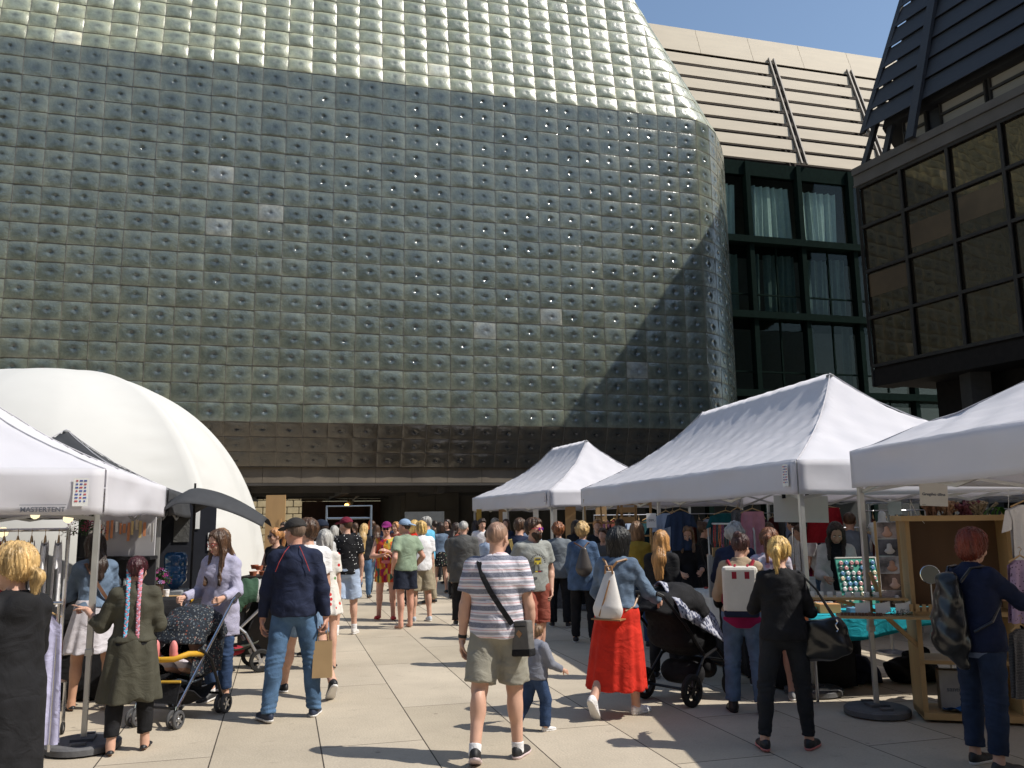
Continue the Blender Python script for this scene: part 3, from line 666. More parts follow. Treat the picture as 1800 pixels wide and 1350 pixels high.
# ------------------------------------------------------------------ implicit-surface bodies (surface nets over a distance grid)
BIG = 1e3
class SDF:
    """smooth union of shapes evaluated on a grid; boxes keep it quick"""
    def __init__(s, h): s.h = h; s.ops = []
    def rc(s, a, b, r1, r2, k=.02, clip=None, flat=None, M=None):
        """round cone a->b; flat: (sx,sy,sz) stretch of space; clip: list of (point, normal) keeping the negative side"""
        s.ops.append(('rc', Vector(a), Vector(b), r1, r2, k, clip, flat, M)); return s
    def el(s, c, r, k=.02, M=None, clip=None):
        s.ops.append(('el', Vector(c), tuple(r), None, None, k, clip, None, M)); return s
    def fn(s, f, lo, hi, k=.02): s.ops.append(('fn', f, Vector(lo), Vector(hi), None, k, None, None, None)); return s
    def mesh(s, post=None):
        h = s.h; los = []; his = []
        for o in s.ops:
            if o[0] == 'rc':
                r = max(o[3], o[4])/(min(o[7]) if o[7] else 1)+.02
                p = [o[1], o[2]]
                lo = [min(q[i] for q in p)-r for i in range(3)]; hi = [max(q[i] for q in p)+r for i in range(3)]
            elif o[0] == 'el':
                r = max(o[2]) if o[8] is not None else None
                lo = [o[1][i]-(r or o[2][i])-.02 for i in range(3)]; hi = [o[1][i]+(r or o[2][i])+.02 for i in range(3)]
            else: lo = list(o[2]); hi = list(o[3])
            los.append(lo); his.append(hi)
        L0 = np.min(los, 0)-2*h; H0 = np.max(his, 0)+2*h
        n = np.ceil((H0-L0)/h).astype(int)+1
        ax = [(L0[i]+h*np.arange(n[i])).astype(np.float32) for i in range(3)]
        Dg = np.full(n, .08, np.float32)
        for o, lo, hi in zip(s.ops, los, his):
            k = max(o[5], 1e-4); mg = max(k, .02)+h
            i0 = np.maximum(0, np.floor((np.array(lo)-mg-L0)/h).astype(int)); i1 = np.minimum(n, np.ceil((np.array(hi)+mg-L0)/h).astype(int)+1)
            X, Y, Z = np.meshgrid(ax[0][i0[0]:i1[0]], ax[1][i0[1]:i1[1]], ax[2][i0[2]:i1[2]], indexing='ij')
            if o[0] == 'fn': d = o[1](X, Y, Z)
            else:
                if o[0] == 'rc':
                    f = o[7] or (1,1,1); a = o[1]; b = o[2]
                    if o[8] is not None:
                        M = o[8]; px = X-a.x; py = Y-a.y; pz = Z-a.z
                        x = (px*M[0][0]+py*M[1][0]+pz*M[2][0])*f[0]; y = (px*M[0][1]+py*M[1][1]+pz*M[2][1])*f[1]; z = (px*M[0][2]+py*M[1][2]+pz*M[2][2])*f[2]
                        bb = M.transposed() @ (b-a); bx, by, bz = bb.x*f[0], bb.y*f[1], bb.z*f[2]
                    else:
                        x = (X-a.x)*f[0]; y = (Y-a.y)*f[1]; z = (Z-a.z)*f[2]; bx, by, bz = (b.x-a.x)*f[0], (b.y-a.y)*f[1], (b.z-a.z)*f[2]
                    l2 = bx*bx+by*by+bz*bz+1e-9
                    t = np.clip((x*bx+y*by+z*bz)/l2, 0, 1)
                    d = np.sqrt((x-t*bx)**2+(y-t*by)**2+(z-t*bz)**2)-(o[3]+(o[4]-o[3])*t)
                else:
                    c = o[1]; r = o[2]; x = X-c.x; y = Y-c.y; z = Z-c.z
                    if o[8] is not None:
                        M = o[8]; x, y, z = x*M[0][0]+y*M[1][0]+z*M[2][0], x*M[0][1]+y*M[1][1]+z*M[2][1], x*M[0][2]+y*M[1][2]+z*M[2][2]
                    q = np.sqrt((x/r[0])**2+(y/r[1])**2+(z/r[2])**2); q2 = np.sqrt((x/r[0]**2)**2+(y/r[1]**2)**2+(z/r[2]**2)**2)+1e-6
                    d = q*(q-1)/q2
            if o[6]:
                for (P, nn) in o[6]:
                    d = np.maximum(d, (X-P[0])*nn[0]+(Y-P[1])*nn[1]+(Z-P[2])*nn[2])
            S = Dg[i0[0]:i1[0], i0[1]:i1[1], i0[2]:i1[2]]
            hh = np.clip(.5+.5*(S-d)/k, 0, 1)
            S[...] = S*(1-hh)+d*hh-k*hh*(1-hh)
        if post:
            X, Y, Z = np.meshgrid(*ax, indexing='ij', sparse=True); Dg = post(Dg, X, Y, Z)
        for a_ in range(3):
            sl = [slice(None)]*3; sl[a_] = 0; Dg[tuple(sl)] = .05; sl[a_] = -1; Dg[tuple(sl)] = .05
        return nets(Dg, L0, h)
def nets(Dg, L0, h):
    S = Dg < 0
    c = np.zeros(tuple(x-1 for x in Dg.shape), np.uint8)
    for i in (0,1):
        for j in (0,1):
            for k in (0,1): c += S[i:c.shape[0]+i, j:c.shape[1]+j, k:c.shape[2]+k]
    act = (c > 0) & (c < 8); idx = np.argwhere(act)
    if len(idx) == 0: return np.zeros((0,3)), np.zeros((0,4), int)
    I = -np.ones(act.shape, np.int64); I[act] = np.arange(len(idx))
    val = {}
    for i in (0,1):
        for j in (0,1):
            for k in (0,1): val[(i,j,k)] = Dg[idx[:,0]+i, idx[:,1]+j, idx[:,2]+k]
    acc = np.zeros((len(idx),3)); cnt = np.zeros(len(idx))
    cs = list(val)
    for a in cs:
        for ax in range(3):
            if a[ax] == 1: continue
            b = list(a); b[ax] = 1; b = tuple(b); va, vb = val[a], val[b]; m_ = (va < 0) != (vb < 0)
            t = np.where(m_, va/(va-vb+1e-12), 0)
            for q in range(3):
                acc[:,q] += np.where(m_, a[q]+(t if q == ax else 0), 0)
            cnt += m_
    P = L0+h*(idx+acc/cnt[:,None])
    F = []
    for ax in range(3):
        o1, o2 = [(1,2),(2,0),(0,1)][ax]
        s0 = [slice(None)]*3; s1 = [slice(None)]*3; s0[ax] = slice(0,-1); s1[ax] = slice(1,None)
        A = S[tuple(s0)]; B = S[tuple(s1)]; e = np.argwhere(A != B)
        e = e[(e[:,o1] > 0) & (e[:,o2] > 0) & (e[:,o1] < Dg.shape[o1]-1) & (e[:,o2] < Dg.shape[o2]-1)]
        if len(e) == 0: continue
        inn = A[e[:,0],e[:,1],e[:,2]]
        def g(d1, d2):
            q = e.copy(); q[:,o1] -= d1; q[:,o2] -= d2; return I[q[:,0],q[:,1],q[:,2]]
        q = np.stack([g(1,1), g(0,1), g(0,0), g(1,0)], 1)
        q[~inn] = q[~inn][:,::-1]; F.append(q)
    return P, np.concatenate(F)
NPLAST = [None]
def np_obj(name, parts, material, parent, scale=1.0):
    """parts: list of (verts, quads) joined into one mesh"""
    off = 0; Vs = []; Fs = []
    for P, F in parts:
        if len(P) == 0: continue
        Vs.append(P); Fs.append(F+off); off += len(P)
    if not Vs: return None
    V = (np.concatenate(Vs)*scale).astype(np.float32); F = np.concatenate(Fs).astype(np.int32); NPLAST[0] = (V, F)
    me = bpy.data.meshes.new(name); me.vertices.add(len(V)); me.vertices.foreach_set('co', V.ravel())
    me.loops.add(F.size); me.loops.foreach_set('vertex_index', F.ravel()); me.polygons.add(len(F))
    me.polygons.foreach_set('loop_start', np.arange(0, F.size, 4, dtype=np.int32)); me.polygons.foreach_set('loop_total', np.full(len(F), 4, dtype=np.int32))
    me.polygons.foreach_set('use_smooth', np.ones(len(F), bool)); me.update(calc_edges=True); me.validate()
    me.materials.append(material)
    o = bpy.data.objects.new(name, me); COL.objects.link(o); o.parent = parent; return o

def rot(ax, a): return Matrix.Rotation(a, 3, ax)
def vn(v): v = Vector(v); return v.normalized()
def frame(y, z):                       # matrix with given y and approximate z
    y = vn(y); x = y.cross(Vector(z)); x.normalize(); z = x.cross(y); return Matrix((x,y,z)).transposed()

# skin, hair and cloth materials ------------------------------------------------
SKINS = {'fair': (.56,.33,.24), 'tan': (.50,.28,.185), 'red': (.55,.29,.21), 'pale': (.62,.41,.32)}
def skin(k='fair'): return mat('skin '+k, SKINS[k], .5, vary=.07, vscale=14, bump=.06, bscale=120, spec=.35)
def hairm(k, c=None): return mat('hair '+k, c, .42, spec=.45, vary=.55, vscale=28, bump=.8, bscale=90, stretch=(1,1,.10))
def creases(mm):
    if mm.get('cr'): return mm
    mm['cr'] = 1; N = mm.node_tree.nodes; L = mm.node_tree.links; b = N['Principled BSDF']
    tc = N.new('ShaderNodeTexCoord'); mp = N.new('ShaderNodeMapping'); mp.inputs['Rotation'].default_value = (.5,.4,.2); mp.inputs['Scale'].default_value = (1,1,1.3); L.new(tc.outputs['Object'], mp.inputs[0])
    n = N.new('ShaderNodeTexNoise'); n.inputs['Scale'].default_value = 6; n.inputs['Detail'].default_value = 2.5; n.inputs['Distortion'].default_value = 1.6; L.new(mp.outputs[0], n.inputs[0])
    bp = N.new('ShaderNodeBump'); bp.inputs['Strength'].default_value = .5; bp.inputs['Distance'].default_value = .03; L.new(n.outputs[0], bp.inputs['Height'])
    old = b.inputs['Normal'].links
    if old: L.new(old[0].from_socket, bp.inputs['Normal'])
    L.new(bp.outputs[0], b.inputs['Normal']); return mm
def cloth(k, c=None, rough=.85, vary=.12, bump=.25, vscale=9, **kw): return creases(mat('cloth '+k, c, rough, vary=vary, vscale=vscale, bump=bump, bscale=220, spec=.25, **kw))
def denim(k, c=None): return creases(mat('denim '+k, c, .85, vary=.35, vscale=7, bump=.3, bscale=260, spec=.2))

def node_cloth(key, build):
    if key in _M: return _M[key]
    mm = bpy.data.materials.new(key); mm.use_nodes = True; _M[key] = mm
    t = mm.node_tree; b = t.nodes['Principled BSDF']; b.inputs['Roughness'].default_value = .85; b.inputs['Specular IOR Level'].default_value = .2
    tc = t.nodes.new('ShaderNodeTexCoord'); out = build(t.nodes, t.links, tc.outputs['Object']); t.links.new(out, b.inputs['Base Color'])
    nz = t.nodes.new('ShaderNodeTexNoise'); nz.inputs['Scale'].default_value = 200; t.links.new(tc.outputs['Object'], nz.inputs[0]); bp = t.nodes.new('ShaderNodeBump'); bp.inputs['Strength'].default_value = .2; bp.inputs['Distance'].default_value = .01
    t.links.new(nz.outputs[0], bp.inputs['Height']); t.links.new(bp.outputs[0], b.inputs['Normal'])
    return creases(mm)
def ramp(N, L, fac, stops, const=True):
    r = N.new('ShaderNodeValToRGB'); e = r.color_ramp.elements; r.color_ramp.interpolation = 'CONSTANT' if const else 'LINEAR'
    while len(e) > 1: e.remove(e[-1])
    e[0].position = stops[0][0]; e[0].color = tuple(stops[0][1])+(1,)
    for p, c in stops[1:]:
        x = e.new(p); x.color = tuple(c)+(1,)
    L.new(fac, r.inputs[0]); return r.outputs[0]
def stripes_mat():
    def f(N, L, co):
        s = N.new('ShaderNodeSeparateXYZ'); L.new(co, s.inputs[0])
        nz = N.new('ShaderNodeTexNoise'); nz.inputs['Scale'].default_value = 7; L.new(co, nz.inputs[0])
        a = N.new('ShaderNodeMath'); a.operation = 'MULTIPLY_ADD'; L.new(nz.outputs[0], a.inputs[0]); a.inputs[1].default_value = .012; L.new(s.outputs[2], a.inputs[2])
        m_ = N.new('ShaderNodeMath'); m_.operation = 'MULTIPLY_ADD'; L.new(a.outputs[0], m_.inputs[0]); m_.inputs[1].default_value = 1/.118; m_.inputs[2].default_value = .1
        fr = N.new('ShaderNodeMath'); fr.operation = 'FRACT'; L.new(m_.outputs[0], fr.inputs[0])
        W = (.66,.63,.68); B = (.13,.145,.20); K = (.62,.34,.36); G_ = (.30,.31,.37)
        c = ramp(N, L, fr.outputs[0], [(0,B),(.30,W),(.42,K),(.47,W),(.58,G_),(.74,W),(.84,K),(.88,W)])
        n2 = N.new('ShaderNodeTexNoise'); n2.inputs['Scale'].default_value = 120; mp = N.new('ShaderNodeMapping'); mp.inputs['Scale'].default_value = (1,1,6); L.new(co, mp.inputs[0]); L.new(mp.outputs[0], n2.inputs[0])
        mx = N.new('ShaderNodeMix'); mx.data_type = 'RGBA'; mr = N.new('ShaderNodeMapRange'); mr.inputs[1].default_value = .45; mr.inputs[2].default_value = .7; mr.inputs[4].default_value = .45; L.new(n2.outputs[0], mr.inputs[0]); L.new(mr.outputs[0], mx.inputs[0]); L.new(c, mx.inputs[6]); mx.inputs[7].default_value = W+(1,)
        return mx.outputs[2]
    return node_cloth('striped jersey', f)
def spots_mat(key, ground, spot, scale, size=.12, cells=None, stretch=(1,1,1)):
    def f(N, L, co):
        mp = N.new('ShaderNodeMapping'); mp.inputs['Scale'].default_value = stretch; L.new(co, mp.inputs[0])
        v = N.new('ShaderNodeTexVoronoi'); v.inputs['Scale'].default_value = scale; v.inputs['Randomness'].default_value = .75; L.new(mp.outputs[0], v.inputs[0])
        if cells:
            sp = N.new('ShaderNodeSeparateColor'); L.new(v.outputs['Color'], sp.inputs[0]); spot_o = ramp(N, L, sp.outputs[0], cells)
        lt = N.new('ShaderNodeMath'); lt.operation = 'LESS_THAN'; lt.inputs[1].default_value = size; L.new(v.outputs['Distance'], lt.inputs[0])
        mx = N.new('ShaderNodeMix'); mx.data_type = 'RGBA'; L.new(lt.outputs[0], mx.inputs[0]); mx.inputs[6].default_value = tuple(ground)+(1,)
        if cells: L.new(spot_o, mx.inputs[7])
        else: mx.inputs[7].default_value = tuple(spot)+(1,)
        return mx.outputs[2]
    return node_cloth(key, f)
def check_mat(key, a, b_, scale):
    def f(N, L, co):
        w1 = N.new('ShaderNodeTexWave'); w1.wave_type = 'BANDS'; w1.bands_direction = 'Z'; w1.inputs['Scale'].default_value = scale; w1.inputs['Distortion'].default_value = 5; w1.inputs['Detail Scale'].default_value = 12; L.new(co, w1.inputs[0])
        return ramp(N, L, w1.outputs[0], [(0,a),(1,b_)], False)
    return node_cloth(key, f)

# ------------------------------------------------------------------ a hand with five fingers
def hand_sdf(P, d, pn, thumb, size, curl, h, spread=.12, point=False):
    """P wrist, d direction of the hand, pn palm normal, thumb: unit vector to the thumb side"""
    d = vn(d); pn = vn(Vector(pn)-d*Vector(pn).dot(d)); th = vn(Vector(thumb)-d*Vector(thumb).dot(d)-pn*Vector(thumb).dot(pn)); u = size/.18
    s = SDF(h); W = P+d*.0
    s.rc(P-d*.03*u, P+d*.02*u, .025*u, .027*u, .012)
    for q in (-.024,-.008,.009,.026):
        s.rc(P+d*.015*u+th*q*.6*u, P+d*.085*u+th*q*u, .0145*u, .0125*u, .012)
    lens = [(.026,.043,.026,.022),(.009,.048,.030,.023),(-.008,.044,.028,.022),(-.024,.034,.022,.019)]
    for i, (q, l1, l2, l3) in enumerate(lens):
        p = P+d*(.088-.004*i)*u+th*q*u; a = 0; c = curl*(1+.12*i) if not (point and i == 0) else .05
        if point and i > 0: c = 1.35
        dv = vn(d+th*(q*spread*40*.1))
        for j, (l, r1, r2) in enumerate(((l1,.0092,.0088),(l2,.0086,.008),(l3,.0078,.0066))):
            a += c*(.75 if j == 0 else .95 if j == 1 else .6)
            dd = dv*math.cos(a)+pn*math.sin(a); p2 = p+dd*l*u
            s.rc(p, p2, r1*u, r2*u, .004); p = p2
    p = P+d*.02*u+th*.028*u; a0 = vn(d*.62+th*.7+pn*.35)
    p2 = p+a0*.042*u; s.rc(p-d*.005*u-th*.008*u, p2, .0145*u, .011*u, .01)
    a1 = vn(d*.9+th*.25+pn*(.35+.4*min(curl,1))); p3 = p2+a1*.032*u; s.rc(p2, p3, .0105*u, .0092*u, .004)
    a2 = vn(d*.85+pn*(.5+.5*min(curl,1))-th*.05); s.rc(p3, p3+a2*.026*u, .0092*u, .0075*u, .003)
    return s.mesh()

GRIDS = {'near': (.0105,.0062,.0045), 'mid': (.0145,.0085,.0065), 'far': (.021,.013,.010)}
PEOPLE = {}
def person(key, label, x, y, face, H=1.72, sex='m', lod='mid', build=1.0, lean=0, leans=0, twist=0, head=(0,0,0),
           arms=None, legs=None, skin_k='fair', top=None, bottom=None, shoes=None, hair=None, hat=None, glasses=None, beard=None,
           socks=None, curl=(.45,.45), group=None, eyes=True, crouch=0, foot_yaw=(.15,.15), pointL=False, extra=None, belly=0, zoff=0.0):
    """face: heading in degrees the person looks to (0 = +Y away from the camera, 90 = -X to the left, 180 towards the camera)."""
    hb, hh_, hf = GRIDS[lod]; sc = H/1.75; hb /= sc; hh_ /= sc; hf /= sc
    root = thing('person', label, 'person', (x,y,zoff), R(face), group); PEOPLE[key] = root
    F_ = sex == 'f'; bw = build
    sk = skin(skin_k)
    rr = random.Random(sum(map(ord, key))*7+3); ph = [rr.uniform(0,6.3) for _ in range(16)]
    # ---- skeleton
    legs = legs or ((3,4,4,0),(-3,4,4,0))      # per side: thigh forward deg, knee bend deg, outward deg, heel pitch
    hipw = .088 if not F_ else .09
    LJ = []
    for sgn, (a, kn, ou, heel) in zip((-1,1), legs):
        hip = Vector((sgn*hipw,0,-.02)); a_ = R(a); o_ = R(ou)*sgn
        d1 = rot('Y', -o_) @ (rot('X', a_) @ Vector((0,0,-1))); knee = hip+d1*.43
        d2 = rot('Y', -o_*.5) @ (rot('X', a_-R(kn)) @ Vector((0,0,-1))); ank = knee+d2*.41
        yaw = -sgn*foot_yaw[0 if sgn < 0 else 1]; fd = Vector((-math.sin(yaw),math.cos(yaw),0)); hp = R(heel)
        fz = fd*math.cos(hp)-Z3*math.sin(hp); up = fd*math.sin(hp)+Z3*math.cos(hp)
        heelp = ank-up*.085-fz*.055; toe = heelp+fz*.27
        low = min(heelp.z, (heelp+fz*.17).z, toe.z if hp <= 0 else (heelp+fz*.17).z)
        LJ.append((hip, knee, ank, fz, up, heelp, low))
    pz = -min(l[6] for l in LJ); off = Vector((0,0,pz))
    LJ = [(a+off, b+off, c+off, f, u, hp+off) for (a,b,c,f,u,hp,_) in LJ]
    pel = Vector((0,0,pz))
    TM = rot('Z', R(twist)) @ rot('Y', R(leans)) @ rot('X', -R(lean))
    def T(p): return pel+TM @ Vector(p)
    shw = (.166 if not F_ else .141)*bw**.5
    SH = [T((-shw,-.008,.437)), T((shw,-.008,.437))]
    arms = arms or (((.12,.05,-1),(.08,.18,-1)),((.12,.05,-1),(.08,.18,-1)))   # outward, forward, up directions of upper arm and forearm
    AJ = []
    for i, sgn in enumerate((-1,1)):
        (ua, fa) = arms[i][:2]; m3 = rot('Z', R(twist))
        d1 = m3 @ vn((sgn*ua[0], ua[1], ua[2])); d2 = m3 @ vn((sgn*fa[0], fa[1], fa[2]))
        el = SH[i]+d1*.295; wr_ = el+d2*.25; AJ.append((SH[i], el, wr_, d1, d2))
    NB = T((0,.0,.475)); HM = rot('Z', R(twist)) @ rot('Z', R(head[0])) @ rot('X', -R(head[1])) @ rot('Y', R(head[2]))
    NT = NB+(TM @ Vector((0,.01,.10)))*1.0
    HC = NT+HM @ Vector((0,.018,.075))
    def hp_(p): return HC+HM @ Vector(p)
    PEOPLE[key+'_j'] = dict(A=AJ, L=LJ, T=T, HC=HC, HM=HM, sc=sc, TM=TM, pel=pel, root=root)
    # ---- body
    W = 1.0*bw**.6
    def torso(s, o=0.0, k=.05, clip=None, lo_=True):
        if F_:
            if lo_: s.el(T((0,-.012,.0)), (.172*W+o,.122*bw+o,.135+o), k, TM, clip)
            s.el(T((0,.004,.15)), (.128*W+o,.095*bw+o+belly,.17+o), k, TM, clip)
            s.el(T((0,-.003,.33)), (.148*W+o,.102*W+o,.165+o), k, TM, clip)
            for q in (-1,1): s.el(T((q*.060,.060,.318)), (.060+o*.7,.052+o*.5,.062+o*.7), .07, TM, clip)
        else:
            if lo_: s.el(T((0,-.012,.0)), (.162*W+o,.118*bw+o,.13+o), k, TM, clip)
            s.el(T((0,.004+belly*.5,.14)), (.150*W+o,.106*bw+o+belly,.18+o), k, TM, clip)
            s.el(T((0,-.002,.33)), (.178*W+o,.118*W+o,.18+o), k, TM, clip)
        for q in (-1,1): s.rc(T((q*.02,-.008,.462)), T((q*shw*.90,-.008,.436)), .052+o, .050+o, .03, clip)
        s.rc(T((0,-.012,.44)), T((0,-.004,.50)), .085+o*.6, .05+o*.5, k, clip)
    ra = (.052,.040,.036,.026) if not F_ else (.045,.035,.031,.023)
    ra = tuple(q*bw**.5 for q in ra)
    rl = (.088,.060,.052,.038) if not F_ else (.092,.058,.050,.035)
    rl = tuple(q*bw**.5 for q in rl)
    s = SDF(hb)
    torso(s, -.004)
    s.rc(NB-TM @ Vector((0,0,.02)), NT+HM @ Vector((0,0,.02)), .058 if not F_ else .048, .052 if not F_ else .044, .03)
    for i in (0,1):
        S_, E_, W_, d1, d2 = AJ[i]
        s.rc(S_, E_, ra[0], ra[1], .025); s.rc(E_, E_+d2*.08, ra[1], ra[1]*1.02, .02); s.rc(E_+d2*.06, W_+d2*.01, ra[1]*1.0, ra[3], .02)
    for i in (0,1):
        hip, kn_, an, fd, up, hl = LJ[i]; back = -fd
        s.rc(hip, kn_, rl[0], rl[1]*.98, .04); d2 = (an-kn_)
        s.rc(kn_, an, rl[1]*.9, rl[3], .02); s.el(kn_+d2*.30-Vector((fd.x,fd.y,0))*.018, (rl[2],rl[2]*1.08,.115), .03)
        s.rc(an, hl+fd*.05+up*.045, rl[3]*.95, .034, .02); s.rc(hl+fd*.05+up*.04, hl+fd*.19+up*.022, .034, .022, .02)
    parts = [s.mesh()]
    s = SDF(hh_)                                     # head
    fw = .073 if F_ else .077
    s.el(hp_((0,-.008,.035)), (fw,.094,.088), .01, HM); s.el(hp_((0,.018,-.028)), (fw*.80,.070,.082), .03, HM)
    s.el(hp_((0,.052,-.085)), (.030,.026,.024), .03, HM)
    s.rc(hp_((0,.082,.012)), hp_((0,.108,-.030)), .008, .0125, .010)         # nose
    for q in (-1,1):
        s.rc(hp_((q*.014,.098,-.034)), hp_((q*.004,.10,-.034)), .007, .008, .005)
        s.rc(hp_((q*.012,.083,.026)), hp_((q*.045,.070,.026)), .008, .007, .010)  # brow
        s.el(hp_((q*.040,.062,-.030)), (.022,.020,.022), .02, HM)                 # cheek
        s.el(hp_((q*(fw+.001),-.010,-.008)), (.008,.018,.030), .006, HM)          # ear
    s.rc(hp_((-.018,.086,-.062)), hp_((.018,.086,-.062)), .0075, .0075, .006)     # lips
    s.rc(hp_((0,-.015,-.05)), NT-HM @ Vector((0,0,.03)), .053 if not F_ else .044, .052 if not F_ else .044, .02)
    def eyesock(Dg, X, Y, Z):
        for q in (-1,1):
            c = hp_((q*.031,.092,.006)); d = np.sqrt((X-c.x)**2+(Y-c.y)**2+(Z-c.z)**2)-.0125; kk = .012
            h_ = np.clip(.5-.5*(Dg+d)/kk, 0, 1); Dg = Dg*(1-h_)-d*h_+kk*h_*(1-h_)
        return Dg
    parts.append(s.mesh(eyesock))
    for i, sgn in enumerate((-1,1)):
        S_, E_, W_, d1, d2 = AJ[i]; hd = arms[i][2] if len(arms[i]) > 2 else None
        dd = vn(rot('Z', R(twist)) @ Vector((sgn*hd[0][0], hd[0][1], hd[0][2]))) if hd else d2
        pn = rot('Z', R(twist)) @ Vector((sgn*hd[1][0], hd[1][1], hd[1][2])) if hd else Vector((-sgn*1,0,0)) 
        if abs(vn(pn).dot(dd)) > .9: pn = Vector((0,0,-1))
        th = dd.cross(vn(pn))*(-1 if sgn > 0 else 1)
        parts.append(hand_sdf(W_, dd, pn, th, .175 if not F_ else .16, curl[i], hf, point=(pointL and i == 0)))
        PEOPLE[key+'_j'].setdefault('H', []).append((W_+dd*.085, dd, vn(pn)))
    body = np_obj('body', parts, sk, root, sc)
    # ---- face details
    if eyes:
        wm = mat('eye white', (.75,.72,.70), .25, vary=.02); im = mat('eye iris', (.06,.04,.03), .15); bm_ = hairm('brow', (.06,.035,.02)); lm = mat('lip '+sex, (.42,.14,.12) if F_ else (.42,.2,.16), .45)
        for q in (-1,1):
            e = SDF(.0032); e.el(hp_((q*.030,.079,.006)), (.0115,.0115,.0085), .003, HM); eo = np_obj('eye', [e.mesh()], wm, root, sc)
            e = SDF(.0022); e.el(hp_((q*.030,.0885,.006)), (.0052,.003,.0052), .003, HM); np_obj('iris', [e.mesh()], im, eo, sc)
            e = SDF(.004); e.rc(hp_((q*.015,.090,.026)), hp_((q*.044,.080,.029)), .0045, .003, .003); np_obj('eyebrow', [e.mesh()], bm_, root, sc)
        e = SDF(.0035); e.rc(hp_((-.017,.0895,-.060)), hp_((.017,.0895,-.060)), .0042, .0042, .003); e.rc(hp_((-.012,.090,-.067)), hp_((.012,.090,-.067)), .0048, .0048, .003); np_obj('mouth', [e.mesh()], lm, root, sc)
    def wrinkle(amp, dirn=0):
        def f(Dg, X, Y, Z):
            n_ = (np.sin(X*31+Z*22+ph[0])+np.sin(X*-26+Z*37+Y*17+ph[1])+.7*np.sin(Z*61+X*19+ph[2])+.6*np.sin(X*55+Y*48+Z*29+ph[3])+.5*np.sin(Y*70-Z*44+ph[4]))
            
            g_ = np.abs(np.sin(X*14+Z*-19+Y*11+ph[11]+1.3*np.sin(Z*9+ph[12])))
            return Dg+amp*n_/3+amp*.9*(.5-g_**.6)
        return f
    # ---- clothes
    if bottom: make_bottom(key, bottom, root, sc, hb, LJ, T, TM, pel, rl, torso, wrinkle, ph, W, F_, bw)
    if bottom and bottom.get('under'): make_bottom(key, bottom['under'], root, sc, hb, LJ, T, TM, pel, rl, torso, wrinkle, ph, W, F_, bw)
    if top:
        t_ = dict(sleeve='short', hem=-.03, off=.012, m=None, wr=.004, hood=False, drop=0); t_.update(top); o = t_['off']
        s = SDF(hb); clipz = [(T((0,0,t_['hem'])), -(TM @ Z3))]
        torso(s, o, .05, clipz)
        if t_['hem'] < -.14: s.rc(T((0,-.005,-.05)), T((0,-.005,t_['hem']-.1)), .175*W+o, .185*W+o+t_['drop'], .05, clipz, (1,1.35,1), TM)
        if t_.get('drape', True) and t_['hem'] < .02:
            s.rc(T((0,-.004,.33)), T((0,-.006,t_['hem']-.05)), (.150 if not F_ else .130)*W+o, (.168 if not F_ else .172)*W+o+.006, .05, clipz, (1,1.42/bw**.3,1), TM)
        neckc = [(T((0,.0,.535)), TM @ Vector((0,.25,1)).normalized())]
        slv = t_['sleeve']
        for i in (0,1):
            S_, E_, W_, d1, d2 = AJ[i]
            if slv == 'none': continue
            if slv == 'short':
                c = S_+d1*.19; s.rc(S_, E_, ra[0]+o+.004, ra[0]+o+.010, .03, [(c, d1)])
            elif slv == 'elbow':
                c = E_+d2*.02; s.rc(S_, E_, ra[0]+o+.003, ra[1]+o+.008, .03); s.rc(E_, W_, ra[1]+o+.007, ra[1]+o+.008, .02, [(E_+d2*.10, d2)])
            else:
                push = .02 if slv == 'long' else .12
                s.rc(S_, E_, ra[0]+o*.8, ra[1]+o, .03); s.rc(E_, W_, ra[1]+o, ra[3]+o*.85, .02, [(W_-d2*push, d2)])
        if t_.get('collar'): s.rc(T((0,-.008,.485)), T((0,.004,.535)), .074, .070, .015, neckc)
        if t_['hood']: s.el(T((0,-.085,.44)), (.11,.06,.085), .03, TM)
        def post(Dg, X, Y, Z):
            Dg = wrinkle(t_['wr'])(Dg, X, Y, Z)
            # carve the neck opening
            c = T((0,.012,.535)); a = TM @ Z3
            if not t_.get('collar') and not t_['hood']:
                px, py, pz_ = X-c.x, Y-c.y, Z-c.z; q = px*a.x+py*a.y+pz_*a.z
                rad = np.sqrt(np.maximum(px*px+py*py+pz_*pz_-q*q, 0)); nk = t_.get('neck', .066)
                Dg = np.maximum(Dg, -(np.maximum(rad-nk, -(q+.06))))
            elif t_['hood'] or t_.get('collar'):
                px, py, pz_ = X-c.x, Y-c.y, Z-c.z; q = px*a.x+py*a.y+pz_*a.z
                rad = np.sqrt(np.maximum(px*px+py*py+pz_*pz_-q*q, 0)); Dg = np.maximum(Dg, -(np.maximum(rad-.060, -(q+.04))))
            return Dg
        np_obj(t_.get('name', 'shirt'), [s.mesh(post)], t_['m'], root, sc)
        if t_.get('waistband'):
            s = SDF(hb); torso(s, o+.004, .05, [(T((0,0,t_['hem']+.03)), TM @ Z3), (T((0,0,t_['hem']-.008)), -(TM @ Z3))]); np_obj('hem_band', [s.mesh()], t_['waistband'], root, sc)
        if t_.get('open'):                          # the panel of shirt seen in an open jacket
            s = SDF(hb); torso(s, o+.016, .05, [(T((0,.0,0)), -(TM @ Vector((0,1,0)))), (T((.05,0,0)), TM @ Vector((1,0,0))), (T((-.05,0,0)), TM @ Vector((-1,0,0))), (T((0,0,-.02)), -(TM @ Z3))])
            s.ops = [q for q in s.ops]; np_obj('inner_shirt', [SDFshift(s, .012)], t_['open'], root, sc)
    # ---- shoes and socks
    if socks is not None:
        for i in (0,1):
            hip, kn_, an, fd, up, hl = LJ[i]; a = vn(an-kn_); s = SDF(hh_); s.rc(an-a*.10, an+a*.03, rl[3]+.006, rl[3]+.004, .01, [(an-a*socks[0], -a)]); np_obj('sock', [s.mesh()], socks[1], root, sc)
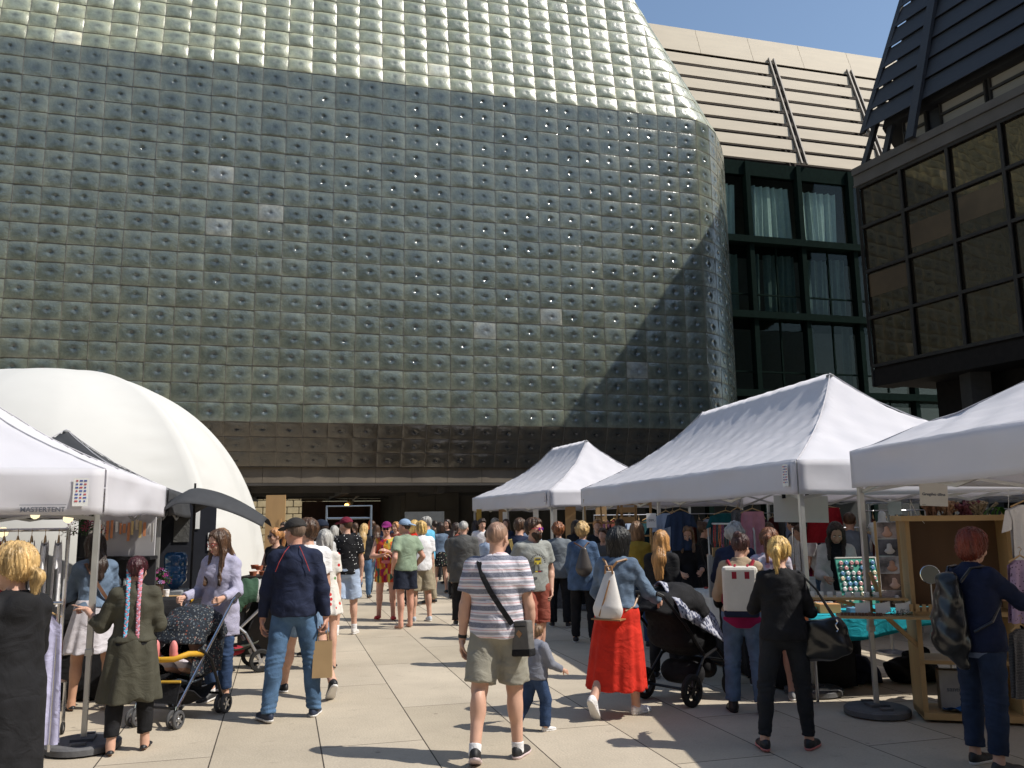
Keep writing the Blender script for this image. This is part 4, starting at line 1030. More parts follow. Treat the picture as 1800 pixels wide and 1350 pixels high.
    if shoes:
        st = shoes.get('style', 'sneaker'); hs = hh_
        for i in (0,1):
            hip, kn_, an, fd, up, hl = LJ[i]; sd = fd.cross(up)
            FMx = Matrix((sd, fd, up)).transposed()
            def fp(p): return hl+FMx @ Vector(p)
            def shp(o=0.0, k=.02):
                s = SDF(hs)
                if st == 'clog': s.el(fp((0,.17,.030)), (.054+o,.085+o,.046+o), k, FMx); s.el(fp((0,.06,.030)), (.042+o,.07+o,.042+o), .04, FMx)
                elif st in ('ballet','flat'): s.el(fp((0,.165,.014)), (.044+o,.095+o,.030+o), k, FMx); s.el(fp((0,.045,.022)), (.034+o,.055+o,.040+o), .04, FMx)
                elif st == 'flop': s.el(fp((0,.13,.004)), (.050+o,.145+o,.016+o), k, FMx)
                else:
                    s.el(fp((0,.175,.022)), (.047+o,.098+o,.040+o), k, FMx); s.el(fp((0,.05,.038)), (.037+o,.062+o,.060+o), .04, FMx)
                    s.rc(fp((0,.055,.06)), fp((0,.13,.045)), .036+o, .03+o, .03)
                    if st == 'boot': s.rc(fp((0,.055,.05)), an-(an-kn_).normalized()*.04, .044+o, .046+o, .03, [(an-(an-kn_).normalized()*.05, -(an-kn_).normalized())])
                return s
            def cutlow(z0, keep):
                P0 = fp((0,0,z0))
                def f(Dg, X, Y, Z):
                    q = (X-P0.x)*up.x+(Y-P0.y)*up.y+(Z-P0.z)*up.z; base = fp((0,0,0)); qb = (X-base.x)*up.x+(Y-base.y)*up.y+(Z-base.z)*up.z
                    return np.maximum(np.maximum(Dg, -q if keep > 0 else q), -qb)
                return f
            so = np_obj('shoe', [shp().mesh(cutlow(.020, 1))], shoes['m'], root, sc)
            if shoes.get('sole'): np_obj('sole', [shp(.004).mesh(cutlow(.022, -1))], shoes['sole'], so, sc)
            if shoes.get('lace') and lod != 'far':
                b = MB()
                for q in range(4): b.tube([fp((-.022,.095+q*.018,.077-q*.009))*sc, fp((0,.10+q*.018,.085-q*.009))*sc, fp((.022,.095+q*.018,.077-q*.009))*sc], .0035, 5)
                b.build('laces', shoes['lace'], so)
    # ---- hair, hats, glasses, beard
    if hair: make_hair(hair, root, sc, hh_, hp_, HM, HC, T, TM, fw, ph, rr)
    if beard:
        s = SDF(hh_); s.el(hp_((0,.035,-.060)), (.066,.066,.062), .02, HM, [(hp_((0,.03,-.035)), HM @ Vector((0,-.25,1)).normalized())]); s.el(hp_((0,.058,-.105)), (.038,.032,.035), .03, HM)
        def pb_(Dg, X, Y, Z):
            for c_, r_ in ((hp_((0,.115,-.020)), .040), (hp_((0,.106,-.062)), .012)):
                Dg = np.maximum(Dg, -(np.sqrt((X-c_.x)**2+(Y-c_.y)**2+(Z-c_.z)**2)-r_))
            return wrinkle(.004)(Dg, X, Y, Z)
        np_obj('beard', [s.mesh(pb_)], beard, root, sc)
    if hat:
        s = SDF(hh_); bk = hat.get('back', False); f_ = -1 if bk else 1
        cl = [(hp_((0,.02*f_,.040)), HM @ Vector((0,-.15*f_ if not bk else .15,-1)).normalized())]
        s.el(hp_((0,-.006,.045)), (fw+.017,.110,.098), .01, HM, cl)
        ho = np_obj('cap', [s.mesh()], hat['m'], root, sc)
        s = SDF(hh_); M2 = HM @ rot('X', R(-16*f_)); s.el(hp_((0,.125*f_,.050)), (.070,.080,.010), .005, M2, [(hp_((0,.07*f_,0)), HM @ Vector((0,-f_,0)))]); np_obj('visor', [s.mesh()], hat.get('mv', hat['m']), ho, sc)
    if glasses:
        gm, lens = glasses; b = MB()
        for q in (-1,1):
            pts = [hp_((q*.031+.024*math.cos(a), .100-.012*abs(math.cos(a)), .004+.019*math.sin(a)))*sc for a in [k*PI/5 for k in range(11)]]
            b.tube(pts, .0032*sc, 6, caps=False); b.tube([hp_((q*.055,.088,.010))*sc, hp_((q*(fw+.004),.03,.010))*sc, hp_((q*(fw+.005),-.015,.004))*sc], .003*sc, 6)
        b.tube([hp_((-.010,.101,.008))*sc, hp_((.010,.101,.008))*sc], .003*sc, 6); go = b.build('glasses', gm, root, smooth=True)
        if lens:
            for q in (-1,1):
                s = SDF(.004); s.el(hp_((q*.031,.098,.004)), (.024,.004,.019), .003, HM); np_obj('lens', [s.mesh()], lens, go, sc)
    if extra: extra(PEOPLE[key+'_j'])
    return root
def SDFshift(s, d):
    P, F = s.mesh(); return P, F

def make_bottom(key, bt, root, sc, hb, LJ, T, TM, pel, rl, torso, wrinkle, ph, W, F_, bw):
    kind = bt['kind']; o = bt.get('off', .012); m_ = bt['m']; waist = bt.get('waist', .09)
    if kind in ('trousers','shorts'):
        s = SDF(hb); cl = [(T((0,0,waist)), TM @ Z3)]
        s.el(T((0,-.012,.0)), ((.172 if F_ else .162)*W+o*.8,.122*bw+o*.8,.135+o), .04, TM, cl)
        s.el(T((0,.0,.10)), ((.140 if F_ else .152)*W+o*.6,.104*bw+o*.6,.10), .04, TM, cl)
        for i in (0,1):
            hip, kn, an, fd, up, hl = LJ[i]; d1 = vn(kn-hip); d2 = vn(an-kn)
            if kind == 'shorts':
                L_ = bt.get('len', .9); c = hip+(kn-hip)*L_
                s.rc(hip, kn, rl[0]+o, rl[1]+o*1.6+bt.get('flare', .018), .03, [(c, d1)])
            else:
                s.rc(hip, kn, rl[0]+o*.9, rl[1]+o*bt.get('knee', 1), .03); hem = bt.get('hem', .0)
                s.rc(kn, an, rl[1]+o*bt.get('knee', 1), rl[3]+o+bt.get('flare', .010), .02, [(an-d2*hem, d2)])
                s.el(kn+(an-kn)*.3-Vector((fd.x,fd.y,0))*.014, (rl[2]+o*.6,rl[2]+o*.7,.12), .03)
        def post(Dg, X, Y, Z):
            Dg = wrinkle(bt.get('wr', .0045))(Dg, X, Y, Z)
            for i in (0,1):                          # bunching at the knee and ankle
                kn = LJ[i][1]; an = LJ[i][2]
                for c, a_, w_ in ((kn,.004,.09),(an,.005,.09)):
                    q = np.exp(-((Z-c.z)/w_)**2); Dg = Dg+a_*q*np.sin((Z-c.z)*150+X*30*(1 if i else -1)+Y*25+ph[5+i])*(np.abs(X-c.x) < .12)
            return Dg
        np_obj('shorts' if kind == 'shorts' else 'trousers', [s.mesh(post)], m_, root, sc)
        if bt.get('pockets') is not None:
            for q in (-1,1):
                s = SDF(hb*.8); s.el(T((q*.075,-.118,-.03)), (.055,.016,.062), .01, TM @ rot('X', R(12))); 
                def pk(Dg, X, Y, Z): return Dg
                np_obj('pocket', [s.mesh()], bt['pockets'], root, sc)
    else:                                            # skirt or dress skirt
        zt = waist; zb = bt['zb']/sc; r0 = bt.get('r0', .14); r1 = bt.get('r1', .24); pl = bt.get('pleat', .015); npl = bt.get('n', 14); asym = bt.get('asym', 0); sh = Vector(bt.get('shift', (0,0)) + (0,)) if not isinstance(bt.get('shift'), Vector) else bt['shift']
        top_ = T((0,-.005,zt)); hipz = pel.z-.02
        def f(X, Y, Z):
            t_ = np.clip((top_.z-Z)/(top_.z-zb), 0, 1); hipf = np.clip((top_.z-Z)/(top_.z-hipz+.03), 0, 1)
            rad = (r0+(.185*W-r0+.01)*np.sqrt(hipf*(2-hipf)))+(r1-.185*W)*np.maximum(0, (t_-.25)/.75)**bt.get('pow', 1.0)
            cx = sh.x*t_+top_.x*(1-t_); cy = sh.y*t_+top_.y*(1-t_)-.005; x = X-cx; y = (Y-cy)*1.28; th = np.arctan2(y, x)
            rad = rad+pl*t_**.7*(np.sin(th*npl+ph[6]+1.5*np.sin(Z*4))+.5*np.sin(th*npl*1.7+ph[7]))*.7
            d = (np.sqrt(x*x+y*y)-rad)*.82
            bot = zb+asym*(np.sin(th*3+ph[8])*.5+.5)*1.0+.006*np.sin(th*9)
            return np.maximum(np.maximum(d, Z-top_.z), bot-Z)
        s = SDF(hb); s.fn(f, (-.36+sh.x,-.34+sh.y,zb-.02), (.36+sh.x,.34+sh.y,top_.z+.03), .01)
        def hollow(Dg, X, Y, Z):
            return Dg
        np_obj(bt.get('name', 'skirt'), [s.mesh()], m_, root, sc)

def make_hair(hr, root, sc, h, hp_, HM, HC, T, TM, fw, ph, rr):
    st = hr['style']; m_ = hr['m']; v = hr.get('vol', .0)
    s = SDF(h); o = {'buzz':.003,'short':.014,'curly':.032,'bob':.022,'long':.016,'ponytail':.012,'bun':.013,'braids':.013,'messy':.022,'crop':.020}.get(st, .014)+v
    if st in ('bob','long','messy') :
        nrm = HM @ Vector((0,.95,-.30)).normalized(); c0 = hp_((0,.050,.045))
    else:
        nrm = HM @ Vector((0,.70,-.70)).normalized(); c0 = hp_((0,.070,.056))
    if st == 'buzz': c0 = hp_((0,hr.get('line',.04),.050))
    cl = [(c0, nrm)]
    s.el(hp_((0,-.012,.037)), (fw+o,.096+o,.088+o), .01, HM, cl)
    if st in ('short','crop'): s.el(hp_((0,.045,.095)), (.052,.045,.024), .02, HM); s.el(hp_((0,-.075,-.02)), (.052,.03,.05), .02, HM)
    if st == 'messy':
        s.el(hp_((0,-.05,-.03)), (fw+.02,.07,.08), .03, HM)
        for k in range(9): a = rr.uniform(0,6.28); s.el(hp_((.05*math.cos(a),-.02+.06*math.sin(a),.10)), (.028,.028,.026), .015, HM)
    if st == 'curly':
        for k in range(46):
            a = rr.uniform(0,6.28); e = rr.uniform(-.35,1.45); p = Vector((math.cos(a)*math.cos(e)*(fw+.020), -.015+math.sin(a)*math.cos(e)*.108, .04+math.sin(e)*.108))
            if p.y > .06 and p.z < .09: continue
            s.el(hp_(p), (.023,.023,.023), .012, HM)
    if st == 'bob':
        L_ = hr.get('len', .10)
        s.el(hp_((0,-.035,-.02-L_*.25)), (fw+.032,.085,.085+L_*.5), .03, HM)
        for q in (-1,1): s.rc(hp_((q*(fw-.005),.015,.04)), hp_((q*(fw+.008),.005,-.03-L_)), .034, .022, .03)
    if st == 'long':
        L_ = hr.get('len', .34)
        bk = T((0,-.115,.44)); b2 = T((0,-.135,.44-L_))
        s.el(hp_((0,-.045,-.02)), (fw+.018,.075,.10), .03, HM)
        s.rc(hp_((0,-.06,-.05)), bk, .075, .085, .03, None, (1,1.5,1), TM); s.rc(bk, b2, .085, .05, .03, None, (1,2.0,1), TM)
        fr = hr.get('front', 0)
        for q in (-1,1):
            if fr: s.rc(hp_((q*(fw-.004),.02,.03)), hp_((q*(fw+.006),.02,-.09)), .028, .030, .025); s.rc(hp_((q*(fw+.006),.02,-.09)), T((q*.080,.150,.50-fr)), .032, .018, .03)
            else: s.rc(hp_((q*(fw-.004),.0,.03)), hp_((q*(fw+.004),-.03,-.10)), .03, .030, .025)
    if st in ('ponytail',):
        hgt = hr.get('h', .02); k0 = hp_((0,-.115,hgt)); k1 = hp_((hr.get('sx',0),-.155,hgt-.05)); L_ = hr.get('len', .22); k2 = hp_((hr.get('sx',0)*2,-.130,hgt-.05-L_))
        s.rc(hp_((0,-.09,hgt)), k0, .035, .020, .02); s.rc(k0, k1, .022, .036, .015); s.rc(k1, k2, .040, .014, .02)
    if st in ('bun','topknot'):
        s.el(hp_((0,-.085,.10)) if st == 'bun' else hp_((0,-.01,.155)), (.045,.045,.04), .01, HM)
    def post(Dg, X, Y, Z):
        x = X-HC.x; y = Y-HC.y; z = Z-HC.z; th = np.arctan2(y+.02, x)
        if st == 'buzz': return Dg
        return Dg+.0032*np.sin(th*33+z*25+ph[9]+3*np.sin(z*18))+.0026*np.sin(th*61-z*30+ph[10])+.003*np.sin(th*11+z*14+ph[8])+(.004*np.sin(x*160+ph[1])*np.sin(y*150)*np.sin(z*155) if st in ('curly','messy') else 0)
    o_ = np_obj('hair', [s.mesh(post)], m_, root, sc)
    V_, F_2 = NPLAST[0]
    if hr.get('strands', h < .0075) and st != 'buzz':
        cf = V_[F_2].mean(1); e1 = V_[F_2[:,1]]-V_[F_2[:,0]]; e2 = V_[F_2[:,3]]-V_[F_2[:,0]]; nn = np.cross(e1, e2); nn /= np.linalg.norm(nn, axis=1)[:,None]+1e-9
        b = MB(); cnt = 420 if h < .0075 else 150
        for k in range(cnt):
            i = rr.randrange(len(cf)); n_ = Vector(nn[i]); c = Vector(cf[i]); d = Vector((rr.uniform(-.35,.35),rr.uniform(-.35,.35),-1))
            d = d-n_*d.dot(n_)
            if d.length < .2: d = Vector((rr.uniform(-1,1),-1,0))-n_*(-n_.y)
            d.normalize(); l = rr.uniform(.018,.045); w_ = n_.cross(d)*rr.uniform(.0008,.0018)
            p0 = c-n_*.002; p1 = c+d*l*.5+n_*rr.uniform(.001,.006); p2 = c+d*l-n_*l*rr.uniform(-.05,.35)
            b.add([p0-w_, p0+w_, p1+w_, p1-w_, p2], [(0,1,2,3),(3,2,4)])
        b.build('hair_strands', m_, o_)
    if hr.get('tie'): s = SDF(h); s.el(hp_((0,-.118,hr.get('h',.02))), (.026,.014,.026), .005, HM); np_obj('hair_tie', [s.mesh()], hr['tie'], o_, sc)
    if st == 'braids':
        for q in (-1,1):
            b = MB(); b2 = MB(); a = hp_((q*.055,-.065,.03)); c = T((q*.045,-.135,.36)); e = T((q*.055,-.15,-.08))
            def pos(t):
                return a.lerp(c, t/.45) if t < .45 else c.lerp(e, (t-.45)/.55)
            for ps, bb, rr_ in ((0,b,.013),(2.1,b2,.012),(4.2,b if q > 0 else b2,.013)):
                pts = []; n_ = 60
                for k in range(n_+1):
                    t = k/n_; p = pos(t); w_ = 2*PI*t*13+ps; pts.append((p+TM @ Vector((.011*math.sin(w_),.007*math.sin(2*w_),0)))*sc)
                bb.tube(pts, [rr_*(1-.45*k/n_)*sc for k in range(n_+1)], 7)
            br = b.build('braid', hr['mb'][0], root, smooth=True); b2.build('braid_strand', hr['mb'][1] if q < 0 else hr['mb'][2], br, smooth=True)
# ------------------------------------------------------------------ the people
BLK = cloth('black', (.012,.012,.014), vary=.3); NAVY = cloth('navy', (.016,.022,.05), vary=.25); WHT = cloth('white', (.72,.71,.72), vary=.03)
JEAN = denim('mid blue', (.07,.13,.225)); JEAND = denim('dark blue', (.03,.055,.12)); JEANL = denim('light blue', (.17,.25,.36)); DNJ = denim('jacket blue', (.125,.175,.25))
OLIVE = cloth('olive', (.065,.062,.045)); KHAKI = cloth('khaki', (.30,.255,.18)); STONE = cloth('stone', (.27,.255,.21)); GRY = cloth('grey', (.27,.27,.27)); DGRY = cloth('dark grey', (.09,.09,.088))
RED = cloth('red', (.60,.028,.014), vary=.15); RUST = cloth('rust', (.27,.075,.052)); MAG = cloth('magenta', (.25,.01,.08)); LBL = cloth('light blue', (.36,.44,.58)); TURQ = cloth('turquoise', (.12,.42,.62)); SAGE = cloth('sage', (.24,.31,.22))
CORAL = cloth('coral', (.60,.20,.13)); LILAC = check_mat('lilac weave', (.22,.22,.36), (.52,.50,.60), 34); BEIGE = cloth('beige', (.36,.27,.18)); OFFW = cloth('off white', (.60,.57,.54)); PGREY = cloth('pale grey', (.55,.52,.55)); CREAM = cloth('cream knit', (.33,.29,.23), bump=.8)
H_BLK = hairm('black', (.008,.008,.009)); H_BRN = hairm('brown', (.07,.035,.018)); H_DBR = hairm('dark brown', (.028,.015,.010)); H_LBR = hairm('light brown', (.18,.10,.05)); H_BLD = hairm('blond', (.50,.33,.14)); H_STR = hairm('strawberry', (.42,.20,.075)); H_RED = hairm('red', (.15,.025,.012)); H_GNG = hairm('ginger', (.22,.08,.03)); H_GRY = hairm('grey', (.36,.35,.33)); H_BUZ = hairm('stubble', (.16,.11,.08)); H_GOLD = hairm('golden', (.55,.36,.12))
SW = mat('white rubber', (.70,.68,.66), .5, vary=.05); SB = mat('black shoe', (.014,.014,.016), .5, vary=.3); SBS = mat('black sole', (.02,.02,.02), .7); LEA = mat('brown leather', (.11,.05,.025), .45); PINKS = mat('pink sole', (.62,.20,.19), .5)
GL_D = mat('dark lens', (.01,.01,.012), .05); GL_R = mat('red frame', (.45,.06,.05), .3); GL_P = mat('pink frame', (.65,.05,.12), .3); GL_K = mat('black frame', (.01,.01,.01), .3); GL_V = mat('violet lens', (.10,.02,.22), .06)
POLKA = spots_mat('black tee with small white motifs', (.012,.012,.014), (.75,.75,.75), 22, .16)
WILD = spots_mat('many coloured feather print', (.25,.05,.03), (1,1,1), 26, 9, [(0,(.50,.06,.03)),(.2,(.60,.30,.04)),(.4,(.05,.10,.08)),(.52,(.55,.12,.03)),(.7,(.50,.42,.08)),(.86,(.30,.02,.10))], (1,1,.35))
FLOR = spots_mat('black floral skirt', (.012,.012,.013), (1,1,1), 20, .22, [(0,(.5,.5,.45)),(.4,(.1,.2,.12)),(.7,(.4,.3,.2))])
FLORW = spots_mat('white dress with red flowers', (.66,.63,.58), (1,1,1), 13, .25, [(0,(.5,.03,.03)),(.5,(.5,.08,.05)),(.8,(.1,.25,.08))])
PALEPR = spots_mat('lilac pink print', (.55,.50,.58), (1,1,1), 16, .35, [(0,(.30,.25,.42)),(.4,(.62,.35,.42)),(.7,(.35,.42,.55))])

def P_(g): return dict(x=g[0], y=g[1])
def at(px, depth): v = unp(px, 912); return (v.x*depth/v.y, depth)
HANG = lambda o=.16, f=.03, fo=.06, ff=.20: ((o,f,-1),(fo,ff,-1))
POCK = ((.34,-.30,-1),(-.15,.45,-1))
sneak = lambda m, s=None, l=None: dict(style='sneaker', m=m, sole=s or SW, lace=l)

def cast_near():
    person('blackdress', 'woman in long black hooded dress with blond ponytail, cut off at the left edge', *at(38,4.45), 62, H=1.62, sex='f', lod='near', head=(18,4,0),
        arms=(((.25,.5,-1),(-.1,1,-.1)),((.30,.45,-1),(-.25,1,.1))), top=dict(m=BLK, sleeve='long', hood=True, hem=-.04, off=.018, wr=.006),
        bottom=dict(kind='dress', m=BLK, zb=.22, r1=.21, pleat=.006, n=9, waist=.02), shoes=dict(style='flat', m=SB), hair=dict(style='ponytail', m=H_BLD, h=.0, len=.10, vol=.022, tie=cloth('tie', (.3,.3,.32))), glasses=(GL_K, GL_D), skin_k='fair')
    person('denimskirt', 'dark-haired woman in denim jacket and pale pleated skirt browsing under the left tent', -3.98, 8.2, 40, H=1.64, sex='f', lod='near', lean=8, head=(10,10,0),
        arms=(((.2,.5,-1),(.05,1,-.3)),((.25,.35,-1),(-.2,1,-.4))), top=dict(m=DNJ, sleeve='elbow', collar=True, hem=.03, off=.022, wr=.007),
        bottom=dict(kind='skirt', m=PGREY, zb=.52, r1=.27, pleat=.014, n=10, waist=.13), shoes=dict(style='flat', m=SB), hair=dict(style='long', m=H_DBR, len=.10, vol=.006), skin_k='tan', eyes=False,
        legs=((4,2,5,0),(-10,6,5,0)))
    person('braids', 'short woman in olive tunic with two pink and blue braids, pointing left', *G(222,1322)[:2], 18, H=1.47, sex='f', lod='near', build=1.18, head=(-14,2,0), curl=(.4,.6), pointL=True,
        arms=(((.42,.10,-1),(.62,.55,.55),((.75,.6,.25),(0,-.3,-1))),((.22,.15,-1),(-.35,1,.15))), top=dict(m=OLIVE, sleeve='elbow', collar=True, hem=.03, off=.02, wr=.006),
        bottom=dict(kind='dress', name='tunic_skirt', m=OLIVE, zb=.40, r1=.25, pleat=.034, n=6, waist=.10, asym=-.17, under=dict(kind='trousers', m=BLK, hem=.07, off=.012)), extra=lambda j: None,
        shoes=dict(style='ballet', m=SB), hair=dict(style='braids', m=hairm('burgundy', (.05,.008,.012)), mb=(cloth('braid pink', (.60,.22,.28), vary=.3, vscale=20), cloth('braid blue', (.14,.42,.62), vary=.3, vscale=20), cloth('braid pale', (.50,.40,.55)))), eyes=False, legs=((-4,4,3,0),(5,6,5,0)))
    j = PEOPLE['braids_j']; LJ = j['L']
    person('lilac', 'young woman with long brown hair, glasses and lilac jacket pushing the floral stroller', *G(378,1238)[:2], 168, H=1.66, sex='f', lod='near', head=(-22,16,0), curl=(1.1,1.1),
        arms=(((.25,.15,-1),(-.05,1,-.15)),((.25,.15,-1),(.10,1,-.15))), top=dict(m=LILAC, sleeve='long', collar=True, hem=-.26, off=.024, drop=.01, wr=.007),
        bottom=dict(kind='trousers', m=JEAND, hem=.08, flare=.010), shoes=sneak(SB), socks=(.03, WHT), hair=dict(style='long', m=H_BRN, len=.20, front=.26), glasses=(GL_R, None), legs=((6,6,4,0),(-6,8,4,5)))
    person('friend', 'woman with light brown hair close behind the lilac jacket woman', *at(392,9.2), 150, H=1.66, sex='f', lod='mid', top=dict(m=cloth('lavender', (.20,.19,.30)), sleeve='long', hem=-.2, off=.02), bottom=dict(kind='trousers', m=JEAND), shoes=sneak(SB), hair=dict(style='long', m=H_LBR, len=.26, front=.1), eyes=False)
    person('sweater', 'man in navy sweater, blue jeans and dark cap walking with a paper bag', *G(512,1262)[:2], 8, H=1.76, lod='near', build=1.06, twist=-4, head=(52,2,0), curl=(.5,1.0),
        arms=(((.26,.0,-1),(.14,.16,-1)),((.27,-.05,-1),(.12,.10,-1))), top=dict(m=NAVY, sleeve='long', collar=True, hem=-.055, off=.020, wr=.006, name='sweater', waistband=cloth('red trim', (.32,.03,.04))),
        bottom=dict(kind='trousers', m=JEAN, off=.014, hem=-.02, pockets=denim('pocket blue', (.085,.165,.30))), shoes=sneak(mat('navy trainer', (.02,.03,.06), .6, vary=.3), SW, cloth('green lace', (.1,.4,.15))), hair=dict(style='buzz', m=H_BUZ), hat=dict(m=cloth('charcoal cap', (.03,.028,.027))), legs=((-9,3,8,0),(5,6,9,0)), skin_k='red', foot_yaw=(.55,.1))
    person('companion', 'brown-haired man in denim shorts and black plimsolls hidden behind the navy sweater man', *G(535,1222)[:2], 35, H=1.80, lod='mid', head=(40,0,0), top=dict(m=WHT, sleeve='short', hem=-.05), bottom=dict(kind='shorts', m=JEANL, len=.75), shoes=sneak(SB, SW), hair=dict(style='short', m=H_BRN, vol=.008), legs=((22,6,2,0),(-18,26,2,40)))
    stripe_sh = sneak(mat('black trainer', (.012,.012,.014), .6, vary=.3), mat('pale pink sole', (.62,.50,.50), .5), BLK)
    person('stripe', 'shaven-headed man in striped tee and stone shorts, nearest walker, seen from behind', *G(876,1333)[:2], -4, H=1.71, lod='near', build=1.10, head=(-22,4,0), curl=(.55,.5),
        arms=(((.24,.02,-1),(.10,.12,-1)),((.24,.05,-1),(.02,.22,-1))), top=dict(m=stripes_mat(), sleeve='short', hem=-.06, off=.020, wr=.006),
        bottom=dict(kind='shorts', m=STONE, off=.022, len=.90, flare=.022), shoes=stripe_sh, socks=(.035, WHT), hair=dict(style='buzz', m=hairm('shaved', (.30,.18,.125)), line=.02), legs=((-14,10,5,22),(2,2,5,0)), foot_yaw=(.1,.3), eyes=False)
    person('toddler', 'toddler in grey hoodie and dark jeans walking beside the striped-tee man', *G(942,1284)[:2], -52, H=.85, lod='near', build=1.5, lean=6, head=(20,5,0), top=dict(m=cloth('grey marl', (.19,.20,.24)), sleeve='long', hood=True, hem=-.08, off=.028),
        bottom=dict(kind='trousers', m=JEAND, off=.026, flare=.02), shoes=sneak(WHT, SW), hair=dict(style='short', m=H_LBR), arms=(((.2,.5,-1),(.1,1,-.4)),((.3,.3,-1),(.2,1,-.5))), legs=((-10,24,6,28),(16,22,6,0)), eyes=False)
    person('beard', 'bearded man in pink sunglasses, grey printed tee and rust shorts with hands in pockets', *G(940,1172)[:2], 198, H=1.74, lod='near', head=(38,0,0), build=.98,
        arms=(POCK, POCK), top=dict(m=cloth('grey tee', (.30,.31,.29)), sleeve='short', hem=-.06, off=.018), bottom=dict(kind='shorts', m=RUST, off=.020, len=.95, flare=.016),
        shoes=sneak(mat('red shoe', (.42,.03,.03), .5), SW, SW), hair=dict(style='crop', m=H_BRN, vol=.0), beard=hairm('beard', (.035,.016,.008)), glasses=(GL_P, GL_V), eyes=False, legs=((-6,6,3,0),(16,16,2,-5)))
    person('redskirt', 'woman with black hair, denim jacket and long red skirt pushing a black pram', *G(1092,1256)[:2], -30, H=1.62, sex='f', lod='near', build=1.28, lean=3, head=(-12,6,0), curl=(.5,1.1),
        arms=(((.34,.25,-1),(.0,.8,-.5)),((.38,.45,-1),(.10,1,-.45))), top=dict(m=DNJ, sleeve='long', collar=True, hem=.05, off=.022, wr=.008),
        bottom=dict(kind='skirt', m=RED, zb=.23, r1=.285, shift=(-.02,-.06), pleat=.013, n=11, waist=.10, pow=.8), shoes=sneak(WHT, SW, WHT), hair=dict(style='bob', m=H_BLK, len=.13, vol=.022), legs=((-9,34,3,52),(7,4,3,0)), eyes=False, foot_yaw=(.0,.25))
    s = SDF(.012); j = PEOPLE['redskirt_j']; T = j['T']; s.el(T((0,.0,.06)), (.185,.145,.10), .03, j['TM']); np_obj('undershirt', [s.mesh()], BLK, j['root'], j['sc'])
    person('beige', 'woman with dark bun, beige jacket, magenta top and jeans wearing a white square backpack', *G(1315,1253)[:2], -12, H=1.57, sex='f', lod='near', build=1.16, head=(-30,16,0),
        arms=(((.26,.35,-1),(-.3,1,.1)),((.26,.35,-1),(-.25,1,.1))), top=dict(m=BEIGE, sleeve='long', collar=True, hem=.02, off=.022, wr=.007), bottom=dict(kind='trousers', m=denim('worn blue', (.09,.14,.22)), off=.014, hem=.03, flare=.02), shoes=dict(style='boot', m=mat('black boot', (.012,.012,.012), .4), sole=SBS), hair=dict(style='bun', m=hairm('dark auburn', (.05,.018,.016))), eyes=False)
    j = PEOPLE['beige_j']; T = j['T']; s = SDF(.0115)
    s.el(T((0,-.008,-.02)), (.205,.160,.15), .03, j['TM'], [(T((0,0,.10)), j['TM'] @ Z3), (T((0,0,-.135)), -(j['TM'] @ Z3))]); np_obj('long_top', [s.mesh()], MAG, j['root'], j['sc'])
    person('blackpony', 'woman all in black with blond ponytail and pink-soled trainers at the stall', *G(1390,1318)[:2], -8, H=1.56, sex='f', lod='near', head=(-20,12,0),
        arms=(((.32,.40,-1),(-.35,1,.55)),((.34,.15,-1),(-.25,.8,-.1))), top=dict(m=BLK, sleeve='long', hem=-.05, off=.016, wr=.005, neck=.075), bottom=dict(kind='trousers', m=cloth('black trousers', (.016,.018,.022)), off=.010, hem=.03, flare=.004), shoes=sneak(SB, PINKS, BLK), hair=dict(style='ponytail', m=H_GOLD, h=.035, len=.17, vol=.012, tie=GRY), legs=((-3,3,11,0),(3,3,6,0)), foot_yaw=(.1,.5), eyes=False)
    person('lilacpony', 'woman with brown ponytail, pale printed top and coral skirt behind the white backpack', *G(1368,1228)[:2], -10, H=1.60, sex='f', lod='near', head=(-15,14,0), arms=(((.25,.35,-1),(-.2,1,.1)),((.25,.3,-1),(-.2,1,.1))), top=dict(m=PALEPR, sleeve='elbow', hem=.03, off=.02),
        bottom=dict(kind='skirt', m=CORAL, zb=.56, r1=.22, pleat=.008, waist=.10), shoes=sneak(GRY, SW), hair=dict(style='ponytail', m=hairm('chestnut', (.16,.06,.025)), h=.05, len=.24, vol=.014), eyes=False)
    person('greyhair', 'grey-haired woman in navy with a pale bag strap, leaning over the jewellery', *at(1288,9.0), -18, H=1.66, sex='f', lod='mid', build=1.15, lean=14, head=(0,14,0), top=dict(m=NAVY, sleeve='long', hem=-.08, off=.022), bottom=dict(kind='trousers', m=BLK), shoes=sneak(SB), hair=dict(style='curly', m=H_GRY), arms=(((.3,.4,-1),(-.2,1,-.3)),)*2, eyes=False)
    person('redhair', 'woman with short dark red hair in navy sweater and jeans, reaching to the right', *G(1742,1352)[:2], -68, H=1.61, sex='f', lod='near', build=1.12, head=(0,8,0), curl=(1.0,1.0),
        arms=(((.20,.75,-.45),(.0,1,-.05)),((.25,.7,-.6),(.05,1,-.05))), top=dict(m=cloth('midnight', (.010,.016,.045)), sleeve='long', hem=-.09, off=.022, wr=.006), bottom=dict(kind='trousers', m=denim('indigo', (.02,.032,.065)), off=.014, hem=.05, flare=.014), shoes=sneak(SB), hair=dict(style='messy', m=H_RED, vol=.008), eyes=True)
    s = SDF(.0115); j = PEOPLE['redhair_j']; T = j['T']
    s.el(T((0,-.01,-.045)), (.196,.150,.15), .03, j['TM'], [(T((0,0,.0)), j['TM'] @ Z3), (T((0,0,-.15)), -(j['TM'] @ Z3))]); np_obj('shirt_tail', [s.mesh()], denim('check blue', (.14,.18,.28)), j['root'], j['sc'])
cast_near()

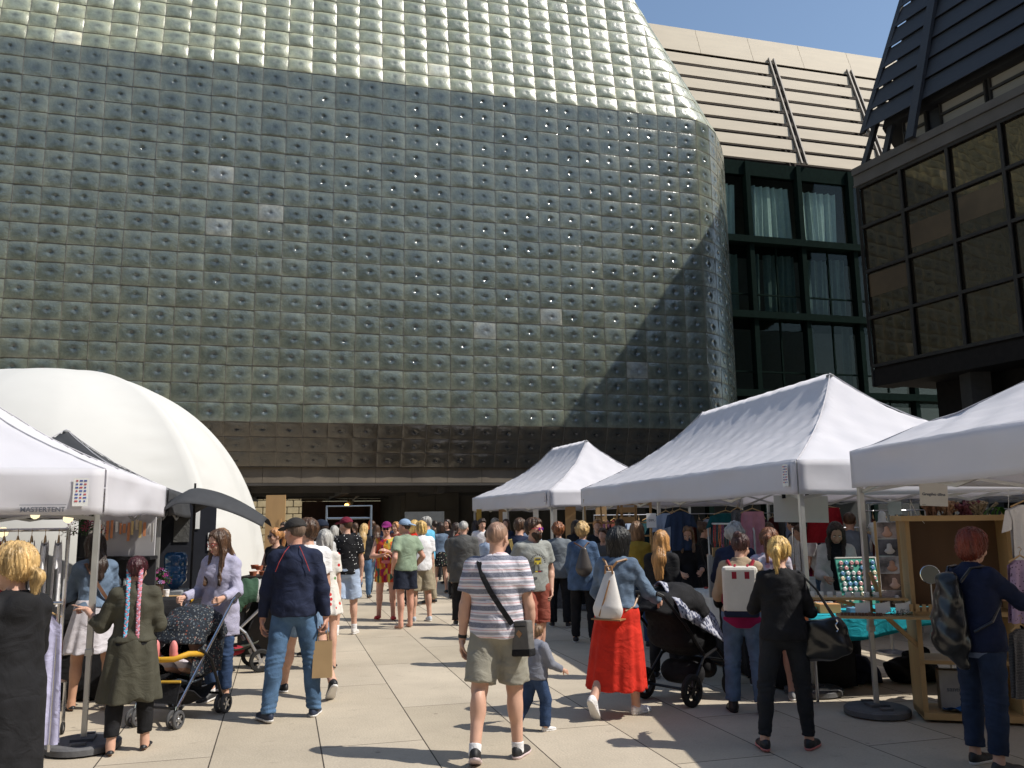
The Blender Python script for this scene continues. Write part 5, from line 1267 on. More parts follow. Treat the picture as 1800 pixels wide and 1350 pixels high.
def cast_mid():
    person('polka', 'tall man in burgundy cap, black tee with white motifs and light blue shorts', *G(606,1116)[:2], 6, H=1.78, lod='mid', head=(58,0,0), arms=(POCK,((.2,.1,-1),(-.0,.25,-1))), top=dict(m=POLKA, sleeve='short', hem=-.05, off=.018), bottom=dict(kind='shorts', m=LBL, off=.024, len=.92, flare=.03), shoes=sneak(OFFW, SW), socks=(.07, WHT), hair=dict(style='buzz', m=H_BRN), hat=dict(m=cloth('burgundy', (.14,.012,.03))), legs=((-3,2,3,0),(6,6,4,0)))
    person('romper', 'man in colourful tank romper with pink waist bag, purple cap and red clogs, arms crossed', *G(678,1089)[:2], 182, H=1.70, lod='mid', build=1.08, arms=(((.28,.35,-1),(-1.0,.55,.45)),((.28,.38,-1),(-1.1,.5,.1))), top=dict(m=WILD, sleeve='none', hem=-.03, off=.012, neck=.10), bottom=dict(kind='shorts', m=WILD, off=.016, len=.62, flare=.016), shoes=dict(style='clog', m=mat('red clog', (.42,.012,.012), .5)), hair=dict(style='buzz', m=H_STR), hat=dict(m=cloth('purple cap', (.20,.015,.13))), glasses=(GL_K, GL_D), skin_k='red')
    j = PEOPLE['romper_j']; T = j['T']; sc = j['sc']; s = SDF(.008); s.el(T((0,.118,.075)), (.085,.028,.05), .01, j['TM']); s.el(T((-.1,.09,.07)), (.05,.02,.04), .02, j['TM']); o = np_obj('waist_bag', [s.mesh()], cloth('pink bag', (.70,.22,.24)), None, sc); tag(o, 'bright pink waist bag on the colourful romper', 'waist bag'); o.location = j['root'].location; o.rotation_euler = j['root'].rotation_euler
    person('greentee', 'man in sage green tee, navy shorts, flip-flops and backward light blue cap', *G(712,1104)[:2], 38, H=1.74, lod='mid', head=(40,0,0), arms=(((.35,-.35,-1),(-.2,.6,-.7)),((.40,-.35,-1),(-.3,.6,-.7))), top=dict(m=SAGE, sleeve='short', hem=-.03, off=.02), bottom=dict(kind='shorts', m=cloth('navy shorts', (.012,.016,.03)), off=.022, len=.72, flare=.03), shoes=dict(style='flop', m=LEA), hair=dict(style='buzz', m=H_BRN), hat=dict(m=cloth('pale blue cap', (.24,.34,.48)), back=True), legs=((-4,2,3,0),(5,4,3,0)), skin_k='red', eyes=False)
    person('khaki', 'blond person in white tee and khaki shorts behind the sage tee man', *G(740,1092)[:2], 25, H=1.70, lod='mid', head=(20,0,0), top=dict(m=WHT, sleeve='short', hem=-.06, off=.02), bottom=dict(kind='shorts', m=KHAKI, off=.024, len=.92, flare=.028), shoes=sneak(cloth('pale trainer', (.42,.46,.52)), SW), hair=dict(style='messy', m=H_GOLD), eyes=False)
    person('oldgrey', 'older balding man in long grey jacket and dark trousers', *G(815,1099)[:2], -4, H=1.70, lod='mid', build=1.15, head=(0,4,0), top=dict(m=DGRY, sleeve='long', hem=-.22, off=.03, drop=.01, collar=True), bottom=dict(kind='trousers', m=BLK), shoes=sneak(SB), hair=dict(style='buzz', m=H_GRY, vol=.006, line=-.02), eyes=False)
    person('curlyred', 'woman with curly ginger hair in grey cardigan and black trousers', *G(985,1102)[:2], -6, H=1.64, sex='f', lod='mid', build=1.25, top=dict(m=cloth('blue grey', (.15,.17,.19)), sleeve='long', hem=-.12, off=.026), bottom=dict(kind='trousers', m=BLK, flare=.03), shoes=sneak(SB), hair=dict(style='curly', m=H_GNG), eyes=False)
    person('denimblond', 'woman with short curly blond hair in denim shirt with a grey drawstring backpack', *G(1028,1130)[:2], -14, H=1.65, sex='f', lod='mid', build=1.18, top=dict(m=denim('shirt blue', (.075,.125,.22)), sleeve='long', hem=-.17, off=.026, collar=True), bottom=dict(kind='trousers', m=BLK), shoes=sneak(SB), hair=dict(style='curly', m=H_BLD), arms=(((.25,.3,-1),(.1,.9,-.5)),((.25,.2,-1),(.1,.8,-.5))), eyes=False)
    person('blondblack', 'woman with long golden hair in black coat right behind the pram', *at(1160,9.3), -25, H=1.58, sex='f', lod='mid', top=dict(m=BLK, sleeve='long', hem=-.25, off=.028, drop=.01), bottom=dict(kind='trousers', m=BLK), shoes=sneak(SB), hair=dict(style='long', m=hairm('copper blond', (.42,.21,.07)), len=.20), eyes=False)
    person('shadehair', 'woman with wavy fair hair standing in the tent shade past the denim jacket', *at(1118,11.6), -20, H=1.66, sex='f', lod='mid', top=dict(m=cloth('mustard', (.30,.2,.03)), sleeve='long', hem=-.1), bottom=dict(kind='trousers', m=JEAND), shoes=sneak(SB), hair=dict(style='bob', m=H_LBR), eyes=False)
    person('vendorwhite', 'stallholder with long dark hair in off-white jacket over black top looking down', *at(1466,9.6), 158, H=1.66, sex='f', lod='mid', head=(10,30,0), arms=(((.2,.35,-1),(-.25,1,.0)),((.2,.3,-1),(-.3,1,-.1))), top=dict(m=OFFW, sleeve='long', collar=True, hem=-.12, off=.026, open=BLK), bottom=dict(kind='trousers', m=BLK), shoes=sneak(SB), hair=dict(style='long', m=H_DBR, len=.18, front=.16), skin_k='tan')
    person('bluegrey', 'short-haired man in blue-grey shirt behind the stallholder', *at(1493,12.2), -30, H=1.76, lod='mid', top=dict(m=cloth('slate shirt', (.15,.18,.23)), sleeve='long', hem=-.06), bottom=dict(kind='trousers', m=BLK), shoes=sneak(SB), hair=dict(style='buzz', m=H_BRN, vol=.004), eyes=False)
    person('vendorjewel', 'jewellery seller with fair hair in black dress standing behind the table', *at(1205,11.3), 175, H=1.63, sex='f', lod='mid', head=(0,28,0), arms=(((.2,.35,-1),(-.2,1,-.1)),((.2,.3,-1),(-.3,1,-.2))), top=dict(m=BLK, sleeve='elbow', hem=-.06), bottom=dict(kind='skirt', m=BLK, zb=.6), shoes=sneak(SB), hair=dict(style='long', m=H_LBR, len=.15, front=.10))
    person('sunglass', 'woman in black top with sunglasses and strawberry ponytail beside the white dome', *at(487,12.2), 165, H=1.64, sex='f', lod='mid', head=(-35,0,0), arms=(((.2,.35,-1),(-.1,1,.2)),((.2,.2,-1),(.0,.9,-.3))), top=dict(m=BLK, sleeve='none', hem=-.06), bottom=dict(kind='trousers', m=JEAND), shoes=sneak(SB), hair=dict(style='ponytail', m=H_STR, h=.05), glasses=(GL_K, GL_D), eyes=False)
    person('navycap', 'bearded man in navy cap and light shirt facing left behind the sweater man', *at(567,11.2), 60, H=1.74, lod='mid', top=dict(m=cloth('shirt pale', (.5,.5,.5)), sleeve='short', hem=-.06), bottom=dict(kind='shorts', m=NAVY), shoes=sneak(SB), hair=dict(style='buzz', m=H_DBR), beard=hairm('beard'), hat=dict(m=cloth('navy cap', (.012,.018,.035))), eyes=False)
    person('floraldress', 'woman in white dress with red flowers hidden behind the sweater man', *at(572,10.2), 10, H=1.62, sex='f', lod='mid', top=dict(m=FLORW, sleeve='short', hem=-.02), bottom=dict(kind='dress', m=FLORW, zb=.62, r1=.24), shoes=dict(style='flat', m=SB), hair=dict(style='bob', m=H_GRY), eyes=False)
    person('beigebun', 'woman in beige knitted sweater with topknot behind the red-haired woman', *at(1772,7.6), -20, H=1.66, sex='f', lod='mid', lean=14, head=(20,20,0), arms=(((.2,.5,-1),(-.2,1,-.2)),)*2, top=dict(m=CREAM, sleeve='long', collar=True, hem=-.12, off=.032), bottom=dict(kind='trousers', m=BLK), shoes=sneak(SB), hair=dict(style='topknot', m=H_DBR), eyes=False)
    person('headwrap', 'person with a tan bobble hat bending over goods at the far right stall', *at(1738,8.4), 40, H=1.66, sex='f', lod='mid', lean=12, head=(0,20,0), top=dict(m=BLK, sleeve='long', hem=-.1), bottom=dict(kind='trousers', m=BLK), shoes=sneak(SB), hair=dict(style='topknot', m=hairm('tan knot', (.40,.28,.16))), eyes=False)
cast_mid()

def cast_far():
    # px, depth, heading, height, sex, top colour, bottom, hair style, hair material, label, extra
    K = [
     (640,19.2,0,1.66,'f',BLK,('trousers',JEAN),'long',H_BLD,'woman with long blond hair and blue jeans, back to us, left of the romper man',{}),
     (662,20.5,10,1.62,'f',NAVY,('trousers',JEANL),'long',H_BRN,'woman in navy top and light jeans between the blond woman and romper man',{}),
     (697,21,150,1.68,'f',RUST,('trousers',BLK),'messy',H_STR,'woman with curly strawberry hair behind the romper man',{}),
     (727,17.5,-30,1.72,'f',RED,('trousers',BLK),'bob',H_GOLD,'woman with fair bob and red top behind the sage tee man',{}),
     (752,17.8,70,1.80,'m',TURQ,('trousers',KHAKI),'short',H_GRY,'grey-haired man in turquoise shirt facing left',{}),
     (775,20.2,25,1.66,'f',DNJ,('skirt',FLOR),'bob',H_DBR,'woman in denim jacket and black floral skirt in the sunlit queue',{'zb':.62,'sleeve':'long'}),
     (787,23,160,1.74,'f',BLK,('trousers',BLK),'long',H_DBR,'dark-haired woman with sunglasses facing us far back in the queue',{}),
     (800,18.8,-40,1.66,'f',RUST,('trousers',BLK),'long',H_DBR,'woman in rust red top with grey backpack in the queue',{}),
     (847,19.5,178,1.74,'m',WHT,('trousers',JEAND),'crop',H_DBR,'smiling man in white tee facing us by the far tent corner',{}),
     (858,15.6,-10,1.54,'f',LBL,('trousers',JEAN),'bun',H_DBR,'short woman in pale blue top with dark bun right of the grey jacket man',{}),
     (912,12.4,-15,1.74,'m',NAVY,('trousers',BLK),'short',H_BRN,'brown-haired man in navy shirt right behind the striped tee man',{}),
     (930,15.5,-30,1.74,'m',LBL,('trousers',BLK),'buzz',H_LBR,'tall man in light blue shirt behind the bearded man',{}),
     (1012,16.5,-20,1.68,'f',BLK,('trousers',BLK),'bob',H_DBR,'dark-haired woman in black between the ginger and the blond woman',{}),
     (1050,15.2,170,1.70,'f',BLK,('trousers',BLK),'short',H_STR,'older woman with strawberry hair facing us under the far tent',{}),
     (1060,13.8,160,1.56,'f',DGRY,('trousers',BLK),'short',H_BRN,'short person with glasses facing us beside the blond denim woman',{}),
     (588,19,20,1.62,'f',WHT,('trousers',JEANL),'bob',H_GRY,'grey-haired woman in white behind the burgundy cap man',{}),
     (680,24.5,-10,1.70,'m',NAVY,('trousers',BLK),'short',H_DBR,'dark-haired man in navy deep in the shaded crowd, left group',{}),
     (655,26,20,1.72,'m',BLK,('trousers',JEAND),'short',H_BRN,'brown-haired man in black near the brown hoarding',{}),
     (710,25.5,0,1.66,'f',MAG,('trousers',BLK),'long',H_BRN,'woman in magenta top deep in the shaded crowd',{}),
     (740,25,30,1.60,'f',GRY,('trousers',BLK),'bob',H_LBR,'woman in light grey top deep in the shaded crowd',{}),
     (765,24.5,10,1.70,'m',OLIVE,('trousers',BLK),'short',H_DBR,'man in olive shirt deep in the shaded crowd',{}),
     (815,23.5,-20,1.66,'f',BEIGE,('trousers',JEAN),'long',H_LBR,'woman in beige top with light brown hair deep in the crowd',{}),
     (835,22,-10,1.70,'f',BLK,('trousers',BLK),'long',H_DBR,'woman in black with long dark hair by the yellow tent post',{}),
     (868,22,-30,1.76,'m',GRY,('trousers',BLK),'short',H_GRY,'grey-haired man in grey tee beneath the far tent',{}),
     (890,20,150,1.72,'f',NAVY,('trousers',BLK),'long',H_BRN,'woman in navy beneath the far tent facing us',{}),
     (1090,15.5,20,1.70,'f',BLK,('trousers',BLK),'short',H_DBR,'dark-haired person in black deep under the large tent',{}),
     (1235,13.5,-90,1.64,'f',BLK,('trousers',BLK),'bun',H_BRN,'brown-haired woman in black behind the jewellery seller',{}),
     (1262,14.6,90,1.66,'f',BLK,('trousers',BLK),'bob',H_LBR,'light brown-haired woman facing left deep under the large tent',{}),
     (1350,13.5,-20,1.62,'f',LBL,('trousers',JEAN),'long',H_BRN,'woman in pale blue behind the hanging white board',{}),
     (1440,13,90,1.66,'m',WHT,('trousers',JEAN),'short',H_BRN,'man in white shirt bending over clothes rails at the back',{'lean':30}),
     (1395,15,60,1.70,'m',NAVY,('trousers',BLK),'short',H_DBR,'man in navy at the clothes rails behind the stall pole',{}),
     (1590,14,80,1.70,'m',NAVY,('trousers',BLK),'short',H_DBR,'man in navy in the deep shade behind the wooden shelf',{}),
     (500,22,160,1.72,'m',BLK,('trousers',BLK),'short',H_DBR,'man in black by the plywood sheet beyond the dome',{}),
     (625,22,30,1.68,'f',DGRY,('trousers',JEAN),'ponytail',H_BRN,'woman with brown ponytail in grey left of the long-haired blond woman',{}),
    ]
    for i, (px, dp, fa, H, sx, tm, (bk, bm_), hs, hm, lab, ex) in enumerate(K):
        bt = dict(kind=bk, m=bm_)
        if bk == 'skirt': bt.update(zb=ex.get('zb', .6), r1=.22)
        person('far%d' % i, lab, *at(px, dp), fa, H=H, sex=sx, lod='mid' if dp < 14 else 'far', lean=ex.get('lean', 0), top=dict(m=tm, sleeve=ex.get('sleeve', 'short' if i % 3 else 'long'), hem=-.06), bottom=bt, shoes=dict(style='sneaker', m=SB), hair=dict(style=hs, m=hm), eyes=False,
            head=((i*37) % 50-25, (i*13) % 12, 0), legs=(((i*7)%9-3,4,4,0),(-((i*5)%8),4,4,0)), arms=(((.2,.3,-1),(.0,(i%4)*.3,-.7)),((.2,.2,-1),(.0,((i+2)%4)*.35,-.7))))
cast_far()
# ------------------------------------------------------------------ bags people carry
WHL = mat('white leather', (.66,.63,.60), .4, vary=.06, bump=.15); TAN = mat('tan leather', (.30,.155,.065), .5, vary=.2); BLL = mat('black leather', (.010,.010,.011), .28, vary=.3, bump=.15, bscale=30, coat=.2)
GRB = cloth('grey canvas', (.12,.115,.11)); CRM = mat('cream canvas', (.62,.59,.53), .8, vary=.06, bump=.3); CRIM = cloth('crimson strap', (.28,.02,.035)); SILV = mat('chrome', (.62,.62,.63), .18, 1.0, vary=.03); STEEL = mat('steel tube', (.42,.42,.43), .3, .8); KRAFT = mat('kraft paper', (.36,.24,.12), .8, vary=.1)
def on(key):                                        # thing space of a person, in metres
    j = PEOPLE[key+'_j']; r = j['root']; return j
def carried(name, label, cat, key):
    j = on(key); t = thing(name, label, cat, j['root'].location, j['root'].rotation_euler.z); return t, j
def tb(j, p): return j['T'](p)*j['sc']
def backpack_white():
    t, j = carried('backpack', 'white teardrop leather backpack with tan straps on the denim jacket woman', 'backpack', 'redskirt'); T = lambda p: tb(j, p)
    s = SDF(.010); TM = j['TM']
    s.rc(j['T']((-.01,-.215,.04)), j['T']((0,-.19,.36)), .150, .050, .02, [(j['T']((0,-.2,-.055)), -(TM @ Z3)), (j['T']((0,-.2,.385)), TM @ Z3)], (1,1.9,1), TM)
    b_ = np_obj('bag_body', [s.mesh()], WHL, t, j['sc'])
    b = MB(); b.tube([T((-.07,-.285,-.03)), T((-.01,-.285,.14)), T((.03,-.262,.30))], .007, 6); b.build('zip', TAN, b_)
    b = MB(); b.box(T((-.005,-.205,-.055)), (.27,.15,.012)); b.build('base_trim', TAN, b_)
    for q in (-1,1):
        b = MB(); b.tube([T((0,-.20,.38)), T((q*.06,-.155,.47)), T((q*.115,-.08,.495)), T((q*.135,.03,.47))], .011, 6); b.tube([T((q*.135,-.14,.02)), T((q*.19,-.06,.06)), T((q*.19,.03,.14))], .010, 6); b.build('strap', TAN, t)
    b = MB(); b.tube([T((-.04,-.21,.36)), T((-.03,-.22,.43)), T((.03,-.22,.43)), T((.04,-.21,.36))], .009, 6); b.build('handle', TAN, t)
backpack_white()
def backpack_square():
    t, j = carried('backpack', 'cream square canvas backpack with crimson handles and navy bottom', 'backpack', 'beige'); T = lambda p: tb(j, p); TM = j['TM']; rz = 0
    b = MB(); b.box(T((-.02,-.215,.245)), (.30,.13,.40), M=TM); bb = b.build('bag_body', CRM, t, bevel=.03)
    b = MB(); b.box(T((-.02,-.215,.025)), (.295,.128,.07), M=TM); b.build('bag_bottom', cloth('navy bottom', (.015,.02,.045)), bb, bevel=.02)
    b = MB(); b.box(T((-.02,-.284,.31)), (.07,.004,.022), M=TM); b.build('woven_label', BLK, bb)
    b = MB(); b.box(T((-.02,-.283,.355)), (.27,.006,.006), M=TM); b.build('zip', OFFW, bb)
    for q in (-.075,.045):
        b = MB(); b.tube([T((q,-.27,.36)), T((q+.01,-.255,.46)), T((q+.015,-.20,.475))], .013, 6); b.box(T((q,-.284,.385)), (.04,.008,.06), M=TM); b.build('handle', CRIM, t)
    for q in (-1,1):
        b = MB(); b.tube([T((q*.09,-.15,.44)), T((q*.12,-.09,.51)), T((q*.135,.03,.49))], .016, 6); b.tube([T((q*.15,-.15,.06)), T((q*.19,-.06,.12)), T((q*.18,.03,.18))], .012, 6); b.build('strap', CRIM, t)
backpack_square()
def tote():
    t, j = carried('shoulder_bag', 'big black leather shoulder bag of the woman in black', 'handbag', 'blackpony'); T = lambda p: tb(j, p); TM = j['TM']
    s = SDF(.010); M = TM @ rot('Z', R(-20)) @ rot('Y', R(-12)); c = j['T']((.31,-.03,-.03))
    s.el(c, (.21,.085,.20), .02, M, [(c+M @ Vector((0,0,.13)), M @ Z3)]); s.rc(c+M @ Vector((-.13,0,-.10)), c+M @ Vector((.13,0,-.10)), .075, .075, .05)
    def cr(Dg, X, Y, Z): return Dg+.005*np.sin(X*28+Z*35)+.004*np.sin(Y*60-Z*25+X*12)
    b_ = np_obj('bag_body', [s.mesh(cr)], BLL, t, j['sc'])
    for q in (-.03,.035):
        b = MB(); a = c+M @ Vector((-.12,q,.12)); e = c+M @ Vector((.13,q,.12)); tp = j['T']((.15,-.01+q,.50))
        b.tube([a*j['sc'], (a.lerp(tp,.6)+Vector((-.03,0,0)))*j['sc'], tp*j['sc'], (e.lerp(tp,.6)+Vector((.03,0,0)))*j['sc'], e*j['sc']], .009, 6); b.build('strap', BLL, t)
    b = MB(); p = c+M @ Vector((.13,0,.12))
    for k in range(10): b.tube([(p+Vector((.01*math.sin(k*2),-.06,-.02*k)))*j['sc'], (p+Vector((.01*math.sin(k*2+2),-.065,-.02*k-.018)))*j['sc']], .006, 5)
    b.build('chain', SILV, t)
tote()
def crossbody():
    t, j = carried('crossbody_bag', 'grey crossbody bag with black bottom and tan patch on the striped tee man', 'bag', 'stripe'); T = lambda p: tb(j, p); TM = j['TM']; M = TM @ rot('Z', R(-38)) @ rot('Y', R(-6))
    c = T((.185,-.115,-.07)); b = MB(); b.box(c, (.20,.07,.24), M=M); bb = b.build('bag_body', GRB, t, bevel=.014)
    b = MB(); b.box(c+M @ Vector((0,0,-.10)), (.206,.076,.055), M=M); b.build('bag_bottom', BLK, bb, bevel=.012)
    b = MB(); b.box(c+M @ Vector((.02,-.037,.03)), (.04,.004,.04), M=M @ rot('Y', R(45))); b.build('patch', TAN, bb)
    b = MB(); b.box(c+M @ Vector((-.05,-.038,.05)), (.006,.005,.07), M=M); b.box(c+M @ Vector((0,-.037,.08)), (.17,.004,.006), M=M); b.build('zip', BLK, bb)
    b = MB()
    pts = [T(p) for p in ((.125,-.148,.03),(.05,-.158,.14),(-.03,-.158,.26),(-.09,-.142,.37),(-.125,-.085,.475),(-.12,.02,.490),(-.08,.10,.42))]
    for a, e in zip(pts[:-1], pts[1:]): b.beam(a, e, .038, .008, up=(0,1,0))
    b.build('strap', BLK, t)
crossbody()
def watch():
    j = on('stripe'); W = j['A'][0][2]*j['sc']; d = j['A'][0][4]; b = MB(); b.tube([W-d*.035, W-d*.012], .033, 14); b.build('wristwatch', SBS, j['root'])
watch()
def black_backpack():
    t, j = carried('backpack', 'limp black leather backpack hanging from the red-haired woman', 'backpack', 'redhair'); TM = j['TM']
    s = SDF(.011); c = j['T']((-.05,-.225,.20))
    s.rc(c+TM @ Vector((0,0,-.20)), c+TM @ Vector((.0,.02,.18)), .155, .10, .03, None, (1,1.5,1), TM); s.rc(c+TM @ Vector((.02,.02,-.24)), c+TM @ Vector((.06,.03,-.38)), .10, .06, .05, None, (1,1.6,1), TM)
    def cr(Dg, X, Y, Z): return Dg+.006*np.sin(X*30+Z*38)+.005*np.sin(Y*60-Z*25+X*12)
    np_obj('bag_body', [s.mesh(cr)], BLL, t, j['sc']); b = MB(); T = lambda p: tb(j, p)
    for q in (-1,1): b.tube([T((q*.06,-.20,.40)), T((q*.10,-.13,.50)), T((q*.125,-.02,.51)), T((q*.14,.08,.42)), T((q*.17,.06,.25)), T((q*.18,-.06,.12)), T((q*.12,-.18,.05))], .010, 6)
    b.build('strap', BLL, t)
black_backpack()
def grey_pack():
    t, j = carried('backpack', 'grey drawstring leather backpack on the denim shirt woman with blond curls', 'backpack', 'denimblond'); TM = j['TM']; s = SDF(.012); c = j['T']((.05,-.21,.24))
    s.rc(c+TM @ Vector((0,0,-.10)), c+TM @ Vector((0,0,.15)), .125, .05, .03, None, (1,1.5,1), TM); np_obj('bag_body', [s.mesh()], mat('grey leather', (.075,.065,.06), .35, vary=.2, bump=.2), t, j['sc']); b = MB(); T = lambda p: tb(j, p)
    for q in (-1,1): b.tube([T((.05,-.20,.42)), T((q*.10,-.13,.50)), T((q*.125,.03,.49))], .010, 6)
    b.build('strap', LEA, t)
grey_pack()
def rust_pack():
    t, j = carried('backpack', 'small grey backpack on the woman in rust red', 'backpack', 'far7'); TM = j['TM']; s = SDF(.018); c = j['T']((0,-.2,.24)); s.el(c, (.14,.08,.19), .02, TM); np_obj('bag_body', [s.mesh()], DGRY, t, j['sc'])
rust_pack()
def diag_strap(key, m_, w_=.045, side=1, label='', name='shoulder_strap_bag', cat='bag', bagc=None):
    t, j = carried(name, label, cat, key); T = lambda p: tb(j, p); b = MB(); k = side
    pts = [T(p) for p in ((k*.14,-.13,.02),(k*.04,-.150,.17),(-k*.05,-.145,.32),(-k*.11,-.10,.46),(-k*.12,.01,.505))]
    for a, e in zip(pts[:-1], pts[1:]): b.beam(a, e, w_, .008, up=(0,1,0))
    b.build('strap', m_, t); s = SDF(.014); c = j['T']((k*.20,-.06,-.06)); s.el(c, (.05,.11,.10), .02, j['TM']); np_obj('bag_body', [s.mesh()], bagc or m_, t, j['sc'])
diag_strap('denimskirt', LEA, .03, 1, 'small brown bag on a diagonal strap over the denim jacket, left tent')
diag_strap('greyhair', cloth('pale strap', (.35,.35,.36)), .05, -1, 'dark bag on a pale wide strap worn by the grey-haired woman', bagc=BLK)
diag_strap('far10', cloth('yellow strap', (.5,.36,.12)), .05, 1, 'yellow strap bag over the navy shirt behind the striped tee man')
def print_on(key):
    j = on(key); T = lambda p: tb(j, p); TM = j['TM']; r = j['root']
    yl = mat('yellow print', (.62,.48,.04), .7); dk = mat('dark print', (.07,.07,.07), .8)
    b = MB(); b.box(T((0,.170,.285)), (.082,.008,.075), M=TM); o = b.build('tee_print', yl, r)
    b = MB(); b.box(T((0,.172,.305)), (.062,.010,.022), M=TM); b.box(T((-.026,.172,.262)), (.016,.010,.016), M=TM); b.box(T((.026,.172,.262)), (.016,.010,.016), M=TM)
    for k in range(13): a = PI*k/12; b.box(T((.088*math.cos(a),.168,.27+.085*math.sin(a))), (.012,.006,.016), M=TM @ rot('Y', -a+PI/2))
    b.box(T((0,.170,.165)), (.11,.008,.022), M=TM); b.build('print_lines', dk, o)
    b = MB(); b.box(T((-.02,.173,.165)), (.03,.008,.014), M=TM); b.build('print_red', CRIM, o); b = MB(); b.box(T((.02,.173,.165)), (.03,.008,.014), M=TM); b.build('print_yellow', yl, o)
print_on('beard')
def raglan(key):
    j = on(key); T = lambda p: tb(j, p); rd = cloth('red piping', (.36,.05,.05)); b = MB()
    for q in (-1,1): b.tube([T((q*.045,-.078,.535)), T((q*.075,-.118,.49)), T((q*.118,-.142,.40)), T((q*.148,-.135,.32))], .0036, 5)
    b.build('piping', rd, j['root'])
raglan('sweater')
def paper_bag():
    j = on('sweater'); H_ = j['H'][1][0]*j['sc']; t = thing('paper_bag', 'brown kraft paper carrier bag held by the navy sweater man', 'paper bag', j['root'].location, j['root'].rotation_euler.z)
    c = H_+Vector((-.03,.0,-.27)); b = MB(); w, d, h = .085, .05, .155
    v = [(sx*w*(.92 if sz > 0 else 1), sy*d*(.45 if sz > 0 else 1), sz*h) for sz in (-1,1) for sy in (-1,1) for sx in (-1,1)]
    b.add([Vector(q)+c for q in v], [(0,2,3,1),(0,1,5,4),(2,6,7,3),(0,4,6,2),(1,3,7,5)]); b.build('bag_body', KRAFT, t, solid=.003)
    b = MB()
    for q in (-1,1): b.tube([c+Vector((-.05,q*.022,h-.01)), c+Vector((-.035,q*.010,h+.10)), c+Vector((.035,q*.010,h+.10)), c+Vector((.05,q*.022,h-.01))], .003, 5)
    b.build('handle', KRAFT, t)
paper_bag()
def carrier():
    j = on('blondblack'); H_ = j['H'][1][0]*j['sc']; t = thing('carrier_bag', 'black carrier bag hanging from the hand of the woman with golden hair', 'bag', j['root'].location, j['root'].rotation_euler.z)
    b = MB(); b.box(H_+Vector((.02,0,-.40)), (.10,.30,.34)); b.build('bag_body', BLK, t, bevel=.03); b = MB()
    for q in (-1,1): b.tube([H_+Vector((.02+q*.03,-.08,-.24)), H_+Vector((0,0,0)), H_+Vector((.02+q*.03,.08,-.24))], .006, 5)
    b.build('handle', BLK, t)
carrier()

# ------------------------------------------------------------------ strollers
FLB = spots_mat('dark floral canopy', (.018,.022,.030), (1,1,1), 58, .40, [(0,(.018,.022,.030)),(.30,(.10,.12,.14)),(.5,(.04,.06,.08)),(.7,(.20,.20,.19)),(.93,(.20,.07,.05))])
TYR = mat('grey tyre', (.06,.06,.063), .8, vary=.15); TYB = mat('black tyre', (.012,.012,.012), .8)
def wheel(c, r, w_, parent, m_=None, axis=(1,0,0), hubm=None):
    ax = Vector(axis); M = ax.to_track_quat('Z','Y').to_matrix(); b = MB(); n = 24; vs = []
    prof_ = [(r*.66,-w_*.5),(r*.92,-w_*.5),(r,-w_*.25),(r,w_*.25),(r*.92,w_*.5),(r*.66,w_*.5)]
    for (q, z) in prof_:
        for k in range(n): a = 2*PI*k/n; vs.append(M @ Vector((q*math.cos(a),q*math.sin(a),z))+Vector(c))
    fs = [(i*n+k, i*n+(k+1)%n, ((i+1)%6)*n+(k+1)%n, ((i+1)%6)*n+k) for i in range(6) for k in range(n)]
    b.add(vs, fs); wo = b.build('wheel', m_ or TYR, parent, smooth='auto')
    b = MB()
    for k in range(5): a = 2*PI*k/5; b.beam(Vector(c), Vector(c)+M @ Vector((r*.7*math.cos(a), r*.7*math.sin(a), 0)), w_*.5, .018)
    b.tube([Vector(c)-ax*w_*.45, Vector(c)+ax*w_*.45], r*.22, 10); b.build('rim', hubm or STEEL, wo)
def canopy(parent, m_, c, rx, ry, rz_, a0, a1, name='canopy', thick=.006, seg=5):
    """hood of ribs sweeping about the x axis from angle a0 to a1 (deg, 0 = forward +y, 90 = up)"""
    b = MB()
    def fn(u, v):
        a = R(a0+(a1-a0)*u); x = (v-.5)*2; w_ = (1-abs(x)**3)**(1/3.0) if abs(x) < 1 else 0; w_ = max(w_, .35); sc_ = 1+.03*math.cos(u*seg*2*PI)
        return Vector(c)+Vector((x*rx, math.cos(a)*ry*w_*sc_, math.sin(a)*rz_*w_*sc_))
    b.grid(fn, 24, 20); return b.build(name, m_, parent, smooth=True, solid=thick)
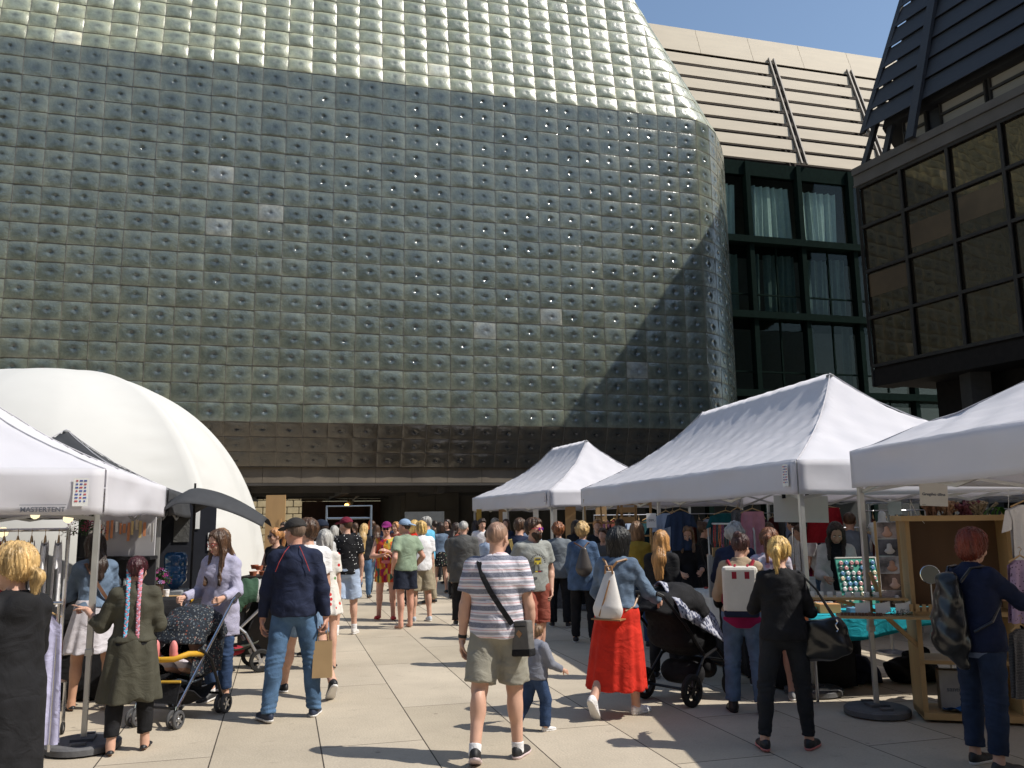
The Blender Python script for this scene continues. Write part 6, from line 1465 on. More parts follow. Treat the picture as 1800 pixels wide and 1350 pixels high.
def stroller_floral():
    # stands before the lilac woman, rolling towards the camera and slightly left; local +y is the way it faces
    p = G(300,1272); t = thing('stroller', 'dark floral stroller with yellow bumper bar and pink-shod child inside', 'stroller', (-2.97,7.74,0), R(165))
    blk = mat('stroller frame', (.02,.02,.022), .35, .5)
    for q in (-1,1):
        for d in (-.03,.03): wheel((q*.20+d,.30,.075), .075, .026, t)
        for d in (-.03,.03): wheel((q*.24+d,-.32,.085), .085, .028, t)
        b = MB(); b.tube([(q*.20,.30,.09),(q*.20,.28,.17),(q*.225,-.10,.62),(q*.235,-.42,.98),(q*.23,-.50,1.02)], .013, 8); b.build('side_tube', SILV, t)
        b = MB(); b.tube([(q*.24,-.32,.10),(q*.235,-.12,.50),(q*.23,.05,.62)], .013, 8); b.build('rear_leg', blk, t)
        b = MB(); b.tube([(q*.23,-.42,.97),(q*.23,-.53,1.03)], .021, 8); b.build('handle_grip', mat('yellow foam', (.55,.30,.015), .7) if q > 0 else SBS, t)
    for y_, z_, w_ in ((.28,.16,.2),(-.28,.18,.23)): b = MB(); b.tube([(-w_,y_,z_),(w_,y_,z_)], .011, 6); b.build('cross_bar', blk, t)
    b = MB(); b.grid(lambda u, v: (-.17+.34*u, .22-.42*v, .36+.02*math.cos(u*6)-.05*math.sin(v*PI)), 8, 8); b.grid(lambda u, v: (-.17+.34*u, -.20-.14*v, .36+.48*v), 8, 8); b.build('seat', FLB, t, smooth=True, solid=.02)
    b = MB(); b.grid(lambda u, v: (-.18+.36*u, .22+.05*v, .35-.16*v), 6, 4); lr_ = b.build('leg_rest', BLK, t, solid=.012); b = MB(); b.tube([(-.18,.225,.365),(0,.25,.362),(.18,.225,.365)], .012, 6); b.build('seat_trim', mat('yellow trim', (.50,.30,.03), .8), lr_)
    for q in (-1,1): b = MB(); b.grid(lambda u, v: (q*.19, -.34+.46*u-.05*v, .37+.40*v*(1-.5*u)), 8, 8); b.build('side_panel', FLB, t, smooth=True, solid=.008)
    canopy(t, FLB, (0,-.16,.62), .225, .36, .34, 8, 165)
    canopy(t, BLK, (0,-.165,.612), .20, .325, .31, 14, 165, 'canopy_lining')
    b = MB(); b.tube([(-.21,-.02,.56),(-.20,.16,.585),(-.12,.24,.55),(0,.265,.545),(.12,.24,.55),(.20,.16,.57),(.21,-.02,.56)], .024, 10); b.build('bumper_bar', mat('yellow foam'), t, smooth=True)
    b = MB(); b.grid(lambda u, v: (-.19+.38*u, .10-.40*v, .19+.05*math.cos(v*PI*2)+.03*math.cos(u*2*PI)), 8, 8); b.build('shopping_basket', BLK, t, smooth=True, solid=.01)
    s = SDF(.008); s.el((.06,-.05,.22),(.07,.06,.05),.02); o = np_obj('stuffed_cloth', [s.mesh()], PALEPR, None); tag(o, 'small pink and blue cloth bundle in the basket of the floral stroller', 'bundle'); o.location = t.location; o.rotation_euler = t.rotation_euler
    c = thing('person', 'small child lying in the floral stroller with pink shoes sticking out', 'person', t.location, R(165))
    s = SDF(.010); s.el((0,-.24,.62),(.075,.085,.095)); s.rc((0,-.20,.42),(0,-.24,.54),.09,.06,.03)
    for q in (-1,1): s.rc((q*.045,-.14,.40),(q*.07,.06,.45),.05,.036,.02); s.rc((q*.07,.06,.48),(q*.085,.19,.56),.034,.026,.02); s.rc((q*.09,-.22,.52),(q*.13,-.10,.46),.028,.022,.01); s.rc((q*.13,-.10,.46),(q*.08,-.02,.50),.022,.018,.01)
    np_obj('body', [s.mesh()], skin('fair'), c)
    s = SDF(.010); s.rc((0,-.20,.42),(0,-.235,.53),.10,.07,.03)
    for q in (-1,1): s.rc((q*.09,-.22,.52),(q*.13,-.10,.46),.035,.028,.01)
    np_obj('shirt', [s.mesh()], cloth('mint', (.30,.45,.42)), c)
    s = SDF(.010)
    for q in (-1,1): s.rc((q*.045,-.14,.40),(q*.07,.06,.48),.056,.042,.02); s.rc((q*.07,.06,.48),(q*.085,.175,.545),.040,.032,.02)
    np_obj('leggings', [s.mesh()], cloth('pale leggings', (.55,.50,.55)), c)
    for q in (-1,1): s = SDF(.007); s.el((q*.088,.215,.625),(.036,.030,.078)); s.el((q*.087,.20,.57),(.032,.036,.036),.02); np_obj('shoe', [s.mesh()], mat('pink shoe', (.62,.20,.19), .6), c)
    s = SDF(.010); s.el((0,-.255,.65),(.082,.085,.085),.02,None,[((0,-.2,.6),vn((0,.8,-.5)))]); np_obj('hair', [s.mesh()], H_LBR, c)
stroller_floral()
def pram_black():
    t = thing('pram', 'large black pram with grey patterned blanket pushed by the red skirt woman', 'pram', (1.62,8.35,0), R(-48))
    blk = mat('stroller frame'); qm = cloth('quilted black', (.014,.014,.016), bump=1.0)
    for q in (-1,1):
        wheel((q*.27,-.28,.145), .145, .045, t, TYB, hubm=blk); wheel((q*.20,.42,.115), .115, .042, t, TYB, hubm=blk)
        b = MB(); b.tube([(q*.27,-.28,.145),(q*.24,-.05,.40),(q*.22,.20,.46),(q*.20,.40,.30),(q*.20,.43,.22)], .017, 8); b.tube([(q*.235,-.02,.42),(q*.25,-.30,.72),(q*.25,-.62,1.0)], .015, 8); b.build('side_tube', blk, t)
    b = MB(); b.tube([(-.25,-.62,1.0),(-.24,-.67,1.02),(.24,-.67,1.02),(.25,-.62,1.0)], .019, 8); b.build('handle_bar', SBS, t)
    b = MB(); b.tube([(-.27,-.28,.145),(.27,-.28,.145)], .013, 6); b.tube([(-.2,.40,.32),(.2,.40,.32)], .014, 6); b.build('axle', blk, t)
    s = SDF(.011); s.rc((-.10,-.24,.80),(.10,-.24,.80),.14,.14,.06); s.rc((-.09,-.05,.55),(.09,-.05,.55),.15,.15,.06); s.rc((-.09,.22,.50),(.09,.22,.50),.10,.10,.06)
    s.rc((-.1,-.20,.62),(.1,-.20,.62),.15,.15,.05)
    np_obj('seat', [s.mesh(lambda D_, X, Y, Z: D_+.006*np.maximum(np.abs(np.sin(X*40+Z*40)), np.abs(np.sin(X*40-Z*40)))-.004)], qm, t)
    canopy(t, BLK, (0,-.18,.72), .25, .42, .36, 15, 160)
    s = SDF(.012); s.rc((-.12,-.05,.25),(.12,-.05,.25),.11,.11,.05); s.rc((-.12,.18,.27),(.12,.18,.27),.09,.09,.05); np_obj('shopping_basket', [s.mesh()], BLK, t)
    b = MB(); b.grid(lambda u, v: (-.02+.30*u, -.40+.72*v, 1.075+.03*math.sin(u*9+v*4)-.32*v**1.6-.05*(u-.2)**2*9), 12, 18); o = b.build('blanket', spots_mat('grey leaf blanket', (.42,.43,.50), (.09,.10,.16), 26, .45), None, smooth=True, solid=.01); tag(o, 'grey and white patterned blanket draped over the black pram hood', 'blanket'); o.location = t.location; o.rotation_euler = t.rotation_euler
    b = MB(); b.box((-.30,-.30,.62),(.012,.04,.09)); b.box((-.2,-.46,.30),(.10,.01,.02)); b.build('care_label', WHT, t)
pram_black()
def stroller_green():
    t = thing('stroller', 'green and grey stroller holding a baby, behind the lilac jacket woman', 'stroller', (-3.30,10.1,0), R(118))
    grn_ = cloth('bottle green', (.035,.075,.045)); gsil = cloth('silver grey lining', (.36,.36,.35))
    for q in (-1,1):
        wheel((q*.24,-.30,.13), .13, .04, t, TYB); wheel((q*.20,.40,.11), .11, .035, t, TYB)
        b = MB(); b.tube([(q*.22,.42,.13),(q*.22,.0,.45),(q*.24,-.35,.78),(q*.24,-.60,1.0)], .017, 8); b.tube([(q*.24,-.30,.13),(q*.235,-.12,.45),(q*.225,.05,.60)], .017, 8); b.build('side_tube', STEEL, t)
    b = MB(); b.tube([(-.24,-.60,1.0),(.24,-.60,1.0)], .018, 8); b.build('handle_bar', SBS, t)
    b = MB(); b.grid(lambda u, v: (-.18+.36*u, .30-.45*v, .44-.03*math.sin(v*PI)), 6, 8); b.grid(lambda u, v: (-.18+.36*u, -.15-.20*v, .44+.50*v), 6, 8); b.build('seat', BLK, t, smooth=True, solid=.02)
    canopy(t, grn_, (0,-.20,.66), .25, .40, .38, 10, 100); canopy(t, gsil, (0,-.20,.66), .248, .40, .38, 100, 150, 'canopy_back')
    b = MB(); b.grid(lambda u, v: (-.20+.40*u, .30-.58*v, .22+.08*(2*v-1)**2+.05*(2*u-1)**2), 8, 8); b.build('shopping_basket', mat('olive mesh', (.05,.055,.04), .8), t, smooth=True, solid=.008)
    s = SDF(.010); s.el((-.03,.0,.24),(.12,.16,.06),.03); s.el((.08,.12,.25),(.05,.07,.05),.02); o = np_obj('folded_clothes', [s.mesh()], CRIM, None); tag(o, 'red folded clothes in the basket of the green stroller', 'clothes'); o.location = t.location; o.rotation_euler = t.rotation_euler
    c = thing('person', 'baby in dark jacket sitting in the green stroller', 'person', t.location, R(118))
    s = SDF(.010); s.el((0,-.10,.78),(.07,.08,.085)); s.el((0,-.03,.765),(.018,.015,.015),.01); s.rc((0,-.08,.55),(0,-.10,.70),.085,.055,.03)
    for q in (-1,1): s.rc((q*.08,-.08,.66),(q*.12,.04,.60),.028,.024,.01); s.rc((q*.12,.04,.60),(q*.07,.14,.66),.024,.02,.01); s.el((q*.065,.155,.67),(.022,.022,.02),.01); s.rc((q*.05,-.02,.52),(q*.08,.20,.56),.05,.035,.02)
    np_obj('body', [s.mesh()], skin('fair'), c)
    s = SDF(.010); s.rc((0,-.08,.55),(0,-.10,.69),.095,.062,.03)
    for q in (-1,1): s.rc((q*.08,-.08,.66),(q*.12,.04,.60),.036,.032,.01); s.rc((q*.12,.04,.60),(q*.075,.125,.65),.032,.027,.01)
    np_obj('jacket', [s.mesh()], DGRY, c)
    s = SDF(.010)
    for q in (-1,1): s.rc((q*.05,-.02,.52),(q*.08,.22,.56),.058,.042,.02); s.el((q*.08,.26,.58),(.032,.03,.05),.02)
    np_obj('leggings', [s.mesh()], cloth('royal blue', (.03,.05,.25)), c)
    s = SDF(.010); s.el((0,-.115,.80),(.075,.08,.08),.02,None,[((0,-.06,.79),vn((0,.8,-.5)))]); np_obj('hair', [s.mesh()], H_BRN, c)
    s = SDF(.008); s.el((.02,.26,.545),(.03,.03,.03)); o = np_obj('toy', [s.mesh()], mat('yellow toy', (.6,.42,.02), .5), None); tag(o, 'small yellow toy on the lap of the baby in the green stroller', 'toy'); o.location = t.location; o.rotation_euler = t.rotation_euler
stroller_green()
# ------------------------------------------------------------------ stall goods
PINE = mat('pale pine', (.47,.30,.13), .55, vary=.25, vscale=3, stretch=(1,1,.12), bump=.15)
PINEH = mat('pine board', (.47,.30,.13), .55, vary=.25, vscale=3, stretch=(.2,1,1), bump=.15)
PLY = mat('brown plywood', (.17,.095,.045), .5, vary=.25, vscale=2, stretch=(1,1,.2)); PLYL = mat('light plywood', (.47,.29,.13), .6, vary=.15, vscale=2, stretch=(1,1,.15))
CARD = mat('card board', (.42,.27,.14), .8); BOARD = mat('white board', (.60,.58,.53), .6, vary=.04); TQC = cloth('turquoise cloth', (.012,.34,.42)); TEALB = mat('mint board', (.06,.36,.27), .6, vary=.1)
def garment(label, name, cat, P, ang, w, h, m_, kind='top', grp='clothes hanging at the stalls', hanger=True, cut=None):
    """P: hook point; ang: direction (rad) in which the garment's width runs"""
    t = thing(name, label, cat, P, ang, grp); rr = random.Random(label); p1, p2 = rr.uniform(0,6), rr.uniform(0,6)
    def outline(v):                                   # half width at v 0..1
        if kind == 'top': return w*(.5*min(1,.30+v*9)) if v < .08 else w*(.5-.08*min(1,(v-.08)*6)+.05*v)
        if kind == 'dress': return w*(.5*min(1,.3+v*9)) if v < .08 else w*(.40+.16*v)
        if kind == 'strap': return w*(.33+.03*math.sin(v*9)+.13*v)
        return w*(.36+.14*v)
    for sgn in (1,):
        b = MB()
        def fn(u, v, s_=1):
            x = (u-.5)*2*outline(v); return Vector((x, s_*(.022+.012*math.sin(u*17+p1+v*2)*min(1,v*3)), -.07-h*v))
        b.grid(lambda u, v: fn(u, v, 1), 16, 12); b.grid(lambda u, v: fn(u, v, -1), 16, 12, flip=True)
        go = b.build('fabric', m_, t, smooth=True)
    if kind == 'top':
        for q in (-1,1):
            b = MB()
            for s_ in (1,-1): b.grid(lambda u, v: (q*(w*.40+w*.16*v+(u-.5)*.11), s_*.020*math.sin(PI*u)*(1-.3*v), -.10-h*.34*v-.03*(u-.5)), 6, 5, flip=(s_ < 0))
            b.build('sleeve', m_, t, smooth=True)
    if hanger:
        b = MB(); b.tube([(-w*.40,0,-.085),(0,0,-.035),(w*.40,0,-.085)], .007, 5); b.tube([(0,0,-.035),(0,0,-.01),(.018,0,.012),(0,0,.028),(-.012,0,.02)], .0025, 5); b.build('hanger', PINE, t)
    return t
def box_thing(name, label, cat, loc, dim, m_, rz=0, grp=None, bevel=.003, kind=None):
    b = MB(); b.box((0,0,dim[2]/2), dim); o = b.build(name, m_, None, bevel=bevel); o.location = loc; o.rotation_euler.z = rz
    return tag(o, label, cat, grp)
def table(label, loc, ang, L, W, H, top_m, cloth_m=None, drop=.7, front_only=False, legs=True):
    t = thing('table', label, 'table', loc, ang)
    b = MB(); b.box((0,0,H-.015),(L,W,.03)); b.build('tabletop', top_m, t)
    if legs:
        for sx in (-1,1):
            for sy in (-1,1): b = MB(); b.tube([(sx*(L/2-.06),sy*(W/2-.05),0),(sx*(L/2-.06),sy*(W/2-.05),H-.03)], .014, 8); b.build('leg', STEEL, t)
    if cloth_m:
        b = MB(); per = [(-L/2,-W/2),(L/2,-W/2),(L/2,W/2),(-L/2,W/2),(-L/2,-W/2)]; pts = []
        for a, c in zip(per[:-1], per[1:]):
            n = max(2,int(math.hypot(c[0]-a[0],c[1]-a[1])*16))
            for k in range(n): pts.append((a[0]+(c[0]-a[0])*k/n, a[1]+(c[1]-a[1])*k/n))
        pts.append(per[-1]); N_ = len(pts)-1
        def fn(u, v):
            i = min(N_, int(round(u*N_))); x, y = pts[i]; r = 1+.0; f = .018*math.sin(i*.9)*v+.012*math.sin(i*2.3)*v+.008
            d = Vector((x,y,0)); nx = 1 if abs(x) > L/2-.001 else 0; ny = 1 if abs(y) > W/2-.001 else 0
            return Vector((x+math.copysign(f,x)*nx, y+math.copysign(f,y)*ny, H+.004-drop*v))
        b.grid(fn, N_, 6); b.add([(x*1.0,y*1.0,H+.006) for x, y in per[:-1]], [(0,1,2,3)]); c_ = b.build('tablecloth', cloth_m, None, smooth='auto', solid=.004); c_.location = loc; c_.rotation_euler.z = ang; tag(c_, label.split(' table')[0]+' tablecloth hanging down to the ground', 'tablecloth')
    return t

# --- left tent -----------------------------------------------------------------
def left_stall():
    e = Vector((-3.66,7.02,0)); d = Vector((-math.cos(AZ),-math.sin(AZ),0))   # the rail runs left, square with the tent
    t = thing('clothes_rail', 'chrome clothes rail on castors under the left white tent', 'clothes rail', e, math.atan2(d.y,d.x))
    b = MB(); b.tube([(0,0,1.66),(1.9,0,1.66)], .014, 8); b.build('rail', SILV, t)
    for x in (0,1.9):
        b = MB(); b.tube([(x,0,1.66),(x,0,.62),(x,.0,.45)], .016, 8); b.tube([(x,-.26,.10),(x,-.24,.42),(x,0,.47),(x,.24,.42),(x,.26,.10)], .014, 8); b.build('upright', SILV, t)
        for y in (-.26,.26): wheel((x,y,.05), .05, .02, t, TYB)
    ms = [WHT, WHT, PGREY, WHT, cloth('floral red', (.40,.05,.05)), WHT, FLORW, cloth('lilac white', (.45,.44,.62)), CORAL, WHT]
    ks = ['top','top','dress','top','dress','top','dress','dress','top','top']; hs = [.52,.56,1.05,.5,1.2,.55,1.1,1.3,.6,.55]
    nm = ['white blouse first on the rail','white blouse second on the rail','pale grey long dress on the rail','white blouse with wooden pegs','red floral dress near the ground','white cotton shirt in the middle of the rail','white dress with red flowers on the rail','pale lilac long dress on the rail','coral top on the rail','white shirt at the far end of the rail']
    for k in range(10):
        P = e+d*(.07+.10*k)+Z3*1.645; garment(nm[k], 'hanging_garment', 'garment', P, math.atan2(d.y,d.x)+PI/2+.2, .40, hs[k], ms[k], ks[k], 'clothes on the chrome rail')
    # lilac dress & red dress seen low behind the black-dress woman
    garment('long pale lilac dress hanging low at the end of the chrome rail', 'hanging_garment', 'garment', Vector((-3.50,6.48,1.10)), .3, .25, .92, cloth('lilac white'), 'dress', 'clothes on the chrome rail')
    garment('red floral dress beside the long lilac dress', 'hanging_garment', 'garment', Vector((-3.66,6.43,1.10)), .4, .24, .93, cloth('floral red'), 'dress', 'clothes on the chrome rail')
    b = MB(); b.tube([(-3.4,6.5,1.12),(-4.6,6.15,1.12)], .012, 8); b.tube([(-3.42,6.5,1.12),(-3.42,6.5,.06)], .014, 8); b.tube([(-4.58,6.15,1.12),(-4.58,6.15,.06)], .014, 8)
    o = b.build('low_clothes_rail', SILV, None); tag(o, 'lower chrome rail holding the lilac and red dresses', 'clothes rail')
    # back partition with cards
    c = D(228,940,9.4); t = thing('card_display', 'grey display wall with paper cards pegged on strings under the left tent', 'display', (c.x,c.y,0), .05)
    b = MB(); b.box((-.10,.05,1.60),(.72,.03,.50)); b.build('panel', mat('grey panel', (.40,.39,.40), .8, vary=.05), t)
    b = MB(); b.box((-.10,-.04,1.33),(.78,.22,.035)); b.box((-.10,-.04,.98),(.78,.22,.03)); b.build('shelf', BLK, t)
    b = MB(); b.box((-.10,.09,.75),(.74,.03,1.2)); b.build('back_board', mat('dark board', (.04,.04,.045), .8), t)
    rr = random.Random(4); cm = [mat('card yellow', (.55,.40,.18), .8), mat('card white', (.70,.68,.64), .8), mat('card orange', (.55,.22,.10), .8), mat('card cream', (.6,.5,.36), .8)]
    for k in range(16):
        x = -.42+k*.045; b = MB(); hgt = rr.uniform(.10,.22); b.box((x,-.0+rr.uniform(-.02,.02),1.72-hgt/2-.02*math.sin(k)),(.03,.004,hgt), rz=rr.uniform(-.5,.5)); o = b.build('paper_card', rr.choice(cm)); o.location = t.location; tag(o, 'narrow paper cards pegged in a row on the grey display wall', 'card', 'paper cards on the display wall')
    gj = mat('jar glass', (.45,.5,.5), .08, vary=.1, trans=.0)
    for k in range(7):
        b = MB(); b.lathe((0,0,0),[(.028,0),(.033,.01),(.033,.09),(.028,.10),(.027,.115)],12); o = b.build('glass_jar', gj, smooth='auto'); o.location = Vector(t.location)+Vector((-.40+k*.085,-.07,1.0)); tag(o, 'small glass jars in a row on the black shelf', 'jar', 'glass jars on the black shelf')
    for k, (px, py, dp) in enumerate(((120,911,7.6),(5,936,7.3),(62,905,8.2))):
        p = D(px,py,dp); bm_ = bpy.data.materials.get('warm bulb') or em.copy(); bm_.name = 'warm bulb'; pb_ = bm_.node_tree.nodes['Principled BSDF']; pb_.inputs['Emission Color'].default_value = (1,.80,.45,1); pb_.inputs['Emission Strength'].default_value = 1.1
        b = MB(); b.lathe((0,0,0),[(.01,-.04),(.035,-.025),(.043,0),(.033,.03),(.015,.045)],14); o = b.build('light_bulb', bm_, smooth=True); o.location = p; tag(o, ['round warm bulb below the printed valance text','round warm bulb at the very left edge','round warm bulb near the patterned ceiling cloth'][k], 'light bulb', 'bulbs in the left tent')
    # table and small boxes
    table('black side table in the left tent', (-3.9,8.9,0), AZ, 1.3, .5, .92, BLK, BLK, .9)
    for k, (dx, col, h_) in enumerate(((-.2,(.05,.16,.09),.16),(-.05,(.35,.02,.03),.14),(.12,(.3,.3,.3),.12))):
        box_thing('small_box', ['green box','red box','grey box'][k]+' standing on the black side table', 'box', (-3.9+dx,8.8+dx*.27,.93), (.11,.08,h_), mat('box%d' % k, col, .6))
def flowers(label, P, colors, R_=.16, n=40, pot=True, leafc=(.03,.075,.02), hgt=.22):
    t = thing('flower_bouquet', label, 'flowers', P); rr = random.Random(label)
    if pot: b = MB(); b.lathe((0,0,0),[(.05,0),(.065,.06),(.07,.14)],14); b.build('pot', mat('flower pot', (.12,.09,.08), .6), t, smooth='auto')
    b = MB()
    for k in range(n*5):
        a = rr.uniform(0,6.3); e = rr.uniform(.1,1.5); r_ = R_*rr.uniform(.4,1.05); c = Vector((math.cos(a)*math.cos(e)*r_, math.sin(a)*math.cos(e)*r_, .12+math.sin(e)*r_*1.1)); u = Vector((rr.uniform(-1,1),rr.uniform(-1,1),rr.uniform(-.4,1))).normalized(); v_ = u.cross(Vector((.3,.5,1))).normalized(); l = rr.uniform(.02,.04)
        b.add([c-u*l, c-v_*l*.35, c+u*l, c+v_*l*.35], [(0,1,2,3)])
    b.build('foliage', mat('leaf green', leafc, .6, vary=.5, vscale=30, trans=.2), t)
    for ci, col in enumerate(colors):
        b = MB()
        for k in range(n//len(colors)):
            a = rr.uniform(0,6.3); e = rr.uniform(.2,1.5); r_ = R_*rr.uniform(.85,1.12); c = Vector((math.cos(a)*math.cos(e)*r_, math.sin(a)*math.cos(e)*r_, .12+math.sin(e)*r_*1.1)); s_ = rr.uniform(.010,.018)*(1.8 if pot is None else 1)
            for q in range(6): aa = q*PI/3; d = (c-Vector((0,0,.1))).normalized(); x = d.cross(Vector((.1,.2,1))).normalized(); y = d.cross(x); p = (x*math.cos(aa)+y*math.sin(aa)); b.add([c, c+p*s_+(x*math.cos(aa+.5)+y*math.sin(aa+.5))*s_*.6, c+p*s_*1.9+d*s_*.5, c+p*s_+(x*math.cos(aa-.5)+y*math.sin(aa-.5))*s_*.6], [(0,1,2,3)])
        b.build('blossoms', mat('petal %.2f %.2f' % (col[0], col[1]), col, .6), t)
    return t
left_stall()
p = D(150,965,8.6); flowers('white and dark pink flowers among leaves behind the left tent pole', p, [(.70,.68,.62),(.25,.01,.06)], .20, 26, None)
p = D(300,1062,9.0)
def booth():
    bt = thing('black_booth', 'black drinks booth with papers pinned inside, under the black gazebo', 'booth', (-4.75,11.9,0), h1-PI/2)
    b = MB(); b.box((-.25,.9,1.05),(1.5,.03,2.1)); b.box((-1.0,0,1.05),(.03,1.8,2.1)); b.build('back_panel', mat('navy black cloth', (.010,.012,.02), .9), bt)
    for (x,z,w_,h_,m_) in ((.02,1.60,.22,.36,DGRY),(.24,1.76,.06,.30,paper),(.42,1.42,.05,.26,paper)): b = MB(); b.box((x,.87,z),(w_,.006,h_)); b.build('pinned_paper', m_, bt)
    c = G(302,1150); t = thing('counter', 'dark counter with a wooden board in front of the water cooler', 'counter', (-3.98,9.75,0), .2)
    b = MB(); b.box((0,0,.42),(.62,.5,.84)); b.build('body', BLK, t); b = MB(); b.box((0,-.02,.86),(.68,.56,.03)); b.build('top', PINEH, t)
    wc = thing('water_cooler', 'water cooler with big blue transparent bottle in the black booth', 'water cooler', (D(310,970,10.6).x,10.6,0))
    b = MB(); b.box((0,0,.45),(.32,.32,.9)); b.build('body', mat('cooler grey', (.30,.31,.32), .4), wc, bevel=.02)
    b = MB(); b.lathe((0,0,.9),[(.04,0),(.10,.06),(.135,.10),(.135,.17),(.128,.18),(.135,.19),(.135,.27),(.128,.28),(.135,.29),(.135,.40),(.11,.44),(.02,.45)],22)
    b.build('bottle', mat('blue water bottle', (.02,.09,.22), .08, vary=.3, spec=.8), wc, smooth=True)
    b = MB(); b.lathe((0,0,0),[(.028,0),(.036,.09),(.033,.09)],12); o = b.build('paper_cup', WHT, smooth='auto'); o.location = (-3.88,9.62,.88); tag(o, 'white paper cup on the wooden counter board', 'cup')
booth()
flowers('small magenta and violet flowers in a pot beside the water cooler', Vector((-4.08,9.85,.875)), [(.42,.02,.22),(.30,.22,.45),(.55,.10,.35)], .17, 60, True)
def dark_stand():
    t = thing('dark_stand', 'dark counter beside the dome with stacked terracotta cups', 'counter', (D(465,1000,11.5).x,11.5,0)); b = MB(); b.box((0,0,.50),(.5,.5,1.0)); b.build('body', mat('dark stand', (.025,.02,.018), .6), t)
    for k, (dx, z) in enumerate(((-.12,1.0),(.0,1.0),(-.06,1.07),(.08,1.0),(-.14,1.08))): b = MB(); b.lathe((0,0,0),[(.04,0),(.055,.055),(.05,.055)],12); o = b.build('terracotta_cup', mat('terracotta', (.36,.12,.06), .8), smooth='auto'); o.location = Vector(t.location)+Vector((dx,-.1+.03*k,z)); tag(o, 'small terracotta cups stacked on the dark counter', 'cup', 'terracotta cups on the dark counter')
dark_stand()

# --- passage side of the square --------------------------------------------------
def back_things():
    t = thing('metal_gate_frame', 'silver tubular metal frame standing before the brown hoarding', 'frame', (D(613,920,24).x,24,0), 0); b = MB()
    a0, a1 = D(576,890,24), D(654,890,24); w_ = a1.x-a0.x; z0 = a0.z
    b.tube([(-w_/2,0,0),(-w_/2,0,z0),(w_/2,0,z0),(w_/2,0,0)], .035, 8); b.tube([(-w_/2,0,z0-.34),(w_/2,0,z0-.34)], .03, 8); b.build('frame_tube', mat('blue grey steel', (.20,.24,.30), .4, .4), t)
    b = MB(); b.tube([(w_/2-.08,.02,z0-.65),(w_/2-.03,.02,z0-.4)], [.06,.02], 8); b.build('orange_cloth', mat('orange cloth', (.55,.12,.03), .8), t)
    p = D(484,912,27); b = MB(); b.box((0,0,1.27),(.62,.04,2.54)); b.box((.16,-.03,.9),(.08,.03,1.8)); o = b.build('plywood_sheet', PLYL); o.location = (p.x,27,0); tag(o, 'upright light plywood sheet leaning beside the white dome', 'plywood')
    p = D(746,920,26); b = MB(); b.box((0,0,1.0),(1.2,.05,1.9)); o = b.build('grey_board', mat('grey board', (.16,.165,.16), .6)); o.location = (p.x,26,0); tag(o, 'grey rectangular board standing behind the crowd in the shade', 'board')
    for k, (px, dp, yl) in enumerate(((842,22.4,1),(884,23,0),(1057,17.4,0),(1003,18,0))):
        b = MB(); b.box((0,0,.98),(.13 if yl else .22,.05,1.96)); o = b.build('timber_post' if yl else 'plywood_sheet', mat('yellow timber', (.50,.30,.05), .6) if yl else PLYL); o.location = at(px,dp)+(0,); tag(o, ['yellow timber post at the far tent corner','upright plywood panel under the far tent, left','pale plywood panel between the two tents','pale plywood panel behind the ginger-haired woman'][k], 'post' if yl else 'panel')
    t = thing('wooden_stand', 'open wooden display stand with ladder-like sides and trays under the tents', 'display stand', at(1088,16.2)+(0,), .2); b = MB()
    for x in (-.62,-.30,.02,.30,.60): b.beam((x,0,0),(x+.05*(-1 if x < 0 else 1),.02,2.05),.045,.03)
    for z in (1.35,1.60,1.95): b.beam((-.62,0,z),(.62,0,z),.035,.03)
    b.beam((-.30,.0,.3),(.02,.03,2.0),.03,.03); b.build('frame', PINE, t); b = MB()
    for z in (1.42,1.66,1.84): b.box((.16,-.02,z),(.26,.16,.10))
    b.build('tray', PINEH, t)
    b = MB(); b.box((0,0,.42),(.9,.6,.84)); o = b.build('fabric_crate', mat('mesh grey crate', (.12,.12,.125), .6, vary=.4, vscale=20)); o.location = at(1004,16.8)+(0,); tag(o, 'grey covered crate behind the ginger-haired woman', 'crate')
    for k, (px, py, dp, w_, h_) in enumerate(((1145,915,11.4,.13,.19),(888,912,21,.12,.34),(942,912,19,.12,.42),(975,905,18.2,.10,.40),(1200,1,11,.1,.1))[:4]):
        p = D(px,py,dp); b = MB(); b.box((0,0,0),(w_,.005,h_)); o = b.build('paper_sign', paper); o.location = p; tag(o, ['white price paper tied to the middle tent pole','narrow white paper hanging left under the far tent','narrow white paper hanging beside the striped tee man','narrow white paper at the near corner of the far tent'][k], 'paper sign')
        if k == 0: text_obj('1099,-', .045, ink, o, (0,-.004,.0), rot=(PI/2,0,0)).location = (0,-.005,.0)
back_things()

